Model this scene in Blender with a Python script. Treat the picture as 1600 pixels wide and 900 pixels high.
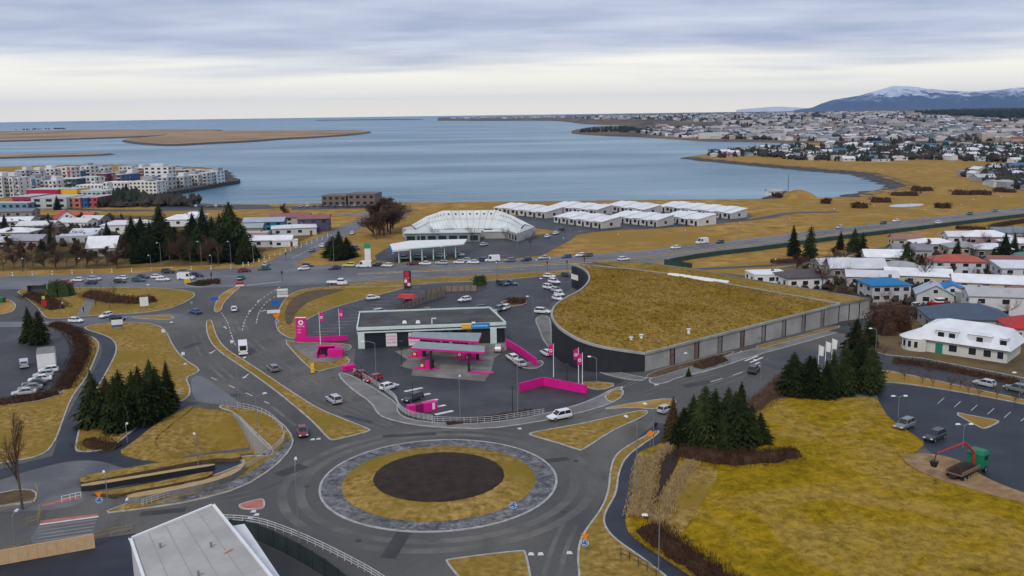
import bpy, math, random
from math import radians, sin, cos, pi, hypot, atan2
from mathutils import Vector, Matrix
from mathutils.geometry import tessellate_polygon, delaunay_2d_cdt

for o in list(bpy.data.objects): bpy.data.objects.remove(o)
S = bpy.context.scene
COL = S.collection

# ------------------------------------------------------------------ camera
FOC, HCAM, ROLL, HORIZON = 1460.0, 54.0, radians(0.79), 176.0
PITCH = math.atan((450 - HORIZON) * cos(ROLL) / FOC)
cd = bpy.data.cameras.new('camera'); cam = bpy.data.objects.new('camera', cd); COL.objects.link(cam)
cd.sensor_width = 36.0; cd.lens = FOC / 1600 * 36.0; cd.clip_start = 1.0; cd.clip_end = 250000.0
cam.matrix_world = Matrix.Translation((0, 0, HCAM)) @ Matrix.Rotation(radians(90) - PITCH, 4, 'X') @ Matrix.Rotation(-ROLL, 4, 'Z')
S.camera = cam

# ------------------------------------------------------------------ sky
SUN_EL, SUN_ROT = radians(42), radians(200)
W = bpy.data.worlds.new('World'); S.world = W; W.use_nodes = True
nt = W.node_tree; nt.nodes.clear()
def wn(t, **k):
    n = nt.nodes.new(t)
    for a, b in k.items(): setattr(n, a, b)
    return n
def wl(a, b): nt.links.new(a, b)
def wmath(op, a, b=None, c=None, clamp=False):
    n = wn('ShaderNodeMath', operation=op); n.use_clamp = clamp
    for i, x in enumerate((a, b, c)):
        if x is None: continue
        if isinstance(x, (int, float)): n.inputs[i].default_value = x
        else: wl(x, n.inputs[i])
    return n.outputs[0]
sky = wn('ShaderNodeTexSky', sky_type='NISHITA', sun_disc=False)
sky.sun_elevation = SUN_EL; sky.sun_rotation = SUN_ROT
tc = wn('ShaderNodeTexCoord'); sx = wn('ShaderNodeSeparateXYZ'); wl(tc.outputs['Generated'], sx.inputs[0])
zc = wmath('MAXIMUM', sx.outputs[2], 0.0)
zz = wmath('ADD', zc, 0.035)
cx = wn('ShaderNodeCombineXYZ'); wl(wmath('DIVIDE', sx.outputs[0], zz), cx.inputs[0]); wl(wmath('DIVIDE', sx.outputs[1], zz), cx.inputs[1])
def wnoise(scale, detail, rough, sy=1.0):
    mp = wn('ShaderNodeMapping'); wl(cx.outputs[0], mp.inputs[0]); mp.inputs['Scale'].default_value = (scale, scale * sy, 1)
    n = wn('ShaderNodeTexNoise'); n.inputs['Scale'].default_value = 1.0; n.inputs['Detail'].default_value = detail; n.inputs['Roughness'].default_value = rough
    wl(mp.outputs[0], n.inputs['Vector']); return n.outputs[0]
n1 = wnoise(0.17, 5, 0.5, 1.5); n2 = wnoise(0.55, 6, 0.55, 1.3)
# deck of cloud that ends some way off: beyond its edge the bright clear strip over the horizon
edge = wmath('ADD', wmath('MULTIPLY', wmath('SUBTRACT', n1, 0.5), 0.11), 0.054)
deck = wn('ShaderNodeMapRange', interpolation_type='SMOOTHSTEP'); wl(wmath('SUBTRACT', zc, edge), deck.inputs[0])
deck.inputs[1].default_value = -0.022; deck.inputs[2].default_value = 0.022
body = wn('ShaderNodeValToRGB'); wl(n2, body.inputs[0])
body.color_ramp.elements[0].position = 0.36; body.color_ramp.elements[0].color = (0.385, 0.435, 0.585, 1)
body.color_ramp.elements[1].position = 0.66; body.color_ramp.elements[1].color = (0.61, 0.65, 0.76, 1)
strip = wn('ShaderNodeMixRGB'); strip.inputs[1].default_value = (1.30, 1.17, 0.93, 1); strip.inputs[2].default_value = (1.07, 1.02, 0.89, 1)
lo = wn('ShaderNodeMapRange', interpolation_type='SMOOTHSTEP'); wl(zc, lo.inputs[0]); lo.inputs[1].default_value = 0.0; lo.inputs[2].default_value = 0.03
wl(lo.outputs[0], strip.inputs[0])
cm = wn('ShaderNodeMixRGB'); wl(deck.outputs[0], cm.inputs[0]); wl(strip.outputs[0], cm.inputs[1]); wl(body.outputs[0], cm.inputs[2])
ns = wn('ShaderNodeMixRGB', blend_type='MULTIPLY'); ns.inputs[0].default_value = 1; ns.inputs[2].default_value = (0.09, 0.09, 0.09, 1); wl(sky.outputs[0], ns.inputs[1])
fin = wn('ShaderNodeMixRGB'); fin.inputs[0].default_value = 0.93; wl(ns.outputs[0], fin.inputs[1]); wl(cm.outputs[0], fin.inputs[2])
bg = wn('ShaderNodeBackground'); bg.inputs[1].default_value = 1.0; wl(fin.outputs[0], bg.inputs[0])
wo = wn('ShaderNodeOutputWorld'); wl(bg.outputs[0], wo.inputs[0])

# ------------------------------------------------------------------ sun behind thin overcast
sd = bpy.data.lights.new('sun', 'SUN'); so = bpy.data.objects.new('sun', sd); COL.objects.link(so)
sd.energy = 1.5; sd.angle = radians(18); sd.color = (1.0, 0.93, 0.83)
sdir = Vector((sin(SUN_ROT) * cos(SUN_EL), cos(SUN_ROT) * cos(SUN_EL), sin(SUN_EL)))
so.rotation_euler = sdir.to_track_quat('Z', 'Y').to_euler(); so.location = (0, 0, 120)

S.render.engine = 'CYCLES'
S.view_settings.view_transform = 'Standard'; S.view_settings.look = 'None'
S.view_settings.exposure = 0.2; S.view_settings.gamma = 1.0; S.view_settings.use_curve_mapping = False
S.cycles.max_bounces = 4; S.cycles.diffuse_bounces = 2; S.cycles.glossy_bounces = 2; S.cycles.transmission_bounces = 2
S.cycles.volume_bounces = 0; S.cycles.transparent_max_bounces = 4; S.cycles.caustics_reflective = False; S.cycles.caustics_refractive = False
S.cycles.use_denoising = True

# ------------------------------------------------------------------ plan: a pixel of the survey photo -> a point of the real ground
def G(px, py, z=0.0):
    u, v = px - 800.0, 450.0 - py
    c, s = cos(ROLL), sin(ROLL)
    a, b = u * c + v * s, -u * s + v * c
    d = (a, FOC * cos(PITCH) + b * sin(PITCH), -FOC * sin(PITCH) + b * cos(PITCH))
    t = (z - HCAM) / d[2]
    return Vector((d[0] * t, d[1] * t))
def GZ(pts, z=0.0): return [G(x, y, z) for x, y in pts]
def ppm(px, py):                       # pixels per metre there
    g = G(px, py); return FOC / (g.y * cos(PITCH) + HCAM * sin(PITCH))
def ang(p, q):                         # ground bearing of the pixel direction p->q
    a, b = G(*p), G(*q); return atan2(b.y - a.y, b.x - a.x)

# ------------------------------------------------------------------ meshes and objects
class MB:
    def __init__(s): s.v = []; s.f = []; s.m = []
    def vert(s, p): s.v.append(tuple(p)); return len(s.v) - 1
    def face(s, ids, m=0): s.f.append(tuple(ids)); s.m.append(m)
    def poly(s, pts, m=0): s.face([s.vert(p) for p in pts], m)
    def box(s, c, d, rz=0.0, m=0, rot=None, bottom=True):
        x, y, z = d[0] / 2, d[1] / 2, d[2] / 2; R = rot or Matrix.Rotation(rz, 3, 'Z'); b = len(s.v)
        for k in ((-x, -y, -z), (x, -y, -z), (x, y, -z), (-x, y, -z), (-x, -y, z), (x, -y, z), (x, y, z), (-x, y, z)):
            s.v.append(tuple(Vector(c) + R @ Vector(k)))
        for q in ((4, 5, 6, 7), (0, 1, 5, 4), (1, 2, 6, 5), (2, 3, 7, 6), (3, 0, 4, 7)) + (((3, 2, 1, 0),) if bottom else ()):
            s.face([b + i for i in q], m)
        return s
    def frustum(s, c, d0, d1, h, rz=0, m=0, off=(0, 0), mtop=None, top=True):
        R = Matrix.Rotation(rz, 3, 'Z'); b = len(s.v)
        for (dx, dy), z, o in ((d0, 0, (0, 0)), (d1, h, off)):
            for k in ((-1, -1), (1, -1), (1, 1), (-1, 1)):
                s.v.append(tuple(Vector(c) + R @ Vector((k[0] * dx / 2 + o[0], k[1] * dy / 2 + o[1], z))))
        for q in ((0, 1, 5, 4), (1, 2, 6, 5), (2, 3, 7, 6), (3, 0, 4, 7)): s.face([b + i for i in q], m)
        if top: s.face([b + 4, b + 5, b + 6, b + 7], m if mtop is None else mtop)
        return s
    def prism(s, pts, z0, z1, m=0, mside=None, sides=True, top=True):
        pts = [Vector((p[0], p[1])) for p in pts]
        if area(pts) < 0: pts = pts[::-1]
        zf = z1 if callable(z1) else (lambda x, y: z1)
        n = len(pts); b = len(s.v)
        for p in pts: s.v.append((p.x, p.y, zf(p.x, p.y)))
        if top:
            for t in tessellate_polygon([[Vector((p.x, p.y, 0)) for p in pts]]):
                q = [b + i for i in t]
                A, B, C = (Vector(s.v[i][:2]) for i in q)
                if (B - A).x * (C - A).y - (B - A).y * (C - A).x < 0: q = q[::-1]
                s.face(q, m)
        if sides:
            for p in pts: s.v.append((p.x, p.y, z0))
            for i in range(n):
                j = (i + 1) % n
                s.face((b + n + i, b + n + j, b + j, b + i), m if mside is None else mside)
        return s
    def tube(s, pts, r, n=6, m=0, cap=True):
        pts = [Vector(p) for p in pts]; rs = r if isinstance(r, (list, tuple)) else [r] * len(pts); rings = []
        for i, p in enumerate(pts):
            d = (pts[min(i + 1, len(pts) - 1)] - pts[max(i - 1, 0)]).normalized()
            a = d.cross(Vector((0, 0, 1)));  a = a.normalized() if a.length > 1e-4 else Vector((1, 0, 0)); b_ = d.cross(a)
            rings.append([s.vert(p + (a * cos(2 * pi * k / n) + b_ * sin(2 * pi * k / n)) * rs[i]) for k in range(n)])
        for A, B in zip(rings, rings[1:]):
            for k in range(n): s.face((A[k], A[(k + 1) % n], B[(k + 1) % n], B[k]), m)
        if cap: s.face(rings[-1], m); s.face(rings[0][::-1], m)
        return s
    def disc(s, c, r, n=16, m=0, nrm='Y', r0=0.0, h=0.0):
        c = Vector(c)
        ax = {'Z': (Vector((1, 0, 0)), Vector((0, 1, 0))), 'Y': (Vector((1, 0, 0)), Vector((0, 0, 1))), 'X': (Vector((0, 1, 0)), Vector((0, 0, 1)))}[nrm]
        o = [s.vert(c + ax[0] * r * cos(2 * pi * k / n) + ax[1] * r * sin(2 * pi * k / n)) for k in range(n)]
        if r0:
            i_ = [s.vert(c + ax[0] * r0 * cos(2 * pi * k / n) + ax[1] * r0 * sin(2 * pi * k / n)) for k in range(n)]
            for k in range(n): s.face((o[k], o[(k + 1) % n], i_[(k + 1) % n], i_[k]), m)
        else: s.face(o, m)
        return s
    def mesh(s, name, mats, smooth=False):
        me = bpy.data.meshes.new(name); me.from_pydata(s.v, [], s.f)
        for mt in (mats if isinstance(mats, (list, tuple)) else [mats]): me.materials.append(mt)
        me.polygons.foreach_set('material_index', s.m)
        if smooth: me.polygons.foreach_set('use_smooth', [True] * len(s.f))
        me.update(); return me
    def build(s, name, mats, parent=None, loc=None, rz=0.0, smooth=False, **tags):
        return put(name, s.mesh(name, mats, smooth), parent, loc, rz, **tags)
def area(p): return 0.5 * sum(p[i][0] * p[(i + 1) % len(p)][1] - p[(i + 1) % len(p)][0] * p[i][1] for i in range(len(p)))
def put(name, mesh, parent=None, loc=None, rz=0.0, label=None, cat=None, group=None, kind=None, scale=None):
    o = bpy.data.objects.new(name, mesh); COL.objects.link(o)
    if parent: o.parent = parent
    if loc is not None: o.location = (loc[0], loc[1], loc[2] if len(loc) > 2 else 0.0)
    if rz: o.rotation_euler[2] = rz
    if scale is not None: o.scale = scale if isinstance(scale, (tuple, list)) else (scale,) * 3
    if label: o['label'] = label
    if cat: o['category'] = cat
    if group: o['group'] = group
    if kind: o['kind'] = kind
    return o
def thing(name, loc, rz=0.0, **k): return put(name, None, None, loc, rz, **k)
def chaikin(p, n=2, closed=True):
    for _ in range(n):
        q = []
        m = len(p) if closed else len(p) - 1
        if not closed: q.append(p[0])
        for i in range(m):
            a, b = p[i], p[(i + 1) % len(p)]
            q += [a * 0.75 + b * 0.25, a * 0.25 + b * 0.75]
        if not closed: q.append(p[-1])
        p = q
    return p
def offset(p, d):                       # closed polygon, inwards for d > 0 when anticlockwise
    out = []; n = len(p)
    for i in range(n):
        a, b, c = p[i - 1], p[i], p[(i + 1) % n]
        u, w = (b - a), (c - b)
        if u.length < 1e-6 or w.length < 1e-6: out.append(b.copy()); continue
        u.normalize(); w.normalize()
        n1, n2 = Vector((-u.y, u.x)), Vector((-w.y, w.x)); m = n1 + n2
        if m.length < 0.3: out.append(b + n1 * d); continue
        m.normalize(); out.append(b + m * (d / max(0.45, m.dot(n1))))
    return out
def sides(p, w):                        # open polyline -> left and right edges
    L, R = [], []
    for i, q in enumerate(p):
        d = (p[min(i + 1, len(p) - 1)] - p[max(i - 1, 0)]).normalized(); n = Vector((-d.y, d.x))
        ww = w[i] if isinstance(w, (list, tuple)) else w
        L.append(q + n * ww / 2); R.append(q - n * ww / 2)
    return L, R
def resample(p, step):
    out = [p[0].copy()]; acc = 0.0
    for a, b in zip(p, p[1:]):
        d = (b - a).length; k = max(1, int(math.ceil(d / step)))
        for i in range(1, k + 1): out.append(a.lerp(b, i / k))
    return out
def inside(p, poly):
    x, y = p[0], p[1]; r = False; j = len(poly) - 1
    for i in range(len(poly)):
        xi, yi, xj, yj = poly[i][0], poly[i][1], poly[j][0], poly[j][1]
        if (yi > y) != (yj > y) and x < (xj - xi) * (y - yi) / (yj - yi) + xi: r = not r
        j = i
    return r
def grid_fill(mb, poly, zf, step, m=0, rl=None, jitter=0.35, seed=1):   # fine triangulated sheet inside a polygon
    rnd = random.Random(seed); P = [Vector((p[0], p[1])) for p in poly]; P = P if area(P) > 0 else P[::-1]; n = len(P); vs = [Vector(p) for p in P]
    x0, x1, y0, y1 = min(p.x for p in P), max(p.x for p in P), min(p.y for p in P), max(p.y for p in P); ring_ = P + [P[0]]
    for j in range(int((y1 - y0) / step) + 1):
        for i in range(int((x1 - x0) / step) + 1):
            q = Vector((x0 + (i + rnd.uniform(-jitter, jitter)) * step, y0 + (j + rnd.uniform(-jitter, jitter)) * step))
            if inside(q, P) and dist_line(q, ring_) > step * 0.35: vs.append(q)
    V, E_, F, *_ = delaunay_2d_cdt(vs, [(i, (i + 1) % n) for i in range(n)], [], 1, 1e-5)
    b = len(mb.v)
    for q in V: z = zf(q.x, q.y); mb.v.append((q.x, q.y, z) if rl is None else rl(q, z))
    for f in F: mb.face([b + i for i in f], m)
    return mb
def dist_line(p, line):
    best = 1e9
    for a, b in zip(line, line[1:]):
        d = b - a; t = max(0, min(1, (p - a).dot(d) / max(1e-9, d.dot(d)))); best = min(best, (p - a - d * t).length)
    return best

# ------------------------------------------------------------------ materials
def mat(name, col, rough=0.8, col2=None, scale=0.3, detail=6, bump=0.0, bscale=None, col3=None, scale3=0.03, metal=0.0, spec=0.3, thr=(0.35, 0.65), rnd=0.0, emit=None, coat=0.0, stretch=None, world=True):
    m = bpy.data.materials.new(name); m.use_nodes = True; t = m.node_tree; b = t.nodes['Principled BSDF']
    b.inputs['Roughness'].default_value = rough; b.inputs['Metallic'].default_value = metal
    b.inputs['Specular IOR Level'].default_value = spec; b.inputs['Coat Weight'].default_value = coat
    b.inputs['Base Color'].default_value = (*col, 1); out = None
    if col2 or bump:
        if world: src = t.nodes.new('ShaderNodeNewGeometry').outputs['Position']
        else: src = t.nodes.new('ShaderNodeTexCoord').outputs['Object']
        if stretch:
            mp = t.nodes.new('ShaderNodeMapping'); mp.inputs['Scale'].default_value = stretch; t.links.new(src, mp.inputs[0]); src = mp.outputs[0]
    def noise(sc, dt):
        n = t.nodes.new('ShaderNodeTexNoise'); n.inputs['Scale'].default_value = sc; n.inputs['Detail'].default_value = dt; n.inputs['Roughness'].default_value = 0.62
        t.links.new(src, n.inputs['Vector']); return n.outputs[0]
    if col2:
        r = t.nodes.new('ShaderNodeValToRGB'); t.links.new(noise(scale, detail), r.inputs[0])
        r.color_ramp.elements[0].position = thr[0]; r.color_ramp.elements[0].color = (*col, 1)
        r.color_ramp.elements[1].position = thr[1]; r.color_ramp.elements[1].color = (*col2, 1); out = r.outputs[0]
        if col3:
            r2 = t.nodes.new('ShaderNodeValToRGB'); t.links.new(noise(scale3, 4), r2.inputs[0]); r2.color_ramp.elements[0].position = 0.42; r2.color_ramp.elements[1].position = 0.62
            mx = t.nodes.new('ShaderNodeMixRGB'); t.links.new(r2.outputs[0], mx.inputs[0]); t.links.new(out, mx.inputs[1]); mx.inputs[2].default_value = (*col3, 1); out = mx.outputs[0]
    if rnd:
        oi = t.nodes.new('ShaderNodeObjectInfo'); mr = t.nodes.new('ShaderNodeMapRange'); t.links.new(oi.outputs['Random'], mr.inputs[0]); mr.inputs[3].default_value = 1 - rnd; mr.inputs[4].default_value = 1 + rnd
        mx = t.nodes.new('ShaderNodeMixRGB'); mx.blend_type = 'MULTIPLY'; mx.inputs[0].default_value = 1
        if out: t.links.new(out, mx.inputs[1])
        else: mx.inputs[1].default_value = (*col, 1)
        t.links.new(mr.outputs[0], mx.inputs[2]); out = mx.outputs[0]
    if out: t.links.new(out, b.inputs['Base Color'])
    if bump:
        bn = t.nodes.new('ShaderNodeBump'); bn.inputs['Strength'].default_value = 1.0; bn.inputs['Distance'].default_value = bump
        t.links.new(noise(bscale or scale * 4, 5), bn.inputs['Height']); t.links.new(bn.outputs[0], b.inputs['Normal'])
    if emit: b.inputs['Emission Color'].default_value = (*emit, 1); b.inputs['Emission Strength'].default_value = 0.6
    return m
M = {}
M['grass'] = mat('dry_grass', (0.15, 0.093, 0.014), 0.95, (0.39, 0.262, 0.088), 0.9, 11, 0.12, 2.5, (0.22, 0.148, 0.026), 0.07, spec=0.03)
def lawn_mat(name, tones, sc, bump):
    m = bpy.data.materials.new(name); m.use_nodes = True; t = m.node_tree; b = t.nodes['Principled BSDF']; b.inputs['Roughness'].default_value = .95; b.inputs['Specular IOR Level'].default_value = .02
    g = t.nodes.new('ShaderNodeNewGeometry').outputs['Position']
    def nz(s, d, dist=0.0, r=.62):
        n = t.nodes.new('ShaderNodeTexNoise'); n.inputs['Scale'].default_value = s; n.inputs['Detail'].default_value = d; n.inputs['Roughness'].default_value = r; n.inputs['Distortion'].default_value = dist; t.links.new(g, n.inputs['Vector']); return n.outputs[0]
    def ramp(f, *st):
        r = t.nodes.new('ShaderNodeValToRGB'); t.links.new(f, r.inputs[0]); e = r.color_ramp.elements; e[0].position, e[0].color = st[0][0], (*st[0][1], 1); e[1].position, e[1].color = st[-1][0], (*st[-1][1], 1)
        for p, c in st[1:-1]: k = e.new(p); k.color = (*c, 1)
        return r.outputs[0]
    a, b2, c, d = tones; big = ramp(nz(sc, 6, .8), (.34, a), (.47, b2), (.56, c), (.68, b2)); fine = ramp(nz(sc * 16, 9, .3, .7), (.36, (.62, .62, .62)), (.64, (1.32, 1.32, 1.32))); dk = ramp(nz(sc * 4.2, 8, .5, .66), (.58, (0, 0, 0)), (.70, (1, 1, 1)))
    m1 = t.nodes.new('ShaderNodeMixRGB'); t.links.new(dk, m1.inputs[0]); t.links.new(big, m1.inputs[1]); m1.inputs[2].default_value = (*d, 1)
    m2 = t.nodes.new('ShaderNodeMixRGB'); m2.blend_type = 'MULTIPLY'; m2.inputs[0].default_value = 1; t.links.new(m1.outputs[0], m2.inputs[1]); t.links.new(fine, m2.inputs[2]); t.links.new(m2.outputs[0], b.inputs['Base Color'])
    bn = t.nodes.new('ShaderNodeBump'); bn.inputs['Distance'].default_value = bump; t.links.new(nz(2.0, 6), bn.inputs['Height']); t.links.new(bn.outputs[0], b.inputs['Normal']); return m
M['lawn'] = lawn_mat('mossy_lawn', ((.200, .140, .006), (.270, .176, .009), (.30, .198, .040), (.14, .098, .010)), .045, .10)
M['meadow'] = mat('dry_meadow', (0.22, 0.125, 0.028), 0.95, (0.43, 0.27, 0.085), 0.12, 12, 0.2, 1.0, (0.27, 0.17, 0.042), 0.014, spec=0.03)
M['roofgrass'] = lawn_mat('roof_grass', ((.20, .130, .020), (.235, .152, .028), (.275, .182, .050), (.115, .070, .008)), .06, .2)
M['asphalt'] = mat('worn_asphalt', (0.080, 0.076, 0.068), 0.75, (0.158, 0.151, 0.136), 0.16, 11, 0.012, 8, (0.064, 0.064, 0.066), 0.04, spec=.2, stretch=(1, 0.6, 1))
M['asphalt_worn'] = mat('tyre_polished_asphalt', (0.088, 0.084, 0.076), 0.74, (0.164, 0.157, 0.142), 0.18, 11, 0.01, 8, (0.082, 0.082, 0.082), 0.05, spec=.2)
M['asphalt_hi'] = mat('highway_asphalt', (0.125, 0.13, 0.14), 0.7, (0.17, 0.172, 0.18), 0.08, 8, col3=(0.10, 0.104, 0.112), scale3=0.03)
M['asphalt_lot'] = mat('lot_asphalt', (0.036, 0.037, 0.041), 0.6, (0.070, 0.071, 0.076), 0.14, 9, 0.01, 8, (0.034, 0.036, 0.042), 0.05, spec=.25)
M['asphalt_new'] = mat('new_asphalt', (0.020, 0.024, 0.037), 0.6, (0.036, 0.042, 0.058), 0.18, 8, 0.01, 8, (0.017, 0.020, 0.031), 0.06)
M['concrete'] = mat('concrete', (0.30, 0.295, 0.28), 0.85, (0.38, 0.375, 0.36), 0.5, 7, 0.01, 6, (0.25, 0.245, 0.235), 0.12)
M['concrete_dk'] = mat('stained_concrete', (0.19, 0.18, 0.165), 0.85, (0.25, 0.24, 0.22), 0.35, 8, 0.01, 5, (0.13, 0.125, 0.115), 0.12)
M['paving'] = mat('grey_paving', (0.16, 0.155, 0.15), 0.8, (0.22, 0.215, 0.205), 0.4, 8, 0.01, 5, (0.12, 0.118, 0.115), 0.08)
M['plaza'] = mat('plaza_slabs', (0.115, 0.118, 0.122), 0.75, (0.155, 0.157, 0.16), 0.3, 8, 0.01, 4, (0.09, 0.093, 0.10), 0.09)
M['kerb'] = mat('kerb_concrete', (0.26, 0.255, 0.245), 0.85, (0.44, 0.43, 0.41), 0.6, 7)
M['soil'] = mat('dark_soil', (0.020, 0.012, 0.0085), 0.95, (0.040, 0.025, 0.017), 0.7, 10, 0.10, 3.0)
M['soil_br'] = mat('brown_bank', (0.075, 0.048, 0.028), 0.95, (0.12, 0.08, 0.042), 0.4, 8, 0.1, 2.0)
M['paint'] = mat('road_paint', (0.62, 0.62, 0.60), 0.7, (0.36, 0.36, 0.36), 1.2, 8, thr=(0.45, 0.75))
M['paint_red'] = mat('red_paving', (0.36, 0.105, 0.085), 0.8, (0.44, 0.17, 0.14), 0.8, 8)
M['rock'] = mat('shore_rock', (0.030, 0.029, 0.030), 0.9, (0.095, 0.085, 0.075), 0.35, 8, 0.4, 0.6)
M['white'] = mat('white_paint', (0.76, 0.76, 0.75), 0.6, (0.68, 0.68, 0.67), 0.4, 6)
M['steel'] = mat('galvanised_steel', (0.22, 0.23, 0.24), 0.55, metal=0.3)
M['rail_white'] = mat('weathered_white_rail', (0.40, 0.41, 0.41), 0.6, (0.50, 0.51, 0.51), .8, 4)
M['dark'] = mat('dark_metal', (0.022, 0.023, 0.026), 0.5)
M['black'] = mat('black_rubber', (0.014, 0.014, 0.015), 0.85)
M['glass'] = mat('window_glass', (0.018, 0.022, 0.028), 0.12, spec=0.6)
M['pink'] = mat('magenta_paint', (0.60, 0.008, 0.21), 0.5, (0.66, 0.012, 0.25), 0.6, 4)
M['red'] = mat('red_paint', (0.50, 0.015, 0.02), 0.5)
M['yellow'] = mat('yellow_paint', (0.72, 0.42, 0.01), 0.5)
M['orange'] = mat('orange_sign', (0.85, 0.21, 0.01), 0.5)
M['blue'] = mat('blue_sign', (0.012, 0.13, 0.50), 0.5)
M['timber'] = mat('new_timber', (0.50, 0.33, 0.17), 0.8, (0.58, 0.41, 0.23), 1.5, 6)
M['timber_br'] = mat('brown_timber', (0.16, 0.09, 0.055), 0.85, (0.21, 0.125, 0.08), 1.5, 6)
M['bark'] = mat('bark', (0.075, 0.055, 0.042), 0.9, (0.12, 0.095, 0.078), 3, 5)
M['twig'] = mat('bare_twigs', (0.090, 0.056, 0.036), 0.95, rnd=0.3, spec=.05)
M['twig_dk'] = mat('dark_twigs', (0.040, 0.021, 0.014), 0.95, (0.075, 0.041, 0.025), 0.6, 6, spec=.05)
M['twig_pl'] = mat('pale_stalks', (0.34, 0.235, 0.10), 0.9, (0.42, 0.30, 0.15), 1.0, 4)
M['needle'] = mat('spruce_needles', (0.012, 0.019, 0.006), 0.9, (0.034, 0.044, 0.013), 0.7, 6, rnd=0.45, spec=0.05)
M['needle_br'] = mat('browned_needles', (0.06, 0.045, 0.016), 0.85, (0.10, 0.065, 0.022), 0.8, 4, rnd=0.2, spec=0.15)
M['shrub'] = mat('evergreen_shrub', (0.022, 0.038, 0.012), 0.85, (0.045, 0.065, 0.02), 1.2, 5, spec=0.15)

def flatmat(col, rough=0.55, spec=0.3, coat=0.0, metal=0.0):
    k = ('c', tuple(round(c, 3) for c in col), rough, coat, metal)
    if k not in M: M[k] = mat('paint_%02x%02x%02x' % tuple(int(255 * min(1, c)) for c in col), col, rough, spec=spec, coat=coat, metal=metal)
    return M[k]
def wallmat(col):
    k = ('w', col)
    if k not in M: M[k] = mat('render_%02x%02x%02x' % tuple(int(255 * c) for c in col), tuple(c * 0.92 for c in col), 0.85, tuple(min(0.85, c * 1.06) for c in col), 0.35, 6)
    return M[k]
# ================================================================== THE SETTING
def structure(name, mb, mats, z=None, parent=None, smooth=False):
    return mb.build(name, mats, parent, smooth=smooth, kind=None if parent else 'structure')
def sheet(name, px, material, z, smooth=0, world=False):
    p = px if world else GZ(px)
    if smooth: p = chaikin(p, smooth)
    return structure(name, MB().prism(p, z - 0.02, z, sides=False), material)
def ribbon(name, px, w, material, z=0.02, smooth=2, world=False, step=4.0, zf=None):
    p = chaikin(px if world else GZ(px), smooth, closed=False); p = resample(p, step)
    ww = w if not isinstance(w, (list, tuple)) else [w[0] + (w[1] - w[0]) * i / (len(p) - 1) for i in range(len(p))]
    L, R = sides(p, ww); mb = MB(); zz = zf or (lambda q: z)
    a = [(mb.vert((l.x, l.y, zz(l))), mb.vert((r.x, r.y, zz(r)))) for l, r in zip(L, R)]
    for i in range(len(a) - 1): mb.face((a[i][1], a[i + 1][1], a[i + 1][0], a[i][0]))
    return structure(name, mb, material)
KERBS = []
def slab(name, px, material, h=0.13, smooth=2, kerb=0.28, world=False, kmat='kerb', kh=0.02):
    p = px if world else GZ(px)
    if smooth: p = chaikin(p, smooth)
    if area(p) < 0: p = p[::-1]
    inn = offset(p, kerb) if kerb else p
    o = structure(name, MB().prism(inn, 0.0, h, sides=not kerb), material)
    if kerb:
        mb = MB(); n = len(p); i0 = [mb.vert((q.x, q.y, 0.0)) for q in p]; i1 = [mb.vert((q.x, q.y, h + kh)) for q in p]
        i2 = [mb.vert((q.x, q.y, h + kh)) for q in inn]; i3 = [mb.vert((q.x, q.y, h - 0.05)) for q in inn]
        for i in range(n):
            j = (i + 1) % n
            mb.face((i0[i], i0[j], i1[j], i1[i])); mb.face((i1[i], i1[j], i2[j], i2[i])); mb.face((i2[i], i2[j], i3[j], i3[i]))
        structure('kerb', mb, M[kmat], parent=o)
    return o
def dashes(name, px, w=0.15, dash=3.0, gap=6.0, z=0.032, smooth=2, material=None):
    p = resample(chaikin(GZ(px), smooth, closed=False), 1.0); mb = MB(); acc = 0.0; seg = []
    for a, b in zip(p, p[1:]):
        d = (b - a).length; n = Vector((-(b - a).y, (b - a).x)) / max(d, 1e-6) * w / 2
        if gap <= 0 or acc % (dash + gap) < dash: mb.poly([(*(a - n), z), (*(b - n), z), (*(b + n), z), (*(a + n), z)])
        acc += d
    if mb.f: structure(name, mb, material or M['paint'])
def arrow(px, q, L=3.4, turn=0):
    o = G(*px); a = ang(px, q); R = Matrix.Rotation(a, 2); mb = MB(); z = 0.033
    def P(*pts): mb.poly([(*(o + R @ Vector(t)), z) for t in pts])
    P((-L / 2, -0.12), (L / 6, -0.12), (L / 6, 0.12), (-L / 2, 0.12)); P((L / 6, -0.5), (L / 2, 0), (L / 6, 0.5))
    if turn: P((-0.2, 0.12 * turn), (0.1, 0.12 * turn), (0.3, 1.1 * turn), (0.0, 1.1 * turn))
    structure('lane_arrow', mb, M['paint'])

# ---- hollow of the underpass, cut out of the ground
HOLE = GZ([(236, 692), (262, 668), (303, 637), (345, 640), (366, 647), (398, 680), (424, 706), (418, 713), (392, 708), (340, 716), (292, 724), (268, 718)])
if area(HOLE) < 0: HOLE = HOLE[::-1]
_deep = G(416, 709)
_trench = GZ([(280, 719), (340, 711), (400, 704), (424, 706)])
def hollow(x, y):
    p = Vector((x, y)); e = dist_line(p, HOLE + [HOLE[0]])
    wl_ = dist_line(p, GZ([(366, 647), (398, 680), (424, 706)])); ed = dist_line(p, GZ([(292, 724), (268, 718), (236, 692), (262, 668), (303, 637), (345, 640), (366, 647)]))
    along = max(0.0, min(1.0, 1 - (p - _deep).length / 22.0))
    return -min(3.6, ed * 0.42 * (0.35 + along)) if inside(p, HOLE) else 0.0

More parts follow.
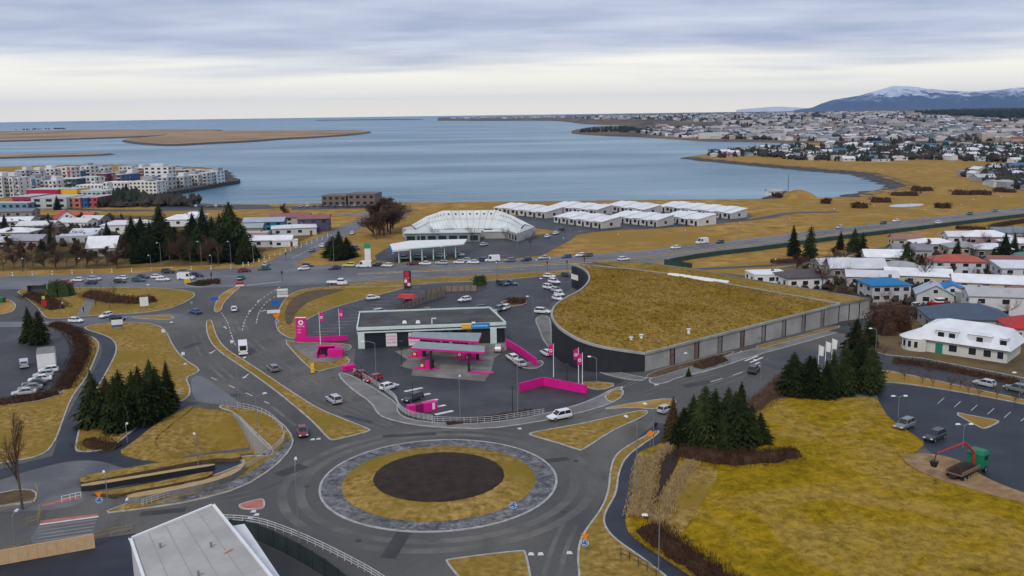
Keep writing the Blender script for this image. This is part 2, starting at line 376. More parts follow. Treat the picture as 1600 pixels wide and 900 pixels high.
# ---- shore and land
SHORE = [(-900, 262), (-300, 262), (-60, 262), (60, 259), (160, 257), (250, 258), (320, 262), (345, 266), (352, 276), (340, 284), (300, 291), (262, 296), (232, 303), (230, 310), (262, 314), (300, 317), (390, 319), (450, 318.5), (520, 317), (600, 316.5), (700, 316), (760, 315), (880, 314), (1000, 312.5), (1100, 311.5), (1180, 311), (1225, 309), (1290, 308.5), (1345, 308), (1342, 303), (1362, 299), (1400, 295), (1418, 290), (1398, 283), (1378, 277), (1350, 269), (1300, 265.5), (1200, 257), (1130, 251), (1098, 247.5), (1075, 245), (1100, 241), (1150, 235.5), (1210, 229.5), (1262, 227.5), (1264, 222.5), (1500, 223), (1800, 222), (2600, 222)]
sh = [p for p in GZ(SHORE)]
LAND = sh + [Vector((3200, 300)), Vector((700, -250)), Vector((-700, -250)), Vector((-1500, 300))]
ring = LAND if area(LAND) > 0 else LAND[::-1]
mb = MB(); hole = HOLE[::-1]
allp = ring + hole
for p in allp: mb.vert((p.x, p.y, 0.0))
for t in tessellate_polygon([[Vector((p.x, p.y, 0)) for p in ring], [Vector((p.x, p.y, 0)) for p in hole]]):
    a, b, c = (allp[i] for i in t)
    mb.face(t if (b - a).x * (c - a).y - (b - a).y * (c - a).x > 0 else t[::-1])
structure('ground', mb, M['meadow'])
# rocky shore bank along the water's edge
def bank(name, px, w, top, n=3, seed=1):
    rnd = random.Random(seed); p = resample(GZ(px), 5.0); mb = MB(); rows = []
    L, R = sides(p, 2.0)
    for i in range(len(p)):
        d = (L[i] - R[i]).normalized(); r = []
        for k in range(n + 1):
            t = k / n; q = p[i] + d * (-0.35 * w + t * w * (0.75 + 0.5 * rnd.random())); z = top * (1 - t) - 2.0 * t + (rnd.uniform(-0.35, 0.35) if 0 < k < n else 0)
            r.append(mb.vert((q.x, q.y, z if k else 0.02)))
        rows.append(r)
    for A, B in zip(rows, rows[1:]):
        for k in range(n): mb.face((A[k], A[k + 1], B[k + 1], B[k]))
    return structure(name, mb, M['rock'])
bank('shore_rocks', [(60, 259), (160, 257), (250, 258), (320, 262), (345, 266), (352, 276), (340, 284), (300, 291), (262, 296), (232, 303)], 16, 0.9, seed=2)
bank('shore_rocks', [(232, 311), (262, 314), (300, 317), (390, 319), (450, 318.5), (520, 317), (600, 316.5), (700, 316), (760, 315), (880, 314), (1000, 312.5), (1100, 311.5), (1180, 311), (1225, 309), (1290, 308.5), (1345, 308)], 7, 0.4, seed=3)
bank('shore_rocks', [(1345, 308), (1342, 303), (1362, 299), (1400, 295), (1418, 290), (1398, 283), (1378, 277), (1350, 269), (1300, 265.5), (1200, 257), (1130, 251), (1098, 247.5), (1075, 245)], 24, 0.9, seed=4)
# breakwater of the housing peninsula
mb = MB(); mb.prism(chaikin(GZ([(338, 282), (352, 279), (372, 281), (377, 283), (368, 285.5), (345, 288.5), (300, 297), (262, 303), (234, 308), (232, 303), (262, 296), (300, 291)]), 2), -2.2, 1.3)
structure('breakwater', mb, M['rock'])
# sea, to the horizon
mb = MB(); rows = []
for d in (520, 700, 900, 1500, 2500, 4000, 7000, 12000, 18000, 23300):
    rows.append([mb.vert((d * sin(radians(t)) * min(1, 23300 / d), max(430, d * cos(radians(t))), -1.6)) for t in range(-58, 59, 4)] if d > 600 else [mb.vert((1.35 * d * math.tan(radians(t)), 430, -1.6)) for t in range(-58, 59, 4)])
for A, B in zip(rows, rows[1:]):
    for k in range(len(A) - 1): mb.face((A[k], A[k + 1], B[k + 1], B[k]))
def water_mat():
    m = bpy.data.materials.new('sea_water'); m.use_nodes = True; t = m.node_tree; b = t.nodes['Principled BSDF']
    b.inputs['Roughness'].default_value = 0.28; b.inputs['Specular IOR Level'].default_value = 0.42; b.inputs['IOR'].default_value = 1.33
    g = t.nodes.new('ShaderNodeNewGeometry'); mp = t.nodes.new('ShaderNodeMapping'); mp.inputs['Scale'].default_value = (0.45, 1.0, 1.0); t.links.new(g.outputs['Position'], mp.inputs[0])
    def nz(s, d):
        n = t.nodes.new('ShaderNodeTexNoise'); n.inputs['Scale'].default_value = s; n.inputs['Detail'].default_value = d; t.links.new(mp.outputs[0], n.inputs['Vector']); return n.outputs[0]
    r = t.nodes.new('ShaderNodeValToRGB'); t.links.new(nz(0.0045, 9), r.inputs[0])
    r.color_ramp.elements[0].position = 0.40; r.color_ramp.elements[0].color = (0.034, 0.130, 0.205, 1)
    r.color_ramp.elements[1].position = 0.62; r.color_ramp.elements[1].color = (0.19, 0.315, 0.39, 1)
    t.links.new(r.outputs[0], b.inputs['Base Color'])
    bn = t.nodes.new('ShaderNodeBump'); bn.inputs['Strength'].default_value = 1.0; bn.inputs['Distance'].default_value = 1.3
    ad = t.nodes.new('ShaderNodeMath'); ad.operation = 'ADD'; t.links.new(nz(0.35, 6), ad.inputs[0]); m2 = t.nodes.new('ShaderNodeMath'); m2.operation = 'MULTIPLY'; m2.inputs[1].default_value = 2.5; t.links.new(nz(0.05, 4), m2.inputs[0]); t.links.new(m2.outputs[0], ad.inputs[1])
    t.links.new(ad.outputs[0], bn.inputs['Height']); t.links.new(bn.outputs[0], b.inputs['Normal'])
    return m
M['water'] = water_mat()
structure('sea', mb, M['water'])
# low islands to the west
M['heath'] = mat('brown_heath', (0.30, 0.18, 0.085), 0.95, (0.43, 0.275, 0.14), 0.01, 9, col3=(0.20, 0.14, 0.075), scale3=0.003)
def isle(name, px, h, material=None, smooth=2):
    p = chaikin(GZ(px, -1.6), smooth); p = p if area(p) > 0 else p[::-1]; mb = MB()
    inn = offset(p, 9.0); n = len(p)
    a = [mb.vert((q.x, q.y, -1.9)) for q in p]; b = [mb.vert((q.x, q.y, h)) for q in inn]
    for i in range(n): mb.face((a[i], a[(i + 1) % n], b[(i + 1) % n], b[i]), 1)
    mb.prism(inn, 0, h, 0, sides=False)
    return structure(name, mb, [material or M['heath'], M['rock']])
isle('island', [(-400, 214), (0, 206), (90, 204.5), (250, 203.5), (345, 203), (352, 205), (300, 208), (262, 212), (240, 214), (130, 218), (0, 222), (-400, 232)], 2.0)
isle('island', [(186, 221.5), (215, 226), (268, 229.5), (330, 225), (400, 222), (440, 218.5), (500, 215.5), (555, 211.5), (588, 207), (560, 205), (430, 205.5), (330, 206), (245, 208), (262, 212), (228, 216), (196, 218.5)], 2.4)
isle('skerry', [(-200, 252), (0, 248.5), (90, 245.5), (160, 243.5), (188, 241), (160, 240), (80, 241.5), (0, 244), (-200, 247)], 0.6)
isle('skerry', [(486, 188.6), (560, 188.0), (660, 187.2), (664, 186.6), (560, 187.2), (500, 187.8)], 3.0, M['rock'])
# far shores with the town, ground rising gently inland
def smooth01(a, b, x): t = max(0.0, min(1.0, (x - a) / (b - a))); return t * t * (3 - 2 * t)
def lerp_tab(tab, x):
    if x <= tab[0][0]: return tab[0][1]
    for (x0, y0), (x1, y1) in zip(tab, tab[1:]):
        if x <= x1: return y0 + (y1 - y0) * (x - x0) / (x1 - x0)
    return tab[-1][1]
KN = [(893, 207.6), (905, 209), (950, 211.8), (1000, 213.2), (1060, 217), (1100, 219.6), (1200, 221.2), (1265, 223.2), (1500, 224), (1800, 223)]
RN = [(684, 188.4), (750, 188.9), (850, 188.2), (885, 189.5), (905, 193), (960, 195.2), (1030, 196.2), (1060, 196.5), (1200, 197), (1800, 197)]
def town_h(x, y):
    d = hypot(x, y); k = smooth01(-0.12, 0.35, x / max(d, 1)); return 1.2 + 26 * smooth01(2100, 4200, d) * (0.35 + 0.65 * k)
def far_land(name, near, cols, far_y=None, far_d=11000):
    mb = MB(); rows = []
    for px in cols:
        a = G(px, lerp_tab(near, px)); dn = a.length; df = (G(px, far_y(px)).length if far_y else far_d); df = max(df, dn * 1.02); u = a / dn; r = []
        for k in range(13):
            d = dn * (df / dn) ** (k / 12); q = u * d; z = town_h(q.x, q.y) if k else -1.9
            if k == 1: q = u * (dn * 1.004); z = 0.9
            r.append(mb.vert((q.x, q.y, z)))
        rows.append(r)
    for A, B in zip(rows, rows[1:]):
        for k in range(12): mb.face((A[k], B[k], B[k + 1], A[k + 1]))
    return structure(name, mb, M['townground'], smooth=True)
M['townground'] = mat('town_ground', (0.085, 0.062, 0.042), 0.95, (0.21, 0.135, 0.065), 0.008, 6, col3=(0.05, 0.042, 0.036), scale3=0.004)
far_land('far_shore_land', KN, [893, 900, 915, 930, 950, 975, 1000, 1020] , far_y=lambda px: lerp_tab([(893, 206.6), (905, 203.5), (930, 201.5), (960, 200.8), (1020, 200.2)], px))
far_land('far_shore_land', KN, [1020 + 20 * i for i in range(44)])
far_land('far_shore_land', RN, [684 + 16 * i for i in range(28)])
# ---- mountain range
def mountain(name, prof, dist, foot_px, seed, mats):
    rnd = random.Random(seed); mb = MB(); rows = []; N = 16
    for i in range(int((prof[-1][0] - prof[0][0]) / 6) + 1):
        px = prof[0][0] + 6 * i; top = lerp_tab(prof, px); yh = HORIZON - (px - 800) * math.tan(ROLL)
        base = G(px, yh + 8); u = base / base.length; H = HCAM + (yh - top) / FOC * dist * cos(PITCH); r = []
        gully = sin(px * 0.09 + seed) * 0.5 + sin(px * 0.23) * 0.45 + sin(px * 0.51 + 2) * 0.4
        for k in range(N + 1):
            t = k / N; d = dist * (0.80 + 0.20 * t + 0.02 * gully * sin(t * pi)); z = H * (t ** 1.7 if t < 0.72 else (0.72 ** 1.7 + (1 - 0.72 ** 1.7) * ((t - 0.72) / 0.28) ** 0.8)) * (1 + 0.05 * gully * sin(t * pi * 1.0)) + (rnd.uniform(-0.03, 0.03) * H if 0 < k < N else 0)
            r.append(mb.vert((u.x * d, u.y * d, max(-2, z) if k else -3)))
        q = u * dist * 1.2; r.append(mb.vert((q.x, q.y, H * 0.8)))
        rows.append(r)
    for A, B in zip(rows, rows[1:]):
        for k in range(N + 1): mb.face((A[k], B[k], B[k + 1], A[k + 1]))
    return structure(name, mb, mats, smooth=True)
def snow_haze_mat(lo, hi):
    m = bpy.data.materials.new('snowy_hazy_rock'); m.use_nodes = True; t = m.node_tree; b = t.nodes['Principled BSDF']; b.inputs['Roughness'].default_value = 0.9
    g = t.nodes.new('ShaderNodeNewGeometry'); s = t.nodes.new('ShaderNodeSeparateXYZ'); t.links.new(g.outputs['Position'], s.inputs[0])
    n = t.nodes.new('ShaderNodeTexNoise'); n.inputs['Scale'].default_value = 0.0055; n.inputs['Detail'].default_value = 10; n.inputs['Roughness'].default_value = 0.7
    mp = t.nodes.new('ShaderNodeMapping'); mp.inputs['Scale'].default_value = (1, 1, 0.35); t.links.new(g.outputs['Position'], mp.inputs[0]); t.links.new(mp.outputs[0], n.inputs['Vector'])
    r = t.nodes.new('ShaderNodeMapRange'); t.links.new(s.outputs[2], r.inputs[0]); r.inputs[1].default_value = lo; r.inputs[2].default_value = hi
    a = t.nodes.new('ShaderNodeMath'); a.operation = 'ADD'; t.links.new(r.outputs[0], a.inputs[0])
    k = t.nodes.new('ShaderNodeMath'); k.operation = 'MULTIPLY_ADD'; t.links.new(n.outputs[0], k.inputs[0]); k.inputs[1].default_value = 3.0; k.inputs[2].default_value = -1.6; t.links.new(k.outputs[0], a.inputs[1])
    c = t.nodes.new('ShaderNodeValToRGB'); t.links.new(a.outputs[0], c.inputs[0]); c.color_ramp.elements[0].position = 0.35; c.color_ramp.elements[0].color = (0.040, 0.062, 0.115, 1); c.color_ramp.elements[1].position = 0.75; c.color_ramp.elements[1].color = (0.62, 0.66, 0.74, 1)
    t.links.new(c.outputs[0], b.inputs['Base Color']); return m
mountain('mountain', [(1240, 172), (1268, 168.5), (1282, 162.5), (1300, 157), (1340, 151), (1365, 145), (1384, 139.5), (1388, 137.8), (1402, 137.4), (1432, 139.2), (1440, 141), (1480, 144.5), (1520, 146), (1560, 143.5), (1590, 140.5), (1640, 139), (1700, 141), (1760, 150)], 17000, 172, 3, snow_haze_mat(80, 380))
mountain('mountain', [(1150, 171.5), (1185, 168.5), (1215, 166.5), (1245, 168), (1275, 170)], 18500, 172, 8, snow_haze_mat(-250, 60))  # farther range: distance haze put into the colour as a pale snow tone
# wooded hill behind the town
M['wood'] = mat('wooded_slope', (0.012, 0.020, 0.012), 0.95, (0.03, 0.042, 0.022), 0.02, 8, 3.0, 0.03)
mountain('wooded_hill', [(1400, 188), (1430, 181), (1470, 174), (1520, 169.5), (1560, 168), (1600, 168), (1660, 169), (1720, 178)], 4300, 190, 5, M['wood'])
# ---- roads
BASE = GZ([(-260, 447), (300, 447), (440, 441), (560, 441), (720, 431), (860, 424), (905, 428), (1000, 470), (1160, 500), (1360, 470), (1460, 500), (1640, 520), (1900, 560)]) + [Vector((260, 60)), Vector((220, 20)), Vector((-260, 20))]
ring = BASE if area(BASE) > 0 else BASE[::-1]
mb = MB(); allp = ring + hole
for p in allp: mb.vert((p.x, p.y, 0.02))
for t in tessellate_polygon([[Vector((p.x, p.y, 0)) for p in ring], [Vector((p.x, p.y, 0)) for p in hole]]):
    a, b, c = (allp[i] for i in t)
    mb.face(t if (b - a).x * (c - a).y - (b - a).y * (c - a).x > 0 else t[::-1])
structure('road', mb, M['asphalt'])
# floor and slopes of the underpass hollow
mb = MB(); idx = {}; x0, x1 = min(p.x for p in HOLE), max(p.x for p in HOLE); y0, y1 = min(p.y for p in HOLE), max(p.y for p in HOLE); st = 0.6
nx, ny = int((x1 - x0) / st) + 2, int((y1 - y0) / st) + 2
for j in range(ny + 1):
    for i in range(nx + 1):
        x, y = x0 + (i - 0.5) * st, y0 + (j - 0.5) * st; z = hollow(x, y)
        idx[i, j] = mb.vert((x, y, z - 0.03 if z == 0 else z + 0.12 * sin(x * 1.3) * sin(y * 1.1)))
for j in range(ny):
    for i in range(nx):
        c = Vector((x0 + i * st, y0 + j * st))
        if inside(c, HOLE) or dist_line(c, HOLE + [HOLE[0]]) < st: mb.face((idx[i, j], idx[i + 1, j], idx[i + 1, j + 1], idx[i, j + 1]))
structure('grass_hollow', mb, M['grass'], smooth=True)
# highway
HU = [(-260, 441), (0, 432), (200, 427), (400, 417), (600, 412), (800, 405.5), (1000, 392), (1200, 369.5), (1400, 346), (1600, 324), (1800, 303)]
HL = [(1800, 316), (1600, 337), (1400, 361), (1200, 387), (1000, 413), (900, 421), (800, 426), (700, 431), (560, 440), (440, 447), (300, 450), (0, 452), (-260, 458)]
sheet('highway', HU + HL, M['asphalt_hi'], 0.026)
slab('median_strip', [(560, 427.5), (700, 420.5), (800, 415.5), (900, 409.5), (1000, 402), (1200, 378.5), (1400, 353.5), (1600, 330), (1800, 309), (1800, 310.2), (1600, 331.4), (1400, 355.2), (1200, 380.5), (1000, 404.6), (900, 412), (800, 418), (700, 423), (560, 429)], M['grass'], smooth=0)
for off, d, g_ in ((0.22, 4, 8),):
    dashes('lane_line', [(460, 422), (600, 417.2), (800, 410.8), (1000, 397.2), (1200, 374.4), (1400, 350.2), (1600, 327.2)], 0.2, 4, 8)
    dashes('lane_line', [(470, 440), (560, 435), (700, 427.5), (800, 422), (900, 416.5), (1000, 408.5), (1200, 383.6), (1400, 358.2), (1600, 334.2)], 0.2, 4, 8)
    dashes('lane_line', [(-100, 443), (150, 439), (300, 435), (390, 430)], 0.2, 4, 8)
dashes('edge_line', [(470, 420), (600, 413.6), (800, 407), (1000, 393.6), (1200, 371), (1400, 347.4), (1600, 325)], 0.22, 1, 0)
# side street to the north
ribbon('side_street', [(424, 424), (440, 411), (466, 396), (500, 379), (530, 364), (556, 352), (590, 338), (640, 327)], 12, M['asphalt_hi'], 0.030)
dashes('lane_line', [(456, 404), (480, 392), (500, 382)], 0.25, 3, 2, 0.036)
# other roads of the far side
ribbon('lane', [(-60, 320), (90, 326), (200, 330), (330, 327), (450, 323), (560, 322)], 9, M['asphalt_lot'], 0.03)
sheet('car_park', [(250, 321), (300, 319), (420, 320), (430, 326), (300, 329), (240, 328)], M['asphalt_lot'], 0.034)
sheet('car_park', [(455, 322), (590, 320), (592, 325), (455, 328)], M['asphalt_lot'], 0.034)
sheet('car_park', [(520, 336), (580, 331), (625, 330), (640, 338), (560, 338)], M['paving'], 0.038)
sheet('car_park', [(585, 396), (640, 374), (860, 368), (900, 352), (905, 368), (860, 392), (840, 402), (700, 407), (590, 411)], M['asphalt_lot'], 0.04, 1)
ribbon('lane', [(840, 380), (900, 364), (960, 358), (1060, 354), (1130, 347), (1190, 342), (1225, 334), (1260, 332), (1310, 331)], 6, M['asphalt_lot'], 0.03)
sheet('yard', [(790, 340), (870, 322), (1150, 326), (1190, 342), (1050, 357), (880, 362), (830, 356)], M['asphalt_lot'], 0.042, 1)
ribbon('footpath', [(1080, 421), (1250, 413), (1290, 402), (1420, 382), (1620, 352), (1800, 330)], 4, M['asphalt_lot'], 0.03)
ribbon('footpath', [(560, 446), (700, 437), (800, 431), (890, 426)], 3, M['soil_br'], 0.05)
ribbon('lane', [(1120, 428), (1200, 438), (1270, 436), (1350, 410), (1500, 388), (1640, 366)], 6, M['asphalt_lot'], 0.034)
# grass verges between highway and the lots
slab('verge', [(500, 448), (560, 442.5), (700, 434), (800, 428.5), (890, 423), (892, 428), (800, 436), (730, 441), (690, 441), (640, 446), (560, 450)], M['grass'], smooth=1, kerb=0.2)
slab('garden_ground', [(-200, 342), (-60, 336), (200, 336), (385, 342), (450, 341), (505, 350), (500, 364), (440, 389), (398, 394), (384, 412), (200, 419), (-60, 424), (-200, 428)], mat('garden_turf_west', (0.085, 0.06, 0.026), 0.95, (0.19, 0.125, 0.04), 0.10, 8, 0.1, 1.0, spec=.05), 0.10, 1, 0)
# ---- west side: lawns, bus lane island
slab('verge', [(20, 452), (110, 450), (225, 449), (262, 451), (298, 455), (307, 461), (298, 468), (285, 475), (262, 484), (225, 489), (190, 491), (150, 493), (95, 498), (70, 498), (60, 482), (40, 466)], M['grass'])
slab('traffic_island', [(-60, 470), (10, 467), (25, 474), (25, 483), (14, 491), (-60, 496)], M['meadow'])
slab('traffic_island', [(206, 495), (262, 493), (273, 495.5), (271, 499), (255, 500), (206, 497.5)], M['meadow'])
slab('traffic_island', [(332, 488), (346, 488), (349, 474), (366, 457), (377, 449), (370, 448), (350, 456), (338, 469)], M['meadow'])
slab('traffic_island', [(284, 444), (308, 439), (342, 437), (350, 440), (322, 449), (300, 448)], M['soil'])
sheet('garage_yard', [(-260, 512), (60, 512), (100, 522), (118, 545), (104, 600), (60, 625), (-260, 660)], M['asphalt_lot'], 0.03)
slab('lawn', [(125, 513), (150, 506), (200, 503), (248, 507), (262, 520), (269, 537), (285, 560), (314, 577), (308, 584), (290, 590), (299, 607), (296, 622), (262, 637), (235, 653), (205, 676), (180, 697), (150, 707), (117, 707), (117, 695), (130, 640), (152, 605), (172, 570), (182, 548), (178, 532), (160, 523)], M['grass'])
slab('verge', [(92, 513), (125, 521), (150, 528), (157, 540), (150, 560), (137, 590), (113, 620), (100, 655), (88, 690), (70, 712), (20, 722), (-200, 755), (-200, 655), (20, 632), (60, 627), (92, 618), (108, 600), (122, 575), (128, 545), (112, 527)], M['grass'])
ribbon('footpath', [(104, 512), (148, 520), (170, 533), (173, 550), (160, 578), (140, 612), (119, 650), (106, 690), (98, 716)], 3.4, M['asphalt_new'], 0.045, step=2)
ribbon('footpath', [(-60, 757), (0, 742), (60, 724), (120, 712), (175, 713), (215, 727), (255, 728), (292, 722), (310, 719)], 4.2, M['asphalt_new'], 0.05, step=2)
ribbon('footpath', [(158, 714), (192, 697), (222, 672), (250, 652), (278, 638), (300, 628)], 3.0, M['asphalt_new'], 0.055, step=2)
sheet('plaza', [(-120, 800), (-60, 765), (0, 752), (55, 730), (110, 719), (170, 719), (215, 735), (250, 742), (140, 760), (130, 790), (60, 800)], M['plaza'], 0.04, 1)
slab('verge', [(183, 708), (205, 694), (232, 672), (262, 651), (298, 634), (303, 637), (262, 668), (236, 692), (268, 718), (292, 724), (250, 723), (212, 718)], M['grass'], 0.14, 1, 0)
# verge round the hollow, road side, with its rubble-stone strip
slab('verge', [(150, 805), (225, 796), (300, 785), (380, 763), (430, 731), (456, 702), (460, 685), (442, 661), (410, 643), (372, 637), (345, 633), (341, 638), (366, 645), (400, 679), (427, 704), (421, 714), (392, 711), (345, 722), (392, 720), (330, 745), (270, 763), (215, 781)], M['grass'], smooth=1)
M['cobble'] = None
def cobble_mat():
    m = bpy.data.materials.new('rubble_stone_paving'); m.use_nodes = True; t = m.node_tree; b = t.nodes['Principled BSDF']; b.inputs['Roughness'].default_value = 0.8
    g = t.nodes.new('ShaderNodeNewGeometry'); v = t.nodes.new('ShaderNodeTexVoronoi'); v.inputs['Scale'].default_value = 1.9; t.links.new(g.outputs['Position'], v.inputs['Vector'])
    n = t.nodes.new('ShaderNodeTexNoise'); n.inputs['Scale'].default_value = 0.35; n.inputs['Detail'].default_value = 7; t.links.new(g.outputs['Position'], n.inputs['Vector'])
    s = t.nodes.new('ShaderNodeSeparateXYZ'); t.links.new(v.outputs['Color'], s.inputs[0])
    r = t.nodes.new('ShaderNodeValToRGB'); t.links.new(s.outputs[0], r.inputs[0]); r.color_ramp.elements[0].color = (0.060, 0.061, 0.065, 1); r.color_ramp.elements[1].color = (0.185, 0.186, 0.192, 1)
    mx = t.nodes.new('ShaderNodeMixRGB'); mx.blend_type = 'MULTIPLY'; mx.inputs[0].default_value = 0.8; t.links.new(r.outputs[0], mx.inputs[1])
    r2 = t.nodes.new('ShaderNodeValToRGB'); t.links.new(n.outputs[0], r2.inputs[0]); r2.color_ramp.elements[0].position = 0.35; r2.color_ramp.elements[0].color = (0.5, 0.5, 0.52, 1); r2.color_ramp.elements[1].position = 0.65; r2.color_ramp.elements[1].color = (1.25, 1.25, 1.25, 1); t.links.new(r2.outputs[0], mx.inputs[2])
    t.links.new(mx.outputs[0], b.inputs['Base Color'])
    bn = t.nodes.new('ShaderNodeBump'); bn.inputs['Distance'].default_value = 0.10; bn.invert = True; t.links.new(v.outputs['Distance'], bn.inputs['Height']); t.links.new(bn.outputs[0], b.inputs['Normal'])
    return m
M['cobble'] = cobble_mat()
sheet('stone_strip', [(228, 793), (262, 783), (300, 773), (345, 760), (385, 743), (425, 715), (442, 697), (448, 686), (457, 690), (452, 702), (428, 729), (379, 760), (300, 782)], M['cobble'], 0.155)
# terraced ramp strips west of the hollow
def raised(name, px, material, side, h=0.9, smooth=1):
    p = chaikin(GZ(px, h), smooth); return structure(name, MB().prism(p, 0.0, h, 0, 1), [material, side])
raised('planted_bank', [(124, 744), (140, 741), (200, 731), (300, 713), (362, 706), (378, 711), (372, 716), (330, 716), (250, 731), (150, 750), (126, 755)], M['grass'], M['soil_br'], 0.7)
raised('ramp_wall', [(125, 756), (200, 745), (290, 730), (335, 724), (336, 727), (290, 734), (200, 749), (128, 761)], M['twig_pl'], M['dark'], 0.9)
raised('planted_bank', [(142, 770), (190, 763), (260, 750), (332, 735), (332, 742), (300, 750), (215, 766), (180, 773)], M['grass'], M['soil_br'], 0.5)
raised('ramp_wall', [(198, 772), (260, 762), (330, 748), (368, 733), (380, 722), (384, 724), (372, 738), (332, 753), (262, 768), (200, 779)], M['twig_pl'], M['concrete_dk'], 1.1)
sheet('footpath', [(140, 774), (200, 760), (300, 735), (360, 716), (378, 718), (368, 730), (330, 745), (260, 758), (198, 770), (180, 780)], M['asphalt_new'], 0.06)
# roundabout
_t, _b = G(680, 688), G(690, 832); RC = Vector((-11.3, (_t.y + _b.y) / 2)); RR = (_t.y - _b.y) / 2 + .1
def circ(r, n=96): return [RC + Vector((cos(2 * pi * k / n), sin(2 * pi * k / n))) * r for k in range(n)]
rb = slab('roundabout_apron', circ(RR), M['cobble'], 0.12, 0, 0.34, True)
mb = MB(); rings = []
for r, z in ((14.4, 0.125), (14.1, 0.26), (12.5, 0.55), (9.6, 0.85)):
    rings.append([mb.vert((RC.x + r * cos(2 * pi * k / 96), RC.y + r * sin(2 * pi * k / 96), z)) for k in range(96)])
for A, B in zip(rings, rings[1:]):
    for k in range(96): mb.face((A[k], A[(k + 1) % 96], B[(k + 1) % 96], B[k]))
structure('roundabout_lawn', mb, M['grass'], smooth=True)
mb = MB(); rings = []; rr = random.Random(4)
for r in (9.75, 9.3, 8, 6.5, 5, 3.5, 2, 0.6):
    rings.append([mb.vert((RC.x + r * (1 + rr.uniform(-.006, .006)) * cos(2 * pi * k / 96), RC.y + r * (1 + rr.uniform(-.006, .006)) * sin(2 * pi * k / 96), 0.84 if r > 9.5 else 0.98 + 0.25 * (1 - r / 9.6) + rr.uniform(-0.05, 0.05))) for k in range(96)])
for A, B in zip(rings, rings[1:]):
    for k in range(96): mb.face((A[k], A[(k + 1) % 96], B[(k + 1) % 96], B[k]))
mb.face(rings[-1])
structure('roundabout_soil_bed', mb, M['soil'], smooth=True)
mb = MB()
for r0, r1 in ((19.6, 21.0), (22.2, 23.6)):
    a = [mb.vert((RC.x + r0 * cos(2 * pi * k / 96), RC.y + r0 * sin(2 * pi * k / 96), .025)) for k in range(96)]; b = [mb.vert((RC.x + r1 * cos(2 * pi * k / 96), RC.y + r1 * sin(2 * pi * k / 96), .025)) for k in range(96)]
    for k in range(96): mb.face((a[k], b[k], b[(k + 1) % 96], a[(k + 1) % 96]))
structure('worn_track', mb, M['asphalt_worn'])
for i, pl in enumerate(([(352, 500), (365, 530), (400, 562), (450, 596), (520, 640), (600, 668)], [(372, 498), (388, 530), (425, 562), (480, 596), (545, 632), (620, 662)], [(306, 520), (318, 555), (360, 595), (410, 630), (455, 668)], [(900, 690), (960, 670), (1020, 645), (1090, 612), (1150, 590), (1200, 566)], [(820, 668), (900, 652), (980, 625), (1050, 600), (1120, 582)], [(250, 790), (330, 785), (420, 765), (480, 730)], [(860, 905), (872, 860), (890, 820)])):
    for s_ in (-.9, .9):
        p_ = chaikin(GZ(pl), 2, closed=False); L_p, R_p = sides(p_, 1.8); ribbon('worn_track', L_p if s_ < 0 else R_p, .65, M['asphalt_worn'], .0262 + .0006 * i, 0, world=True)
M['patch'] = mat('repair_asphalt', (.038, .038, .040), .75, (.060, .060, .062), .4, 8, spec=.2)
for i, (x, y, w_, l_, r_) in enumerate(((350, 620, 2, 6, .4), (455, 735, 2.4, 5, .9), (620, 850, 2, 8, 1.4), (860, 720, 1.6, 6, .3), (640, 680, 1.4, 9, .1), (1090, 600, 2, 7, .5), (300, 540, 2, 6, 1.2), (950, 800, 1.5, 5, 1.2), (560, 655, 1.2, 7, 2.5), (255, 800, 1.6, 6, .2))):
    g = G(x, y); mb = MB(); R = Matrix.Rotation(r_, 2); mb.poly([(*(g + R @ Vector(c)), .0315) for c in ((-l_ / 2, -w_ / 2), (l_ / 2, -w_ / 2), (l_ / 2, w_ / 2), (-l_ / 2, w_ / 2))]); structure('asphalt_patch', mb, M['patch'])
mh = MB(); mh.disc((0, 0, 0), .42, 14, 0, 'Z'); mh = mh.mesh('cover', M['dark'])
for x, y in ((480, 760), (560, 845), (900, 720), (700, 675), (350, 575), (400, 640), (1000, 655), (880, 800), (330, 790), (1120, 590), (620, 640), (760, 610), (850, 600), (520, 590)):
    g = G(x, y); put('manhole_cover', mh, None, (g.x, g.y, .034), kind='structure')
sheet('pale_asphalt', [(297, 592), (314, 585), (345, 608), (388, 638), (345, 633), (306, 628), (300, 612)], M['asphalt_hi'], .0325, 2)
sheet('side_street', [(-200, 500), (60, 504), (130, 497), (200, 494), (284, 488), (300, 500), (258, 507), (200, 502), (150, 505), (118, 511), (60, 511), (-200, 512)], M['asphalt_hi'], .0312, 1)
# splitter islands
slab('traffic_island', [(321, 503), (323, 525), (336, 546), (370, 569), (400, 589), (440, 619), (490, 661), (512, 687), (522, 689), (550, 682), (580, 674), (578, 671), (545, 658), (500, 640), (460, 615), (420, 588), (385, 565), (352, 545), (338, 525), (332, 501), (326, 500)], M['grass'])
slab('traffic_island', [(824, 680), (830, 676), (900, 664), (950, 653), (1005, 640), (1016, 645), (1000, 655), (965, 670), (940, 685), (912, 704), (903, 704), (868, 692)], M['grass'])
slab('traffic_island', [(930, 641), (1000, 628), (1050, 622), (1060, 630), (1040, 638), (1015, 640), (990, 637)], M['meadow'], 0.13, 1)
slab('traffic_island', [(694, 878), (700, 874), (815, 860), (824, 863), (840, 960), (780, 990), (730, 920)], M['grass'])
slab('traffic_island', [(371, 791), (378, 787), (405, 780), (414, 781), (415, 794), (405, 797), (378, 797)], M['paint_red'])
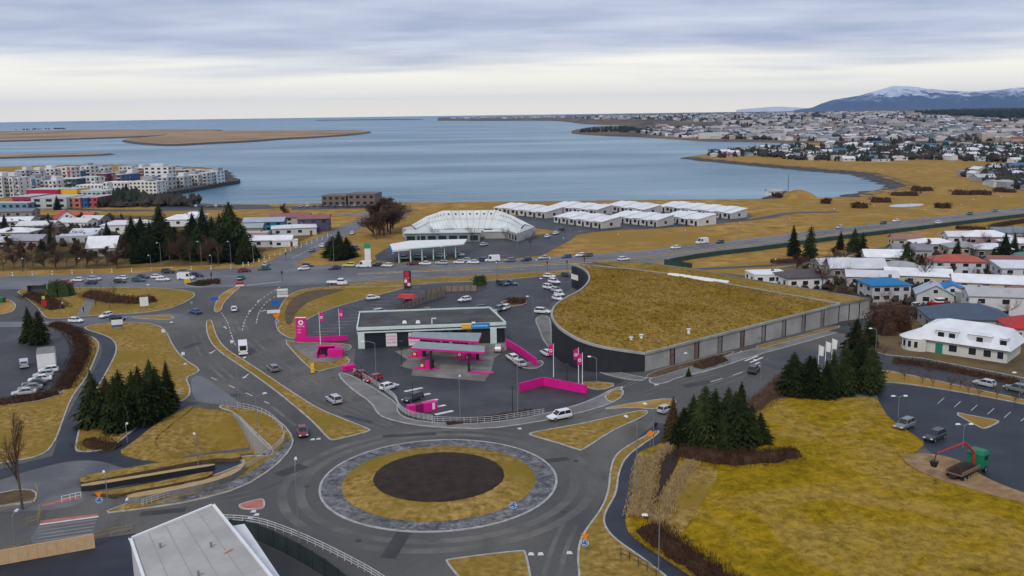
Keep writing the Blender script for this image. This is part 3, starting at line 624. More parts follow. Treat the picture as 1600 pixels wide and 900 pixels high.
# pavements and lawns round the roundabout, east
slab('verge', [(880, 1020), (905, 905), (901, 880), (903, 850), (914, 828), (938, 797), (950, 768), (952, 735), (960, 711), (985, 694), (1025, 672), (1034, 676), (1003, 697), (978, 716), (967, 742), (965, 772), (946, 802), (945, 822), (962, 843), (1005, 872), (1060, 915), (1130, 1000)], M['grass'])
ribbon('footpath', [(1045, 664), (1012, 690), (986, 714), (976, 742), (973, 772), (956, 803), (957, 826), (985, 850), (1030, 880), (1090, 925), (1150, 980)], 4.3, M['asphalt_new'], 0.10, step=2)
LAWN = [(992, 712), (1010, 702), (1060, 683), (1140, 655), (1195, 628), (1230, 622), (1300, 622), (1368, 620), (1380, 640), (1390, 656), (1440, 688), (1446, 696), (1418, 716), (1420, 724), (1448, 738), (1500, 750), (1620, 786), (1760, 830), (1900, 1000), (1250, 1050), (1120, 930), (1050, 882), (1000, 850), (978, 830), (977, 804), (990, 772), (990, 742)]
p = chaikin(GZ(LAWN), 2); p = p if area(p) > 0 else p[::-1]
pr = p[::2] + [p[0]]
def lawn_h(x, y):
    e = min(1.0, dist_line(Vector((x, y)), pr) / 5.0)
    return 0.13 + e * (0.30 + 0.22 * sin(x * 0.21 + 1) * sin(y * 0.17) + 0.10 * sin(x * 0.63) * cos(y * 0.71 + x * 0.2) + 0.09 * sin(x * 1.9 + sin(y * 1.1)) * sin(y * 1.7 + 2 * sin(x * .7)))
mb = MB(); mb.prism(p, 0.0, 0.13, top=False); grid_fill(mb, p, lawn_h, 1.1); LAWN_SURF = (list(mb.v), [f for f in mb.f if len(f) == 3])
structure('lawn', mb, M['lawn'], smooth=True)
def drape(name, px, material, dz=.04): mb = MB(); grid_fill(mb, chaikin(GZ(px), 2), lambda x, y: lawn_h(x, y) + dz, 1.2); structure(name, mb, material, smooth=True)
drape('soil_bed', [(1012, 712), (1040, 700), (1066, 706), (1056, 735), (1035, 775), (1020, 812), (1000, 812), (1008, 770), (1018, 740)], M['soil'], .10)
drape('dry_margin', [(1095, 728), (1130, 740), (1090, 800), (1060, 850), (1035, 850), (1040, 800), (1060, 760)], M['grass'], .06)
slab('bare_soil', [(1408, 722), (1420, 712), (1455, 712), (1500, 722), (1528, 744), (1570, 764), (1650, 790), (1650, 802), (1560, 780), (1490, 760), (1440, 742)], mat('tan_soil', (.20, .125, .06), .95, (.34, .23, .13), .5, 9, .15, 2, spec=.05), 0.42, 2, 0)
# parking lot, lanes and verges in the east
sheet('car_park', [(1366, 604), (1400, 600), (1500, 614), (1640, 641), (1900, 700), (1900, 850), (1640, 785), (1550, 762), (1500, 742), (1446, 700), (1390, 658), (1376, 636)], M['asphalt_new'], 0.04, 0)
slab('traffic_island', [(1484, 643), (1530, 652), (1562, 658), (1560, 662), (1540, 671), (1530, 669)], M['meadow'], 0.13, 1)
slab('verge', [(1372, 578), (1400, 582), (1500, 603), (1640, 634), (1900, 700), (1900, 712), (1640, 640), (1500, 613), (1400, 598), (1368, 598)], M['meadow'], 0.13, 1)
ribbon('lane', [(1195, 570), (1230, 566), (1280, 555), (1340, 556), (1400, 570), (1500, 590), (1620, 618), (1800, 662)], 7.5, M['asphalt_lot'], 0.05)
slab('garden_ground', [(1385, 555), (1440, 560), (1560, 583), (1640, 600), (1900, 660), (1900, 500), (1620, 440), (1640, 380), (1480, 375), (1180, 425), (1200, 452), (1340, 463), (1372, 470), (1366, 500), (1340, 530), (1345, 545)], mat('garden_turf', (0.075, 0.055, 0.028), 0.95, (0.16, 0.105, 0.04), 0.12, 7, 0.1, 1.0), 0.12, 0, 0.2)
ribbon('lane', [(1310, 520), (1352, 500), (1380, 490), (1440, 478), (1500, 470), (1560, 478), (1640, 500)], 8, M['asphalt_lot'], 0.16)
slab('pavement', [(1013, 592), (1040, 583), (1120, 560), (1200, 540), (1300, 513), (1355, 498), (1352, 505), (1310, 520), (1240, 540), (1180, 556), (1110, 580), (1060, 590), (1040, 600), (1015, 600)], M['paving'], 0.12, 1)
slab('verge', [(1180, 541), (1240, 528), (1310, 509), (1314, 512), (1300, 516), (1220, 537), (1185, 547)], M['grass'], 0.17, 1, 0.15)
slab('pavement', [(862, 540), (880, 556), (920, 570), (980, 585), (1005, 590), (1012, 592), (1000, 596), (960, 590), (905, 572), (870, 556), (850, 536), (842, 515), (835, 500), (842, 494), (858, 494), (862, 510)], M['paving'], 0.12, 1)
slab('verge', [(1005, 590), (1030, 578), (1100, 560), (1150, 548), (1140, 556), (1080, 574), (1050, 583), (1022, 592)], M['soil_br'], 0.15, 1, 0.15)
# ---- petrol station plot
slab('verge', [(430, 515), (432, 492), (442, 470), (458, 456), (490, 449), (560, 449), (640, 447), (632, 451), (560, 470), (510, 485), (478, 500), (466, 515), (466, 530), (448, 528)], M['grass'])
sheet('soil_bank', [(445, 505), (446, 482), (460, 464), (490, 453), (545, 452), (520, 459), (485, 470), (462, 488), (455, 510)], M['soil_br'], 0.19, 1)
slab('verge', [(440, 530), (466, 536), (505, 536), (548, 538), (550, 546), (530, 552), (548, 562), (545, 569), (515, 577), (492, 582), (470, 564)], M['grass'], smooth=1)
sheet('paved_corner', [(447, 534), (470, 538), (545, 541), (548, 546), (525, 551), (545, 560), (500, 570), (478, 560)], M['paving'], 0.19, 1)
slab('pavement', [(527, 586), (534, 582), (556, 590), (590, 610), (622, 631), (622, 646), (640, 656), (690, 662), (760, 662), (845, 649), (920, 628), (964, 604), (974, 608), (972, 620), (955, 632), (900, 648), (830, 662), (760, 671), (690, 669), (640, 664), (600, 654), (588, 646), (580, 630), (545, 606)], M['paving'], 0.12, 1)
sheet('lot', [(470, 508), (512, 484), (562, 470), (640, 446), (730, 443), (800, 438), (880, 428), (893, 430), (893, 450), (865, 470), (846, 490), (836, 500), (846, 530), (870, 560), (920, 578), (975, 595), (960, 603), (915, 627), (845, 648), (760, 660), (690, 660), (642, 654), (626, 640), (622, 628), (590, 606), (556, 583), (552, 570), (556, 545), (470, 530)], M['asphalt_lot'], 0.03)
sheet('forecourt', [(617, 549), (640, 545), (660, 541), (790, 530), (792, 546), (772, 560), (768, 580), (757, 596), (642, 587), (645, 578), (625, 572), (636, 562)], M['concrete_dk'], 0.045)
slab('verge', [(905, 598), (940, 597), (966, 601), (940, 611), (918, 607)], M['grass'], 0.13, 1, 0.2)
slab('verge', [(944, 618), (958, 610), (975, 609), (974, 620), (958, 630), (946, 626)], M['grass'], 0.15, 1)
slab('lot_island', [(780, 470), (822, 468), (824, 476), (790, 480)], M['soil_br'], 0.15, 1)
slab('lot_island', [(800, 572), (845, 562), (852, 570), (835, 578)], M['paving'], 0.14, 1)
# ---- junction markings
for pl in ([(438, 448), (415, 462), (395, 480), (382, 500), (378, 520)], [(446, 455), (420, 468), (405, 485), (400, 506)], ):
    dashes('lane_line', pl, 0.22, 2.0, 2.0)
dashes('lane_line', [(346, 489), (356, 503), (361, 522), (368, 540)], 0.2, 1.6, 1.6)
dashes('lane_line', [(330, 590), (380, 612), (440, 640)], 0.2, 2.5, 5)
dashes('lane_line', [(430, 610), (480, 645)], 0.2, 2.5, 5)
for a, b in (((404, 470), (396, 484)), ((390, 486), (386, 500)), ((352, 512), (345, 505)), ((332, 550), (322, 556)), ((384, 588), (374, 596)), ((411, 486), (420, 482)), ((1030, 600), (1010, 606))): arrow(a, b)
dashes('stop_line', [(385, 446), (440, 440)], 0.5, 1, 0, smooth=0)
for k in range(7):                       # zebra at the station exit
    t = k / 6; x, y = 975 + 40 * t, 604 - 16 * t
    dashes('crossing_stripe', [(x - 9, y + 3.2), (x + 9, y - 3.2)], 0.55, 1, 0, 0.034, 0)
for k in range(6):
    t = k / 5; x, y = 1150 + 40 * t, 553 + 12 * t
    dashes('crossing_stripe', [(x - 10, y + 4), (x + 10, y - 4)], 0.5, 1, 0, 0.034, 0)
dashes('lane_line', [(1110, 597), (1160, 582), (1190, 570)], 0.2, 3, 4)
for (x, y) in ((488, 688), (497, 687), (830, 868), (845, 868), (890, 866), (812, 671), (395, 801), (400, 806), (390, 811)):
    a = G(x, y); structure('yield_triangle', MB().poly([(a.x - 0.35, a.y, 0.034), (a.x + 0.35, a.y, 0.034), (a.x, a.y + 0.8, 0.034)]) or None, M['paint']) if False else None
    mb = MB(); mb.poly([(a.x - 0.4, a.y, 0.034), (a.x + 0.4, a.y, 0.034), (a.x + 0.25, a.y + 0.8, 0.034), (a.x - 0.25, a.y + 0.8, 0.034)]); structure('yield_mark', mb, M['paint'])
for k in range(15):                      # parking bays by the bank
    t = k / 14; a = (478 + 150 * t ** 0.92, 524 - 74 * t); b = (a[0] + 34 - 6 * t, a[1] - 1.2)
    dashes('bay_line', [a, b], 0.12, 1, 0, 0.036, 0)
for k in range(5): dashes('bay_line', [(632 + 12 * k, 612 + 9 * k), (660 + 12 * k, 606 + 9 * k)], 0.9, 1, 0, 0.036, 0)
for k in range(6): dashes('bay_line', [(1475 + 26 * k, 622 + 5.5 * k), (1465 + 26 * k, 631 + 5.5 * k)], 0.10, 1, 0, 0.046, 0)
# raised crossing with red edges in the south-west
sheet('crossing_table', [(48, 842), (62, 818), (152, 806), (158, 822), (140, 842), (52, 858)], M['plaza'], 0.05)
sheet('red_strip', [(62, 814), (152, 803.5), (154, 806.5), (64, 819)], M['paint_red'], 0.056); sheet('white_strip', [(62, 819), (154, 806.5), (154, 808.5), (62, 821)], M['paint'], 0.056)
sheet('red_strip', [(48, 856), (143, 840), (144, 843), (48, 860)], M['paint_red'], 0.056); sheet('white_strip', [(50, 853.5), (144, 838), (143, 840), (48, 856)], M['paint'], 0.056)
sheet('red_strip', [(66, 789), (98, 781), (125, 776), (126, 780), (98, 785), (66, 792)], M['paint_red'], 0.056)
for k in range(5): dashes('crossing_stripe', [(60 - k, 825 + 5.5 * k), (152 - 2 * k, 812 + 5.5 * k)], 0.5, 1, 0, 0.058, 0, M['paving'])
sheet('yard', [(-120, 905), (-60, 880), (0, 872), (150, 842), (212, 834), (230, 905), (260, 1000), (-100, 1000)], M['asphalt_new'], 0.05)
# ================================================================== VEGETATION
ORD = ['first', 'second', 'third', 'fourth', 'fifth', 'sixth', 'seventh', 'eighth', 'ninth', 'tenth', 'eleventh', 'twelfth', 'thirteenth', 'fourteenth', 'fifteenth', 'sixteenth', 'seventeenth', 'eighteenth', 'nineteenth', 'twentieth', 'twenty-first', 'twenty-second', 'twenty-third', 'twenty-fourth', 'twenty-fifth', 'twenty-sixth', 'twenty-seventh', 'twenty-eighth', 'twenty-ninth', 'thirtieth', 'thirty-first', 'thirty-second', 'thirty-third', 'thirty-fourth']
def number_labels(group, text):                     # nothing but place tells these apart: count them from the left
    L = sorted((o for o in COL.objects if o.get('group') == group), key=lambda o: o.location.x / o.location.y)
    for o, w in zip(L, ORD): o['label'] = text.replace('#', w)
def spruce_meshes(seed, H=10.0, R=2.5, nz=24, gaps=0.03):
    rnd = random.Random(seed); c = MB(); t = MB()
    t.tube([(0, 0, 0), (0, 0, H * 0.5), (0, 0, H * 0.98)], [0.17, 0.11, 0.02], 6)
    lean = [rnd.uniform(-0.22, 0.18) for _ in range(8)]; prof = rnd.uniform(.62, .95)
    rings = []
    for z, k in ((0.08, .40), (0.3, .36), (0.6, .24), (0.93, 0.02)):
        rings.append([c.vert((k * R * rnd.uniform(.75, 1.2) * cos(a * pi / 4), k * R * rnd.uniform(.75, 1.2) * sin(a * pi / 4), z * H)) for a in range(8)])
    for A, B in zip(rings, rings[1:]):
        for k in range(8): c.face((A[k], A[(k + 1) % 8], B[(k + 1) % 8], B[k]))
    for i in range(nz):
        f = (i + rnd.uniform(-.3, .3)) / nz; z = H * (0.04 + 0.93 * f); n = int(11 - 5.5 * f)
        for k in range(n):
            if rnd.random() < gaps: continue
            ph = 2 * pi * (k + rnd.uniform(-.35, .35)) / n + i * 1.1
            r = R * (1 - f) ** prof * rnd.uniform(0.72, 1.12) * (1 + lean[int(ph / (2 * pi) * 8) % 8]) + 0.12
            if f < 0.10: r *= 0.8
            d = Vector((cos(ph), sin(ph), 0)); s = Vector((-sin(ph), cos(ph), 0)); droop = rnd.uniform(0.15, 0.42) * r; up = 0.25 * r * (0.4 + f)
            def sp(u): return d * (r * u) + Vector((0, 0, z + up * u - (droop + up) * u * u + 0.10 * r * max(0, u - .8)))
            def tri(a, b, e): c.poly([tuple(a), tuple(b), tuple(e)])
            tri(sp(0.55) + s * 0.10 * r, sp(0.55) - s * 0.10 * r, sp(1.0))
            for u in (0.25, 0.5, 0.75):
                w = 0.36 * r * (1.15 - u) + 0.05
                for sg in (-1, 1):
                    q = sp(min(1.0, u + 0.24)) + s * sg * w * rnd.uniform(.8, 1.25) + Vector((0, 0, -0.10 * r - 0.06 + rnd.uniform(-.08, .08)))
                    tri(sp(u - 0.16), sp(u + 0.12), q)
            for u in (0.4, 0.7): tri(sp(u - 0.16), sp(u + 0.16), sp(u + 0.05) + Vector((0, 0, -0.2 * r - 0.05)) + s * rnd.uniform(-.1, .1))
    return t, c
SPR = []
for k, (R, nz) in enumerate(((2.2, 30), (2.5, 26), (1.9, 34), (2.35, 30), (2.7, 24), (2.1, 28))):
    t, c = spruce_meshes(11 + k, 10.0, R, nz); SPR.append((t.mesh('spruce_trunk', M['bark']), c.mesh('spruce_crown', M['needle'])))
def bare_meshes(seed, H=8.0, spread=0.8, limbs=7, narrow=False, fine=4, tw=0.028):
    rnd = random.Random(seed); t = MB(); c = MB()
    th = H * (0.9 if narrow else 0.45)
    t.tube([(0, 0, 0), (rnd.uniform(-.1, .1), rnd.uniform(-.1, .1), th * 0.6), (rnd.uniform(-.2, .2), rnd.uniform(-.2, .2), th)], [0.022 * H, 0.016 * H, 0.006 * H if narrow else 0.012 * H], 6)
    def tw_(p, d, L, lev):
        q = p + d * L; w = max(tw, 0.010 * H * (0.55 ** lev)); s = d.cross(Vector((rnd.uniform(-1, 1), rnd.uniform(-1, 1), rnd.uniform(-1, 1)))).normalized() * w
        if lev < 1: c.tube([p, p.lerp(q, .5) + s * 1.5, q], [w, w * .8, w * .5], 4, cap=False)
        else: c.poly([tuple(p - s * .5), tuple(p + s * .5), tuple(q)])
        if lev >= 3: return
        n = (6, 5, fine)[lev]
        for k in range(n):
            u = 0.3 + 0.7 * (k + rnd.random()) / n; a = rnd.uniform(0, 2 * pi)
            e = d.orthogonal().normalized(); e = Matrix.Rotation(a, 3, d) @ e
            tw_(p.lerp(q, u), (d + e * rnd.uniform(.45, .95) + Vector((0, 0, 0.18))).normalized(), L * rnd.uniform(.42, .68), lev + 1)
    for k in range(limbs):
        u = (0.15 + 0.85 * (k + rnd.random()) / limbs) if narrow else rnd.uniform(0.45, 1.0); a = 2 * pi * k / limbs + rnd.uniform(-.4, .4)
        d = Vector((cos(a) * spread, sin(a) * spread, rnd.uniform(0.7, 1.3))).normalized()
        tw_(Vector((0, 0, th * u)), d, H * (0.30 * (1.25 - u) + 0.06 if narrow else rnd.uniform(.3, .45)), 0)
    return t, c
BARE = []
for k, (sp, nl, na) in enumerate(((0.8, 8, False), (0.95, 9, False), (0.7, 7, False), (0.55, 16, True), (0.5, 18, True))):
    t, c = bare_meshes(31 + k, 8.0, sp, nl, na); BARE.append((t.mesh('bare_trunk', M['bark']), c.mesh('bare_crown', M['twig'])))
_t, _c = bare_meshes(77, 8.0, 0.55, 26, True, 5, 0.06); DENSE = (_t.mesh('dense_trunk', M['bark']), _c.mesh('dense_crown', M['twig']))
_rt = random.Random(5)
def tree(kind, px, py, hpx, label, group=None, var=None, wide=1.0, brown=False):
    g = G(px, py); H = hpx / ppm(px, py)
    if kind == 'spruce': tm, cm = SPR[_rt.randrange(6) if var is None else var]; s = H / 10.0; nm, cat = 'spruce_tree', 'spruce'
    elif kind == 'dense': tm, cm = DENSE; s = H / 8.0; nm, cat = 'bare_tree', 'tree'
    else: tm, cm = BARE[(_rt.randrange(3) if kind == 'bare' else 3 + _rt.randrange(2)) if var is None else var]; s = H / 8.0; nm, cat = 'bare_tree', 'tree'
    hv = _rt.uniform(.86, 1.14) if kind == 'spruce' else 1.0; wv = wide * _rt.uniform(.82, 1.12); o = thing(nm, (g.x, g.y, -0.05), _rt.uniform(0, 6.28), label=label, cat=cat, group=group, scale=(s * wv, s * wv, s * hv)); o.rotation_euler[0] = _rt.uniform(-.035, .035); o.rotation_euler[1] = _rt.uniform(-.035, .035)
    put('trunk', tm, o); c = put('crown', cm, o)
    if brown: c.material_slots[0].link = 'OBJECT'; c.material_slots[0].material = M['needle_br']
    return o
def hedge(px, w, h, label, material='twig_dk', dens=26, cat='hedge', world=False, z0=0.1, seed=1, name='hedge', lean=0.25, smooth=1):
    rnd = random.Random(seed); line = resample(chaikin(px if world else GZ(px), smooth, closed=False), 1.0); mb = MB()
    L, R = sides(line, [w * rnd.uniform(.5, .8) for _ in line]); L2, R2 = sides(line, [w * rnd.uniform(.2, .4) for _ in line]); rows = []
    for a, b, c, d in zip(L, L2, R2, R):
        k = h * rnd.uniform(.35, .6)
        rows.append([mb.vert((a.x, a.y, z0)), mb.vert((b.x, b.y, z0 + k)), mb.vert((c.x, c.y, z0 + k * rnd.uniform(.9, 1.1))), mb.vert((d.x, d.y, z0))])
    if name != 'grass_fringe':
        for A, B in zip(rows, rows[1:]):
            for k in range(3): mb.face((A[k], B[k], B[k + 1], A[k + 1]))
        mb.face(rows[0]); mb.face(rows[-1][::-1])
    for a, b in zip(line, line[1:]):
        d = (b - a); n = Vector((-d.y, d.x)).normalized()
        for _ in range(int(1.6 * dens * d.length * max(1.0, w))):
            o = max(-.62, min(.62, rnd.gauss(0, .27))); q = a + d * rnd.random() + n * o * w; hh = max(.25, h * (1 - 1.2 * abs(o))) * rnd.uniform(.7, 1.15)
            z = z0 + rnd.uniform(0.0, 0.75) * hh; e = Vector((rnd.uniform(-1, 1) * lean, rnd.uniform(-1, 1) * lean, rnd.uniform(.3, .6) * min(1.4, h))); s = Vector((rnd.uniform(-1, 1), rnd.uniform(-1, 1), 0)) * rnd.uniform(.03, .07)
            p = Vector((q.x, q.y, z)); mb.poly([tuple(p - s), tuple(p + s), tuple(p + e)])
    return mb.build(name, M[material], label=label, cat=cat)
def shrub(px, py, w, h, label, material='shrub', seed=0, n=500, group=None, leaf=0.22):
    rnd = random.Random(seed or int(px * 7 + py)); g = G(px, py); mb = MB()
    lob = [(rnd.uniform(-.3, .3) * w, rnd.uniform(-.25, .25) * w, rnd.uniform(.4, .7) * h, rnd.uniform(.3, .45)) for _ in range(6)]
    for _ in range(n):
        lx, ly, lz, lr = rnd.choice(lob); v = Vector((rnd.gauss(0, 1), rnd.gauss(0, 1), rnd.gauss(0, 1))).normalized() * rnd.uniform(.6, 1.0)
        p = Vector((lx + v.x * lr * w, ly + v.y * lr * w, max(0.05, lz + v.z * lr * h)))
        a = Vector((rnd.uniform(-1, 1), rnd.uniform(-1, 1), rnd.uniform(-1, 1))).normalized() * leaf * rnd.uniform(.6, 1.4); b = a.orthogonal() * rnd.uniform(.4, .9)
        mb.poly([tuple(p - a - b * .5), tuple(p + a), tuple(p + b - a * .3)])
    for lx, ly, lz, lr in lob: mb.frustum((lx, ly, 0.0), (lr * w * .9,) * 2, (lr * w * .5,) * 2, lz + lr * h * .55, rnd.uniform(0, 1))
    return mb.build('shrub', M[material], loc=(g.x, g.y, 0.1), label=label, cat='shrub', group=group)
# spruces left of the main street
A = [(150, 664, 102, 'green spruce at the left end of the clump beside the dark footpath'), (168, 652, 82, 'browned spruce second from the left in the footpath clump'), (186, 672, 98, 'front spruce of the footpath clump, above the pale dead branches'), (192, 648, 84, 'spruce at the back of the footpath clump behind its front tree'), (210, 654, 92, 'middle spruce of the clump on the lawn left of the main street'), (224, 662, 92, 'broad spruce right of the middle in the lawn clump'), (236, 644, 90, 'tallest topped spruce on the street side of the lawn clump'), (250, 648, 88, 'spruce second from the right in the lawn clump'), (262, 638, 74, 'rightmost spruce of the clump, nearest the main street')]
for i, (x, y, h, l) in enumerate(A): tree('spruce', x, y, h, l, 'spruces in the clump left of the main street', brown=(i == 1), wide=1.5)
# spruces between roundabout and east lawn
B = [(1052, 692, 74, 'brownish spruce at the left end of the clump above the hedge', 1), (1068, 700, 76, 'dark spruce at the front left of the clump above the hedge', 0), (1080, 676, 62, 'small spruce at the back left of the hedge clump', 0), (1096, 704, 96, 'front spruce in the middle of the hedge clump', 0), (1100, 672, 80, 'pointed spruce behind the middle of the hedge clump', 0), (1118, 690, 84, 'broad spruce standing at the centre of the hedge clump', 0), (1134, 684, 92, 'tallest spruce of the hedge clump facing the street', 0), (1128, 708, 82, 'lowest front spruce of the hedge clump', 0), (1150, 704, 92, 'yellowish green spruce at the right front of the hedge clump', 0), (1156, 682, 84, 'spruce at the right back of the hedge clump', 0), (1172, 700, 78, 'spruce second from the right in the hedge clump', 0), (1186, 694, 62, 'rightmost low spruce of the hedge clump', 0), (1150, 668, 70, 'spruce on the street edge of the hedge clump', 0)]
for x, y, h, l, b in B: tree('spruce', x, y, h, l, 'spruces in the clump east of the roundabout', brown=bool(b), wide=1.65)
# spruces round the flag poles
Cc = [(1240, 616, 66, 'leftmost spruce of the clump round the white flags'), (1262, 606, 60, 'low spruce left of the white flag poles'), (1268, 620, 62, 'front spruce left of the flag poles'), (1290, 622, 66, 'front spruce under the white flags'), (1300, 604, 58, 'spruce directly behind the flag poles'), (1316, 618, 84, 'tall spruce just right of the flag poles'), (1330, 612, 66, 'spruce in the middle of the right half of the flag clump'), (1342, 604, 88, 'tallest spruce of the flag clump'), (1356, 614, 76, 'front right spruce of the flag clump above the car park'), (1364, 600, 64, 'rightmost spruce of the flag clump'), (1338, 550, 52, 'dark spruce beside the lane before the white villa'), (1356, 542, 48, 'spruce behind the flag clump near the round brown bush')]
for x, y, h, l in Cc: tree('spruce', x, y, h, l, 'spruces round the white flags', wide=1.9)
# belt of trees north-west of the junction
D = [(208, 402, 66), (224, 398, 62), (240, 404, 72), (252, 396, 74), (262, 402, 60), (276, 398, 42), (304, 396, 66), (320, 400, 72), (334, 396, 62), (346, 402, 70), (360, 404, 84), (374, 400, 66), (384, 408, 44), (214, 412, 40), (232, 410, 44), (268, 404, 58), (310, 406, 60), (352, 408, 58)]
Dl = ['leftmost tall spruce of the roadside belt beside the white house', 'spruce second from the left in the roadside belt', 'tall spruce third from the left in the roadside belt', 'highest spruce of the left half of the roadside belt', 'spruce left of the gap in the roadside belt', 'small spruce standing in the gap of the roadside belt', 'spruce right of the gap in the roadside belt', 'tall spruce in the middle of the right half of the belt', 'spruce behind the yellow-green bush in the belt', 'broad spruce fourth from the right in the belt', 'tallest spruce near the right end of the belt', 'spruce at the right end of the roadside belt', 'low spruce at the belt end by the side street', 'low spruce in front of the left end of the belt', 'low spruce before the tall left trees of the belt', 'spruce standing before the gap of the roadside belt', 'dark spruce just right of the belt gap, in the front row', 'front spruce right of the middle in the belt']
for (x, y, h), l in zip(D, Dl): tree('spruce', x, y, h, l, 'spruces of the roadside belt', wide=2.3)
for i, (x, y, h) in enumerate([(266, 412, 40), (284, 414, 46), (298, 414, 38), (326, 414, 44), (342, 416, 38), (196, 410, 34), (182, 412, 30)]):
    tree('dense' if i % 2 else 'narrow', x, y, h, 'bare brown tree in front of the dark spruce belt by the highway', 'bare trees of the roadside belt')
for x, y, h, l in [(530, 406, 46, 'round dark spruce on the corner left of the white-roofed filling station'), (543, 402, 38, 'smaller dark spruce right of the corner spruce by the side street'), (520, 402, 36, 'smaller dark spruce left of the corner spruce by the side street'), (1240, 400, 50, 'slim dark spruce at the left of the pair below the highway'), (1265, 403, 54, 'larger dark spruce at the right of the pair below the highway'), (1312, 390, 30, 'small spruce standing left of the leaning spruce pair'), (1335, 392, 42, 'spruce behind the broad one below the green noise fence'), (1346, 410, 52, 'broad dark spruce before the long white roof'), (1415, 420, 50, 'tall spruce standing between white roofs by the bare tree'), (1495, 402, 32, 'dark spruce behind the red-orange roof'), (1512, 398, 30, 'dark spruce right behind the red-orange roof ridge'), (1567, 412, 56, 'tall dark spruce at the right behind the white roofs'), (1585, 400, 40, 'dark spruce right of the tall one at the picture edge'), (48, 533, 56, 'left one of two spruces by the garage yard'), (62, 538, 58, 'right one of two spruces by the garage yard'), (90, 328, 22, 'lone spruce before the pale grey school wall'), (8, 362, 26, 'dark spruce at the left edge among white roofs'), (80, 392, 34, 'dark spruce left of the low hedge by the highway'), (66, 396, 28, 'shorter dark spruce left of the low hedge by the highway'), (168, 374, 30, 'spruce behind the white gabled house'), (1076, 588, 18, 'small round conifer by the concrete wall of the turf-roofed hall')]:
    tree('spruce', x, y, h, l, wide=2.2 if x in (530, 543, 520) else 1.6)
# bare trees
for x, y, h, l in [(35, 796, 148, 'tall slender bare tree in the fenced bed at the lower left')]: tree('narrow', x, y, h, l, var=3, wide=0.6)
for x, y, h, l in [(593, 366, 44, 'broad bare brown poplar left of the crescent building'), (606, 362, 46, 'tallest bare brown poplar in the row by the crescent building'), (584, 370, 36, 'left bare poplar in the row by the crescent building'), (614, 358, 42, 'right bare poplar in the row by the crescent building'), (600, 368, 40, 'bare poplar in front of the tallest in the row by the crescent'), (588, 374, 30, 'lowest bare poplar at the front of the crescent row'), (610, 366, 38, 'bare poplar second from the right in the crescent row'), (444, 346, 24, 'slim bare poplar beside the blue gable house')]: tree('dense', x, y, h * 1.1, l, wide=1.75 if x > 500 else 1.1)
for x, y, h, l in [(738, 384, 34, 'bare tree in front of the middle of the crescent building'), (680, 378, 26, 'bare tree before the left wing of the crescent building'), (790, 380, 28, 'bare tree before the right wing of the crescent building'), (828, 388, 32, 'bare tree at the right end of the crescent building'), (1285, 452, 64, 'tall thin bare tree behind the turf roof'), (1296, 462, 46, 'bare tree right of the dark-roofed white house'), (1445, 446, 52, 'large bare tree before the white roofs above the blue house'), (1395, 500, 40, 'bare tree between the lane and the blue-roofed house'), (1575, 500, 44, 'bare tree before the grey and red roofed house at the right'), (1590, 392, 40, 'bare tree at the right edge behind the spruces'), (1540, 386, 26, 'bare tree behind the snowy roof at the right'), (150, 480, 40, 'bare tree on the bank left of the white notice board'), (172, 484, 44, 'larger bare tree right behind the white notice board'), (1338, 552, 44, 'bare tree by the lane left of the white villa'), (1500, 608, 30, 'bare sapling on the verge before the white villa'), (1450, 590, 26, 'bare bush on the verge left of the white villa garden'), (1406, 424, 34, 'bare tree beside the tall spruce among white roofs'), (1320, 440, 30, 'bare tree before the long grey-white roof'), (1560, 452, 30, 'bare tree before the cream house at the right')]: tree('bare', x, y, h, l)
for i, (x, y, h) in enumerate([(30, 402, 30), (50, 408, 26), (10, 412, 28), (110, 396, 26), (128, 402, 30), (142, 398, 24), (150, 372, 18), (60, 366, 16), (118, 352, 14), (186, 352, 14), (26, 388, 22), (94, 404, 22), (430, 376, 16), (410, 402, 20)]):
    tree('bare', x, y, h, 'leafless garden tree among the houses left of the spruce belt', 'bare garden trees in the north-west')
for i, (x, y, h) in enumerate([(1240, 446, 26), (1225, 462, 22), (1375, 452, 24), (1362, 478, 22), (1430, 500, 26), (1480, 446, 22), (1520, 440, 26), (1460, 400, 18), (1470, 392, 16), (1550, 420, 22), (1590, 470, 26), (1330, 520, 24), (1380, 560, 26), (1555, 398, 18)]):
    tree('bare', x, y, h, 'leafless garden tree among the houses east of the turf-roofed hall', 'bare garden trees in the east')
for i in range(9): tree('bare', 1385 + i * 24 + (i % 3) * 4, 590 + i * 5.2, 20 + (i * 7) % 10, 'leafless young tree in the row on the strip above the car park', 'young trees above the car park')
re_ = random.Random(21)
for i in range(34):
    x = re_.uniform(1235, 1600); y = 452 - (x - 1235) * .10 + re_.uniform(-34, 40); tree('bare' if i % 3 else 'dense', x, y, re_.uniform(16, 30), 'x', 'small bare trees in the eastern gardens', wide=re_.uniform(.9, 1.5))
number_labels('small bare trees in the eastern gardens', '# small bare garden tree from the left in the eastern quarter')
for i, (x, y, h) in enumerate([(1322, 420, 22), (1475, 412, 24), (1530, 420, 22), (1440, 412, 20), (1500, 445, 18), (1600, 470, 26), (1412, 482, 18), (1350, 492, 16), (1552, 408, 26), (1308, 446, 16)]): tree('spruce', x, y, h, 'x', 'small garden conifers in the east', wide=1.7)
number_labels('small garden conifers in the east', '# small dark garden conifer from the left in the eastern quarter')
for i in range(30):
    x = re_.uniform(0, 205); y = re_.uniform(350, 400); tree('dense' if i % 3 else 'bare', x, y, re_.uniform(12, 22), 'x', 'small bare trees in the north-west gardens', wide=re_.uniform(1.0, 1.7))
number_labels('small bare trees in the north-west gardens', '# small bare tree from the left between the north-west roofs')
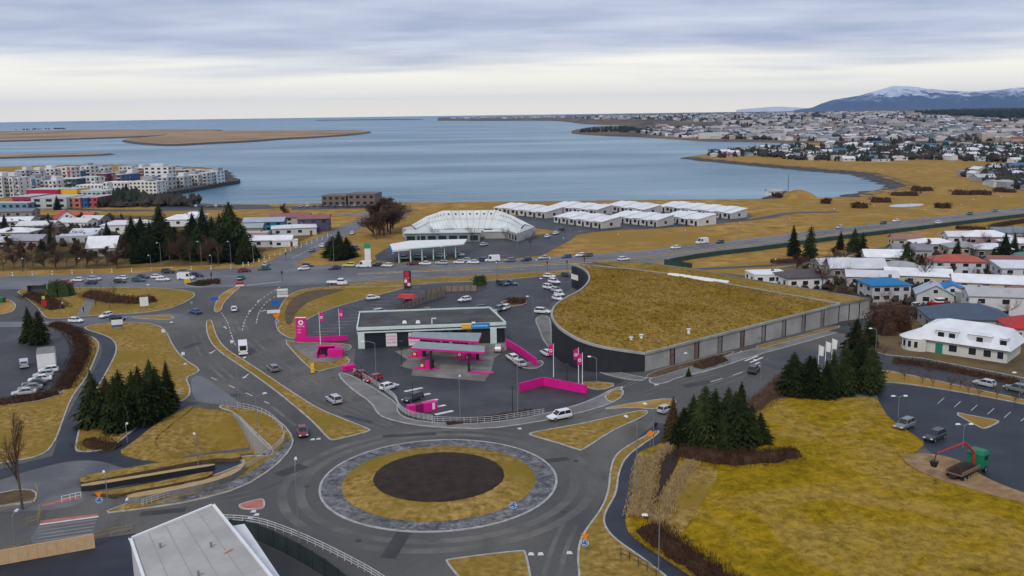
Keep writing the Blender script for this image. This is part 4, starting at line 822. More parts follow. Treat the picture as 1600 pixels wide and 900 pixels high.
for i, (x, y, h) in enumerate([(60, 378, 16), (92, 380, 20), (142, 388, 18), (200, 380, 28), (120, 392, 22), (34, 396, 20), (176, 388, 22), (400, 404, 26), (378, 412, 30), (296, 402, 56), (286, 404, 48)]): tree('spruce', x, y, h, 'x', 'small conifers in the north-west', wide=2.0)
number_labels('small conifers in the north-west', '# smaller dark conifer from the left in the north-west quarter')
# hedges
for i, (pl, l) in enumerate((([(1300, 462), (1340, 458)], 'clipped brown hedge below the pale grey roofs'), ([(1350, 484), (1412, 482)], 'brown hedge in front of the blue-roofed house'), ([(1415, 452), (1418, 470)], 'brown hedge right of the blue-roofed house'), ([(1440, 445), (1500, 452)], 'brown hedge behind the gabled garages'), ([(1440, 520), (1432, 545)], 'brown hedge along the villa drive'), ([(1530, 432), (1600, 424)], 'brown hedge between the cream and pale houses'), ([(1230, 466), (1296, 470)], 'brown hedge behind the turf roof edge'))): hedge(pl, 3.0, 1.7, l, 'twig_dk', 16, seed=40 + i)
hedge([(1062, 712), (1110, 722), (1180, 724), (1245, 716)], 5.0, 2.4, 'wide dark brown hedge along the foot of the spruce clump', seed=3, z0=0.3)
hedge([(1165, 650), (1195, 626), (1222, 604), (1232, 590)], 4.0, 2.2, 'reddish brown hedge climbing along the street beside the spruces', 'twig', seed=4)
hedge([(1012, 830), (1050, 860), (1095, 890), (1150, 930)], 5.0, 1.6, 'leafless brown hedge along the dark footpath at the bottom', seed=5, z0=0.3)
hedge([(-60, 640), (20, 630), (60, 624), (88, 616)], 3.0, 1.6, 'dark hedge below the row of parked cars at the left', seed=6)
hedge([(98, 610), (120, 575), (132, 545), (118, 520), (85, 508)], 4.5, 1.3, 'brown thicket between the garage yard and the footpath', seed=7)
hedge([(1010, 718), (1000, 745), (998, 780), (990, 812)], 2.4, 0.9, 'pale dry grass fringe left of the soil bed', 'twig_pl', 70, 'ornamental grass', z0=0.3, seed=8, name='grass_fringe')
hedge([(1050, 700), (1022, 722), (1018, 750), (1012, 790), (1010, 815)], 2.0, 0.9, 'pale dry grass row along the left edge of the soil bed', 'twig_pl', 70, 'ornamental grass', z0=0.4, seed=9, name='grass_fringe')
hedge([(1080, 728), (1062, 755), (1046, 780), (1034, 815), (1030, 826)], 2.4, 0.9, 'pale dry grass row along the right edge of the soil bed', 'twig_pl', 70, 'ornamental grass', z0=0.4, seed=10, name='grass_fringe')
hedge([(140, 462), (170, 470), (215, 474), (240, 470)], 8, 2.6, 'leafless thicket on the bank behind the white notice board', 'twig_dk', 14, seed=11)
hedge([(45, 462), (70, 470), (90, 484)], 7, 1.8, 'dark clipped hedge on the bank behind the bus lane', 'twig_dk', 14, seed=12)
hedge([(1395, 566), (1450, 572), (1520, 586), (1590, 600)], 3.0, 1.4, 'brown garden hedge in front of the white villa', 'twig_dk', 20, seed=13)
hedge([(1205, 411), (1245, 410), (1262, 406)], 5, 2.0, 'brown hedge at the foot of the spruce pair below the highway', 'twig_dk', 14, seed=14)
hedge([(1495, 358), (1515, 358), (1538, 360)], 6, 2.4, 'short dark hedge on the meadow below the noise fence', 'twig_dk', 12, seed=15)
hedge([(1550, 356), (1580, 350), (1620, 345)], 6, 2.4, 'long dark hedge at the right below the noise fence', 'twig_dk', 12, seed=16)
hedge([(1480, 378), (1500, 372), (1515, 368)], 6, 3, 'brown hedge behind the white-roofed house by the footpath', 'twig_dk', 12, seed=17)
hedge([(58, 402), (100, 402), (150, 402)], 7, 4.0, 'low dark green hedge along the highway at the left', 'shrub', 20, seed=18)
hedge([(1090, 576), (1112, 570), (1130, 563)], 4, 1.6, 'brown bushes on the bank below the concrete wall', 'twig', 18, seed=19)
hedge([(698, 664), (730, 660), (790, 650), (830, 643)], 1.6, 0.7, 'low brown planting along the station railing', 'twig_dk', 22, seed=20)
hedge([(185, 700), (150, 698), (140, 690)], 5, 0.9, 'brown undergrowth beneath the spruce clump', 'twig_dk', 20, seed=21)
hedge([(1355, 600), (1300, 622), (1240, 620)], 4, 0.8, 'dark undergrowth at the foot of the flag clump', 'twig_dk', 16, seed=22)
shrub(96, 462, 9, 5, 'dense dark green bush beside the bus shelter'); shrub(930 - 180, 446, 4.2, 3.2, 'dark green bush on the verge by the lot', n=300)
shrub(1395, 520, 11, 7, 'large round brown bush beside the blue car house', 'twig_dk', n=900, leaf=0.3)
shrub(803, 473, 7, 1.6, 'low dark bush on the island in the station lot', 'twig_dk', n=400)
shrub(1175, 532, 5, 2.2, 'round grey-brown bush against the concrete wall', 'twig', n=500)
shrub(312, 445, 4, 1.6, 'yellow-green bush on the junction island', 'shrub', n=300); shrub(332, 443, 5, 1.6, 'brown bush on the junction island', 'twig_dk', n=300)
shrub(345, 396, 5, 9, 'yellow-green conifer bush among the dark spruces', 'needle_br', n=500)
for i, (x, y, w) in enumerate([(1250, 306, 14), (1215, 309, 8), (1376, 316, 12), (1345, 325, 10), (1475, 325, 8), (1500, 304, 14), (1530, 304, 16), (1440, 298, 14), (1290, 318, 7), (1570, 300, 16), (1410, 305, 16)]):
    shrub(x, y, w, 3.0, 'brown willow scrub on the meadow by the bay', 'twig_dk', seed=60 + i, n=220, group='willow scrub by the bay', leaf=0.5)

for i, (x, y, h) in enumerate([(6, 424, 30), (22, 420, 26), (36, 424, 34), (52, 418, 28), (70, 420, 24), (88, 422, 30), (104, 416, 26), (120, 420, 32), (136, 418, 28), (152, 420, 26), (168, 416, 30), (184, 420, 26), (16, 404, 24), (190, 396, 28)]):
    tree('dense' if i % 3 else 'bare', x, y, h, 'x', 'bare trees along the highway at the left', wide=1.5)
number_labels('bare trees along the highway at the left', '# bare brown tree from the left along the highway verge')
number_labels('bare trees of the roadside belt', '# bare brown tree from the left before the spruce belt')
number_labels('bare garden trees in the north-west', '# leafless garden tree from the left among the north-west houses')
number_labels('bare garden trees in the east', '# leafless garden tree from the left among the eastern houses')
number_labels('young trees above the car park', '# young leafless tree from the left on the strip above the car park')
number_labels('willow scrub by the bay', '# patch of brown willow scrub from the left by the bay')
# ================================================================== VEHICLES
def loft_body(L, W, st):
    mb = MB(); rows = []
    for x, w, z0, zs in st:
        hw = W / 2 * w; ring = [(-hw * .86, z0), (-hw * .99, z0 + .12), (-hw, zs * .62 + z0 * .38), (-hw * .97, zs - .07), (-hw * .84, zs)]
        ring = ring + [(-a, b) for a, b in ring[::-1]]
        rows.append([mb.vert((x, a, b)) for a, b in ring])
    for A, B in zip(rows, rows[1:]):
        for k in range(9): mb.face((A[k], B[k], B[k + 1], A[k + 1]), 1 if k in (0, 8) else 0)
    mb.face(rows[0][::-1]); mb.face(rows[-1])
    return mb
def car_kit(kind):
    P = {'suv': (4.55, 1.86, 1.70, 1.02, (-2.12, 0.98), (-1.90, 0.25)), 'hatch': (4.05, 1.74, 1.47, 0.92, (-1.88, 0.95), (-1.55, 0.15)), 'sedan': (4.60, 1.80, 1.44, 0.90, (-1.75, 1.0), (-1.05, 0.2)), 'wagon': (4.65, 1.80, 1.48, 0.92, (-2.15, 1.0), (-1.85, 0.2))}[kind]
    L, W, H, zs, (b0, b1), (r0, r1) = P; h = L / 2; k = {}
    z0 = 0.30 if kind == 'suv' else 0.22; zr = zs + (0.02 if kind != 'sedan' else -0.02)
    k['body'] = loft_body(L, W, [(-h, .86, z0 + .2, zs * .78), (-h + .06, .93, z0 + .05, zr * .96), (-h + .3, .98, z0, zr), (b0 + .3, 1, z0, zs), (0, 1, z0, zs), (b1, .99, z0, zs), (h - .75, .96, z0, zs - .09), (h - .25, .9, z0 + .03, zs - .19), (h - .03, .8, z0 + .1, zs - .33), (h, .76, z0 + .18, zs - .42)])
    g = MB(); A = [(b0, .86), (b1, .86)]; hw = W / 2
    bot = [(b0, -hw * .86), (b1, -hw * .84), (b1, hw * .84), (b0, hw * .86)]; top = [(r0, -hw * .70), (r1, -hw * .70), (r1, hw * .70), (r0, hw * .70)]
    ib = [g.vert((x, y, zs - .03)) for x, y in bot]; it = [g.vert((x, y, H - .06)) for x, y in top]
    for i in range(4): g.face((ib[i], ib[(i + 1) % 4], it[(i + 1) % 4], it[i]))
    k['glasshouse'] = g
    r = MB(); r.frustum(((r0 + r1) / 2, 0, H - .065), (r1 - r0 + .10, W * .74), (r1 - r0 - .15, W * .62), .065)
    for (bx, by), (tx, ty) in zip(bot, top): r.tube([(bx, by * 1.01, zs - .02), (tx, ty * 1.03, H - .05)], [.055, .05], 4)
    for s in (-1, 1):
        mx = (b0 + b1) / 2 - .15; r.tube([(mx, s * hw * .865, zs - .02), ((r0 + r1) / 2, s * hw * .715, H - .05)], .04, 4)
    k['roof'] = r
    w = MB(); R = 0.36 if kind == 'suv' else 0.32; n = 14
    for yy, rr, m in ((-.11, R, 0), (.11, R, 0)): pass
    a = [w.vert((R * cos(2 * pi * i / n), -.11, R * sin(2 * pi * i / n))) for i in range(n)]; b = [w.vert((R * cos(2 * pi * i / n), .11, R * sin(2 * pi * i / n))) for i in range(n)]
    for i in range(n): w.face((a[i], a[(i + 1) % n], b[(i + 1) % n], b[i]))
    w.face(a); w.face(b[::-1]); w.disc((0, -.113, 0), R * .62, 10, 1); w.disc((0, .113, 0), R * .62, 10, 1)
    k['wheel'] = w; k['wheels_at'] = [(x, s * (W / 2 - .12), R) for x in (-h + .85, h - .88) for s in (-1, 1)]
    hl = MB(); hl.box((0, 0, 0), (.16, .38, .14)); k['headlight'] = hl; k['hl_at'] = [(h - .10, s * W * .33, zs - .30) for s in (-1, 1)]
    tl = MB(); tl.box((0, 0, 0), (.10, .26, .26)); k['taillight'] = tl; k['tl_at'] = [(-h + .05, s * W * .39, zs - .18) for s in (-1, 1)]
    return k
M['headlight'] = mat('headlight_glass', (0.75, 0.76, 0.78), 0.2); M['taillight'] = mat('red_lamp_glass', (0.42, 0.01, 0.012), 0.3); M['rim'] = mat('alloy_rim', (0.35, 0.36, 0.37), 0.35, metal=0.6)
M['trim'] = mat('black_trim', (0.02, 0.02, 0.022), 0.7)
M['carpaint'] = mat('car_paint', (0.5, 0.5, 0.5), 0.35, spec=0.5, coat=0.4)
KITS = {}
for kd in ('suv', 'hatch', 'sedan', 'wagon'):
    k = car_kit(kd)
    KITS[kd] = dict(body=k['body'].mesh('car_body', [M['carpaint'], M['trim']]), glasshouse=k['glasshouse'].mesh('car_glass', M['glass']), roof=k['roof'].mesh('car_roof', M['carpaint']), wheel=k['wheel'].mesh('car_wheel', [M['black'], M['rim']]), headlight=k['headlight'].mesh('car_headlight', M['headlight']), taillight=k['taillight'].mesh('car_taillight', M['taillight']), wa=k['wheels_at'], ha=k['hl_at'], ta=k['tl_at'])
def van_kit(L, W, H, nose, small=False):
    prof = [(-L / 2, .35), (L / 2 - .1, .35), (L / 2, .6), (L / 2 - .05, .98), (L / 2 - nose, 1.18), (L / 2 - nose - .75, H * .96), (L / 2 - nose - 1.1, H), (-L / 2 + .12, H), (-L / 2, H - .15)]
    b = MB(); hw = W / 2
    for s in (-1, 1):
        ids = [b.vert((x, s * hw * (1 if z < H * .6 else .93), z)) for x, z in prof]
        b.face(ids if s < 0 else ids[::-1])
    n = len(prof)
    for i in range(n): b.face((i, n + i, n + (i + 1) % n, (i + 1) % n))
    gl = []
    g = MB(); x0, z0, x1, z1 = L / 2 - nose + .01, 1.22, L / 2 - nose - .72, H * .94
    g.poly([(x0 + .02, -hw * .84, z0), (x0 + .02, hw * .84, z0), (x1 + .03, hw * .78, z1), (x1 + .03, -hw * .78, z1)]); gl.append(('windscreen', g))
    for s in (-1, 1):
        g = MB(); y = s * (hw + .006); g.poly([(x0 - .25, y, 1.25), (x1 - .1, s * (hw * .955), H * .9), (x1 - .75, s * hw * .955, H * .9), (x1 - .75, y, 1.25)][::s]); gl.append(('side_window', g))
    if small:
        for i in range(3):
            for s in (-1, 1):
                g = MB(); a = x1 - .9 - i * 1.25; y = s * (hw + .006); g.poly([(a, y, 1.3), (a, s * hw * .955, H * .88), (a - 1.1, s * hw * .955, H * .88), (a - 1.1, y, 1.3)][::s]); gl.append(('side_window', g))
    g = MB(); g.poly([(-L / 2 - .006, -hw * .7, 1.3), (-L / 2 - .006, -hw * .7, H * .86), (-L / 2 - .006, hw * .7, H * .86), (-L / 2 - .006, hw * .7, 1.3)]); gl.append(('rear_window', g))
    return b, gl
def paint(o, m):
    o.material_slots[0].link = 'OBJECT'; o.material_slots[0].material = m
def carmat(c): return flatmat(c, 0.38, 0.5, 0.4)
CC = dict(white=(.72, .73, .74), silver=(.42, .44, .46), grey=(.16, .17, .18), dark=(.028, .032, .038), navy=(.02, .035, .085), blue=(.03, .075, .22), teal=(.015, .10, .11), red=(.30, .012, .02), maroon=(.14, .014, .02), yellow=(.62, .60, .18), green=(.02, .05, .03), brown=(.12, .07, .05))
NAMES = dict(navy='dark blue', dark='black', maroon='dark red')
def car(px, py, q, kind, col, label, far=False, z=0.03):
    g = G(px, py); a = ang((px, py), q); m = carmat(CC[col])
    if kind in KITS:
        o = thing('parked_car' if 'parked' in label else 'car', (g.x, g.y, z), a, label=label, cat='car', group='cars on the roads and lots'); K = KITS[kind]
        paint(put('body', K['body'], o), m); put('glasshouse', K['glasshouse'], o); paint(put('roof', K['roof'], o), m)
        for w in K['wa']: put('wheel', K['wheel'], o, w)
        if not far:
            for w in K['ha']: put('headlight', K['headlight'], o, w)
            for w in K['ta']: put('taillight', K['taillight'], o, w)
    else:
        L, W, H, nose, sm = dict(van=(5.6, 2.0, 2.45, .9, False), minibus=(6.6, 2.1, 2.75, .7, True), smallvan=(4.4, 1.8, 1.85, .75, False))[kind]
        o = thing('minibus' if sm else 'van', (g.x, g.y, z), a, label=label, cat='minibus' if sm else 'van', group='vans on the roads'); b, gl = van_kit(L, W, H, nose, sm); b.build('body', m, o)
        for nm, gm in gl: gm.build(nm, M['glass'], o)
        K = KITS['suv']
        for x in (-L / 2 + 1.1, L / 2 - .95):
            for s in (-1, 1): put('wheel', K['wheel'], o, (x, s * (W / 2 - .1), .36))
        for s in (-1, 1): put('headlight', K['headlight'], o, (L / 2 - .06, s * W * .36, .82)); put('taillight', K['taillight'], o, (-L / 2 - .02, s * W * .44, 1.0))
    return o
R_, L_ = (30, 0), (-30, 0)
def cars(rows, far=False):
    for px, py, (dx, dy), kd, col, lab in rows: car(px, py, (px + dx, py + dy), kd, col, lab, far)
cars([
 (874, 655, (-24, 5), 'suv', 'white', 'white hatchback driving round the curve below the pink wall'),
 (473, 680, (5, 16), 'hatch', 'maroon', 'dark red hatchback entering the roundabout from the north-west'),
 (522, 629, (-20, -12), 'suv', 'silver', 'silver off-roader driving away up the main street beside the station railing'),
 (427, 579, (-12, -10), 'wagon', 'grey', 'dark grey car driving up the main street beside the long grass median'),
 (366, 486, (0, -14), 'hatch', 'white', 'white car waiting in the turning lanes below the highway'),
 (305, 490, (-15, -3), 'sedan', 'blue', 'blue saloon crossing the junction left of the median tip'),
 (119, 504, (15, 1), 'hatch', 'white', 'white hatchback on the side street left of the striped signboard'),
 (166, 496, (-15, 4), 'hatch', 'white', 'white hatchback behind the blue-footed signboard'),
 (184, 500, (16, 1), 'wagon', 'navy', 'dark blue car right behind the blue-footed signboard'),
 (1178, 582, (12, -12), 'suv', 'dark', 'black off-roader driving away along the turf-roofed hall'),
 (1041, 644, (16, -6), 'hatch', 'silver', 'silver car half hidden by the spruces near the roundabout'),
 (1413, 669, (-14, 6), 'suv', 'grey', 'grey parked car at the edge of the lawn in the dark car park'),
 (1460, 687, (-14, 6), 'suv', 'dark', 'black parked car nearest the green crane truck'),
 (1538, 603, (-14, -3), 'hatch', 'silver', 'silver car on the lane in front of the white villa'),
 (1588, 612, (-14, -3), 'suv', 'grey', 'grey car at the right edge on the villa lane'),
 (854, 555, (-12, -6), 'hatch', 'white', 'white car passing the black curved wall of the hall'),
 (563, 588, (-12, -6), 'hatch', 'maroon', 'leftmost dark red parked car behind the station railing'),
 (583, 596, (-14, 4), 'hatch', 'red', 'red parked car second in the row behind the station railing'),
 (608, 608, (14, -4), 'hatch', 'white', 'white parked hatchback behind the station railing'),
 (645, 626, (-14, 5), 'wagon', 'dark', 'black parked car beside the black post and pink bins'),
 (779, 548, (3, -10), 'wagon', 'silver', 'silver parked car at the right end of the shop front'),
 (800, 562, (-12, -7), 'hatch', 'white', 'white parked car in the middle along the sloping pink wall'),
 (812, 571, (-12, -7), 'sedan', 'silver', 'silver parked car at the foot of the sloping pink wall'),
 (583, 468, (12, -1), 'hatch', 'white', 'white parked car at the upper end of the striped bays'),
 (595, 491, (14, -2), 'suv', 'silver', 'silver parked off-roader by the end of the timber fence'),
 (665, 489, (-12, 1), 'hatch', 'maroon', 'dark red parked car behind the shop roof'),
 (640, 474, (12, -1), 'hatch', 'red', 'bright red parked car beyond the timber fence'),
 (726, 471, (-12, 2), 'hatch', 'white', 'white parked car alone in the middle of the back lot'),
 (748, 486, (-12, 1), 'suv', 'dark', 'black parked van-like car behind the right end of the shop'),
 (765, 490, (12, -3), 'suv', 'white', 'white parked car at the roof corner of the shop'),
 (778, 487, (-12, 5), 'suv', 'grey', 'dark grey parked car between two white ones behind the shop'),
 (789, 484, (-12, 5), 'hatch', 'white', 'white parked car at the right end of the group behind the shop'),
 (859, 434, (12, 1), 'hatch', 'white', 'white parked car at the top of the row by the curved hall'),
 (886, 432, (14, 1), 'hatch', 'dark', 'black parked car beside the tall black end wall of the hall'),
 (866, 443, (14, 3), 'suv', 'white', 'white parked off-roader second from the top by the curved hall'),
 (858, 452, (14, 3), 'suv', 'white', 'white parked off-roader third from the top by the curved hall'),
 (870, 456, (14, 3), 'hatch', 'silver', 'silver parked car fourth from the top by the curved hall'),
 (874, 462, (12, 4), 'hatch', 'white', 'white parked car fifth from the top by the curved hall'),
 (871, 469, (12, 4), 'hatch', 'white', 'white parked car half hidden by the roof edge of the hall'),
 (848, 490, (14, 1), 'suv', 'white', 'white parked off-roader against the bulge of the curved hall'),
 (785, 446, (12, 2), 'suv', 'navy', 'dark blue parked pickup in the upper back lot'),
 (800, 445, (12, 2), 'hatch', 'blue', 'blue parked car right of the dark pickup in the upper lot'),
 (76, 582, (-18, 2), 'hatch', 'white', 'topmost white parked car of the row by the garage yard hedge'),
 (68, 589, (-18, 2), 'hatch', 'silver', 'second silver parked car of the row by the garage yard hedge'),
 (63, 596, (-18, 2), 'sedan', 'white', 'third white parked car of the row by the garage yard hedge'),
 (54, 603, (-18, 2), 'sedan', 'dark', 'fourth black parked car of the row by the garage yard hedge'),
 (48, 610, (-18, 2), 'sedan', 'grey', 'fifth grey parked car of the row by the garage yard hedge'),
 (38, 617, (-18, 2), 'sedan', 'silver', 'lowest silver parked car of the row by the garage yard hedge'),
 (1432, 480, (10, -4), 'hatch', 'white', 'white parked car before the grey gabled garage'),
])
car(380, 551, (378, 532), 'minibus', 'white', 'white minibus driving up the main street beside the grass median')
car(38, 573, (36, 550), 'smallvan', 'silver', 'silver parked van beside the white box in the garage yard')
car(291, 437, (310, 437), 'van', 'white', 'white delivery van in the left highway queue'); car(569, 418, (548, 418), 'van', 'white', 'white van second left of the filling station on the highway')
car(769, 409, (748, 410), 'van', 'white', 'large white van in the highway queue right of the filling station'); car(1097, 381, (1080, 383), 'van', 'white', 'white van on the highway before the meadow')
cars([
 (104, 444, (12, 0), 'hatch', 'red', 'red car in the highway queue beside the bus shelter bush'), (121, 440, (-12, 0), 'hatch', 'white', 'white car leftmost in the highway queue'),
 (142, 444, (-12, 0), 'hatch', 'navy', 'dark blue car in the highway queue left of the thicket'), (148, 438, (12, 0), 'wagon', 'silver', 'silver car above the dark blue one in the left queue'),
 (188, 442, (12, 0), 'hatch', 'green', 'dark green car in the left highway queue'), (190, 437, (-12, 0), 'hatch', 'white', 'white car above the dark green one in the left queue'),
 (217, 440, (12, 0), 'wagon', 'teal', 'teal estate car in the left highway queue'), (223, 435, (12, 0), 'sedan', 'dark', 'black car behind the teal estate car'),
 (246, 435, (12, 0), 'hatch', 'white', 'white car left of the delivery van in the far lane'), (255, 439, (12, 0), 'sedan', 'white', 'white saloon just left of the delivery van'),
 (263, 427, (12, 0), 'suv', 'dark', 'black car on the far carriageway above the queue'), (288, 427, (12, 0), 'hatch', 'grey', 'grey car on the far carriageway above the delivery van'),
 (308, 433, (12, 0), 'suv', 'navy', 'dark blue car right of the delivery van'), (382, 425, (12, -1), 'sedan', 'maroon', 'dark red car at the junction under the spruce belt'),
 (377, 437, (10, -6), 'sedan', 'teal', 'teal car turning at the junction beside the red barriers'), (413, 422, (-12, 1), 'sedan', 'teal', 'teal car at the mouth of the side street'),
 (416, 415, (10, -5), 'hatch', 'silver', 'silver car entering the side street by the bollards'), (474, 422, (-12, 1), 'hatch', 'white', 'white car on the highway right of the side street'),
 (481, 417, (12, 0), 'hatch', 'dark', 'black car behind the white one right of the side street'), (523, 421, (-12, 1), 'sedan', 'navy', 'dark blue saloon below the round spruce'),
 (545, 417, (-12, 0), 'suv', 'yellow', 'pale yellow car left of the white van'), (590, 416, (-12, 0), 'sedan', 'dark', 'black saloon left of the filling station canopy'),
 (605, 417, (-12, 0), 'hatch', 'white', 'white hatchback in the queue below the blue canopy end'), (645, 414, (-12, 0), 'sedan', 'maroon', 'dark red saloon in the queue before the filling station'),
 (664, 414, (-12, 0), 'sedan', 'white', 'white saloon behind the dark red one in the queue'), (690, 413, (-12, 0), 'wagon', 'silver', 'silver estate in the queue before the filling station'),
 (717, 412, (-12, 0), 'hatch', 'white', 'white hatchback below the right end of the canopy'), (727, 409, (-12, 0), 'hatch', 'silver', 'silver hatchback above the white one at the canopy end'),
 (739, 412, (-12, 0), 'sedan', 'white', 'white saloon just left of the large white van'), (752, 409, (-12, 0), 'suv', 'navy', 'dark blue car partly behind the large white van'),
 (796, 409, (-12, 1), 'wagon', 'grey', 'grey car right of the large white van'), (822, 408, (-12, 1), 'hatch', 'dark', 'black hatchback on the highway before the bare trees'),
 (850, 405, (-12, 1), 'sedan', 'silver', 'silver saloon on the highway below the round brown tree'), (885, 403, (-12, 1), 'hatch', 'blue', 'violet-blue hatchback on the highway left of the black wall'),
 (907, 401, (-12, 1), 'hatch', 'white', 'white hatchback above the black end wall of the hall'), (918, 401, (-12, 1), 'hatch', 'brown', 'brown car behind the white one above the black wall'),
 (975, 407, (12, -1), 'wagon', 'white', 'white estate on the near carriageway above the turf roof'), (981, 416, (12, -2), 'hatch', 'silver', 'silver car joining the highway above the turf roof'),
 (1055, 389, (-12, 1), 'hatch', 'white', 'white car on the highway left of the meadow van'), (1125, 380, (-12, 2), 'hatch', 'dark', 'black car right of the meadow van'),
 (1312, 357, (-12, 2), 'wagon', 'silver', 'silver car on the highway above the dark spruce pair'), (1380, 350, (-12, 2), 'hatch', 'dark', 'black car on the highway behind the white one'),
 (1400, 346.5, (-12, 2), 'sedan', 'white', 'white car on the highway below the pond'), (1467, 349.5, (12, -2), 'hatch', 'white', 'white car on the near carriageway by the noise fence'),
 (1515, 335.5, (-12, 2), 'hatch', 'teal', 'teal car far right on the highway'), (1554, 330.5, (-12, 2), 'hatch', 'grey', 'rightmost grey car on the highway'),
 (488, 393, (8, -5), 'hatch', 'grey', 'grey car driving up the side street beside the bollards'), (504, 386, (8, -5), 'hatch', 'white', 'white car ahead of the grey one on the side street'),
 (551, 366, (8, -5), 'hatch', 'white', 'white car far up the side street'), (556, 390, (8, 2), 'suv', 'navy', 'dark blue parked car right of the round spruce'),
 (634, 405, (12, 0), 'hatch', 'white', 'white car leftmost under the filling station canopy'), (657, 404, (12, 0), 'wagon', 'silver', 'silver car under the filling station canopy'),
 (690, 402, (12, 0), 'hatch', 'white', 'white car in the middle under the filling station canopy'), (717, 400, (12, 0), 'wagon', 'silver', 'silver car rightmost under the filling station canopy'),
 (757, 384, (12, -2), 'hatch', 'silver', 'silver parked car before the crescent building'), (856, 371, (12, -4), 'hatch', 'white', 'white parked car lowest in the row by the curved lane'),
 (869, 366, (12, -4), 'hatch', 'white', 'white parked car in the middle of the row by the curved lane'), (878, 360, (12, -4), 'hatch', 'dark', 'black parked car at the end of the row by the curved lane'),
], far=True)
rc = random.Random(9)
for i in range(22):
    x = 300 + i * 6.2 if i < 11 else 470 + (i - 11) * 10.5; y = (323.5 if i < 11 else 323) + rc.uniform(-.7, .9)
    car(x, y, (x + 3, y - 4), rc.choice(('hatch', 'suv', 'sedan')), rc.choice(('white', 'silver', 'dark', 'grey', 'blue')), 'small parked car in the shoreside car park', far=True)['group'] = 'cars in the shoreside car park'
# flatbed pickup
g = G(527, 446); o = thing('flatbed_pickup', (g.x, g.y, .03), ang((527, 446), (545, 446)), label='white double-cab flatbed truck on the soil bank track', cat='truck')
wm = carmat(CC['white']); mb = MB(); mb.box((-1.6, 0, 1.0), (3.4, 2.1, .12)); mb.box((-3.25, 0, 1.2), (.08, 2.1, .5)); mb.box((-1.6, 1.02, 1.2), (3.4, .06, .35)); mb.box((-1.6, -1.02, 1.2), (3.4, .06, .35)); mb.build('flatbed', wm, o)
mb = MB(); mb.box((-.3, 0, .7), (6.2, .9, .3)); mb.build('chassis', M['dark'], o)
mb = MB(); mb.box((1.5, 0, 1.0), (2.6, 1.95, .95)); mb.frustum((1.25, 0, 1.475), (2.1, 1.9), (1.5, 1.6), .85); mb.box((2.95, 0, .85), (.7, 1.85, .65)); mb.build('cab', wm, o)
mb = MB(); mb.frustum((1.25, 0, 1.52), (2.14, 1.92), (1.62, 1.66), .62, top=False); mb.build('windows', M['glass'], o)
for x in (-2.2, 2.5):
    for s in (-1, 1): put('wheel', KITS['suv']['wheel'], o, (x, s * .9, .36), scale=1.1)
# timber crane truck
g = G(1512, 742); a = ang((1500, 742), (1535, 725)); o = thing('crane_truck', (g.x, g.y, .05), a, label='green-cabbed truck with red loading crane dumping soil beside the lawn', cat='truck')
gm = flatmat((.008, .17, .085), .5); rm = flatmat((.36, .03, .025), .5)
mb = MB(); mb.box((2.9, 0, 1.75), (2.1, 2.4, 2.0)); mb.frustum((2.85, 0, 2.75), (2.1, 2.4), (1.5, 2.1), .55); mb.build('cab', gm, o)
mb = MB(); mb.poly([(3.957, -1.05, 1.9), (3.957, 1.05, 1.9), (3.957, 1.05, 2.65), (3.957, -1.05, 2.65)]); mb.build('windscreen', M['glass'], o)
for s in (-1, 1): mb = MB(); mb.poly([(2.3, s * 1.207, 1.9), (3.5, s * 1.207, 1.9), (3.5, s * 1.207, 2.6), (2.3, s * 1.207, 2.6)][::s]); mb.build('side_window', M['glass'], o)
mb = MB(); mb.box((-.6, 0, .85), (8.2, 1.0, .35)); mb.build('chassis', M['dark'], o)
mb = MB(); mb.box((-1.6, 0, 1.15), (5.4, 2.4, .16))
for s in (-1, 1): mb.box((-1.6, s * 1.2, 1.45), (5.4, .08, .5))
mb.build('bed', M['timber_br'], o)
mb = MB(); mb.frustum((-1.6, 0, 1.22), (5.0, 2.2), (3.2, 1.0), .7); mb.build('load', M['soil'], o)
mb = MB(); mb.tube([(1.5, 0, 1.0), (1.5, 0, 3.2)], .22, 8); mb.build('crane_column', rm, o)
mb = MB(); mb.tube([(1.5, 0, 3.1), (-.6, .5, 5.0)], [.22, .16], 6); mb.tube([(-.6, .5, 5.0), (-6.2, 1.8, 4.3)], [.16, .10], 6); mb.build('crane_boom', rm, o)
mb = MB(); mb.tube([(-6.2, 1.8, 4.3), (-6.5, 1.9, 3.2)], .08, 6); mb.frustum((-6.5, 1.9, 2.3), (.4, .7), (.9, 1.0), .9); mb.build('grab', M['dark'], o)
for x in (-3.4, -2.2, 2.9):
    for s in (-1, 1): put('wheel', KITS['suv']['wheel'], o, (x, s * 1.05, .5), scale=(1.4, 2.2, 1.4))
# box trailer in the garage yard
g = G(74, 576); o = thing('box_trailer', (g.x, g.y, .03), ang((74, 576), (76, 556)), label='white boxy freight container standing in the garage yard', cat='container')
mb = MB(); mb.box((1.6, 0, 2.0), (6.5, 3.6, 3.6)); mb.build('box', M['white'], o); mb = MB(); mb.frustum((1.6, 0, 3.8), (6.6, 3.7), (6.3, 3.4), .1); mb.build('roof', M['paving'], o)
mb = MB(); mb.box((-1.66, 0, 1.9), (.04, 3.2, 3.2)); mb.build('rear_door', M['white'], o); mb = MB(); mb.box((1.6, 0, .15), (6.3, 3.2, .3)); mb.build('skid', M['dark'], o)
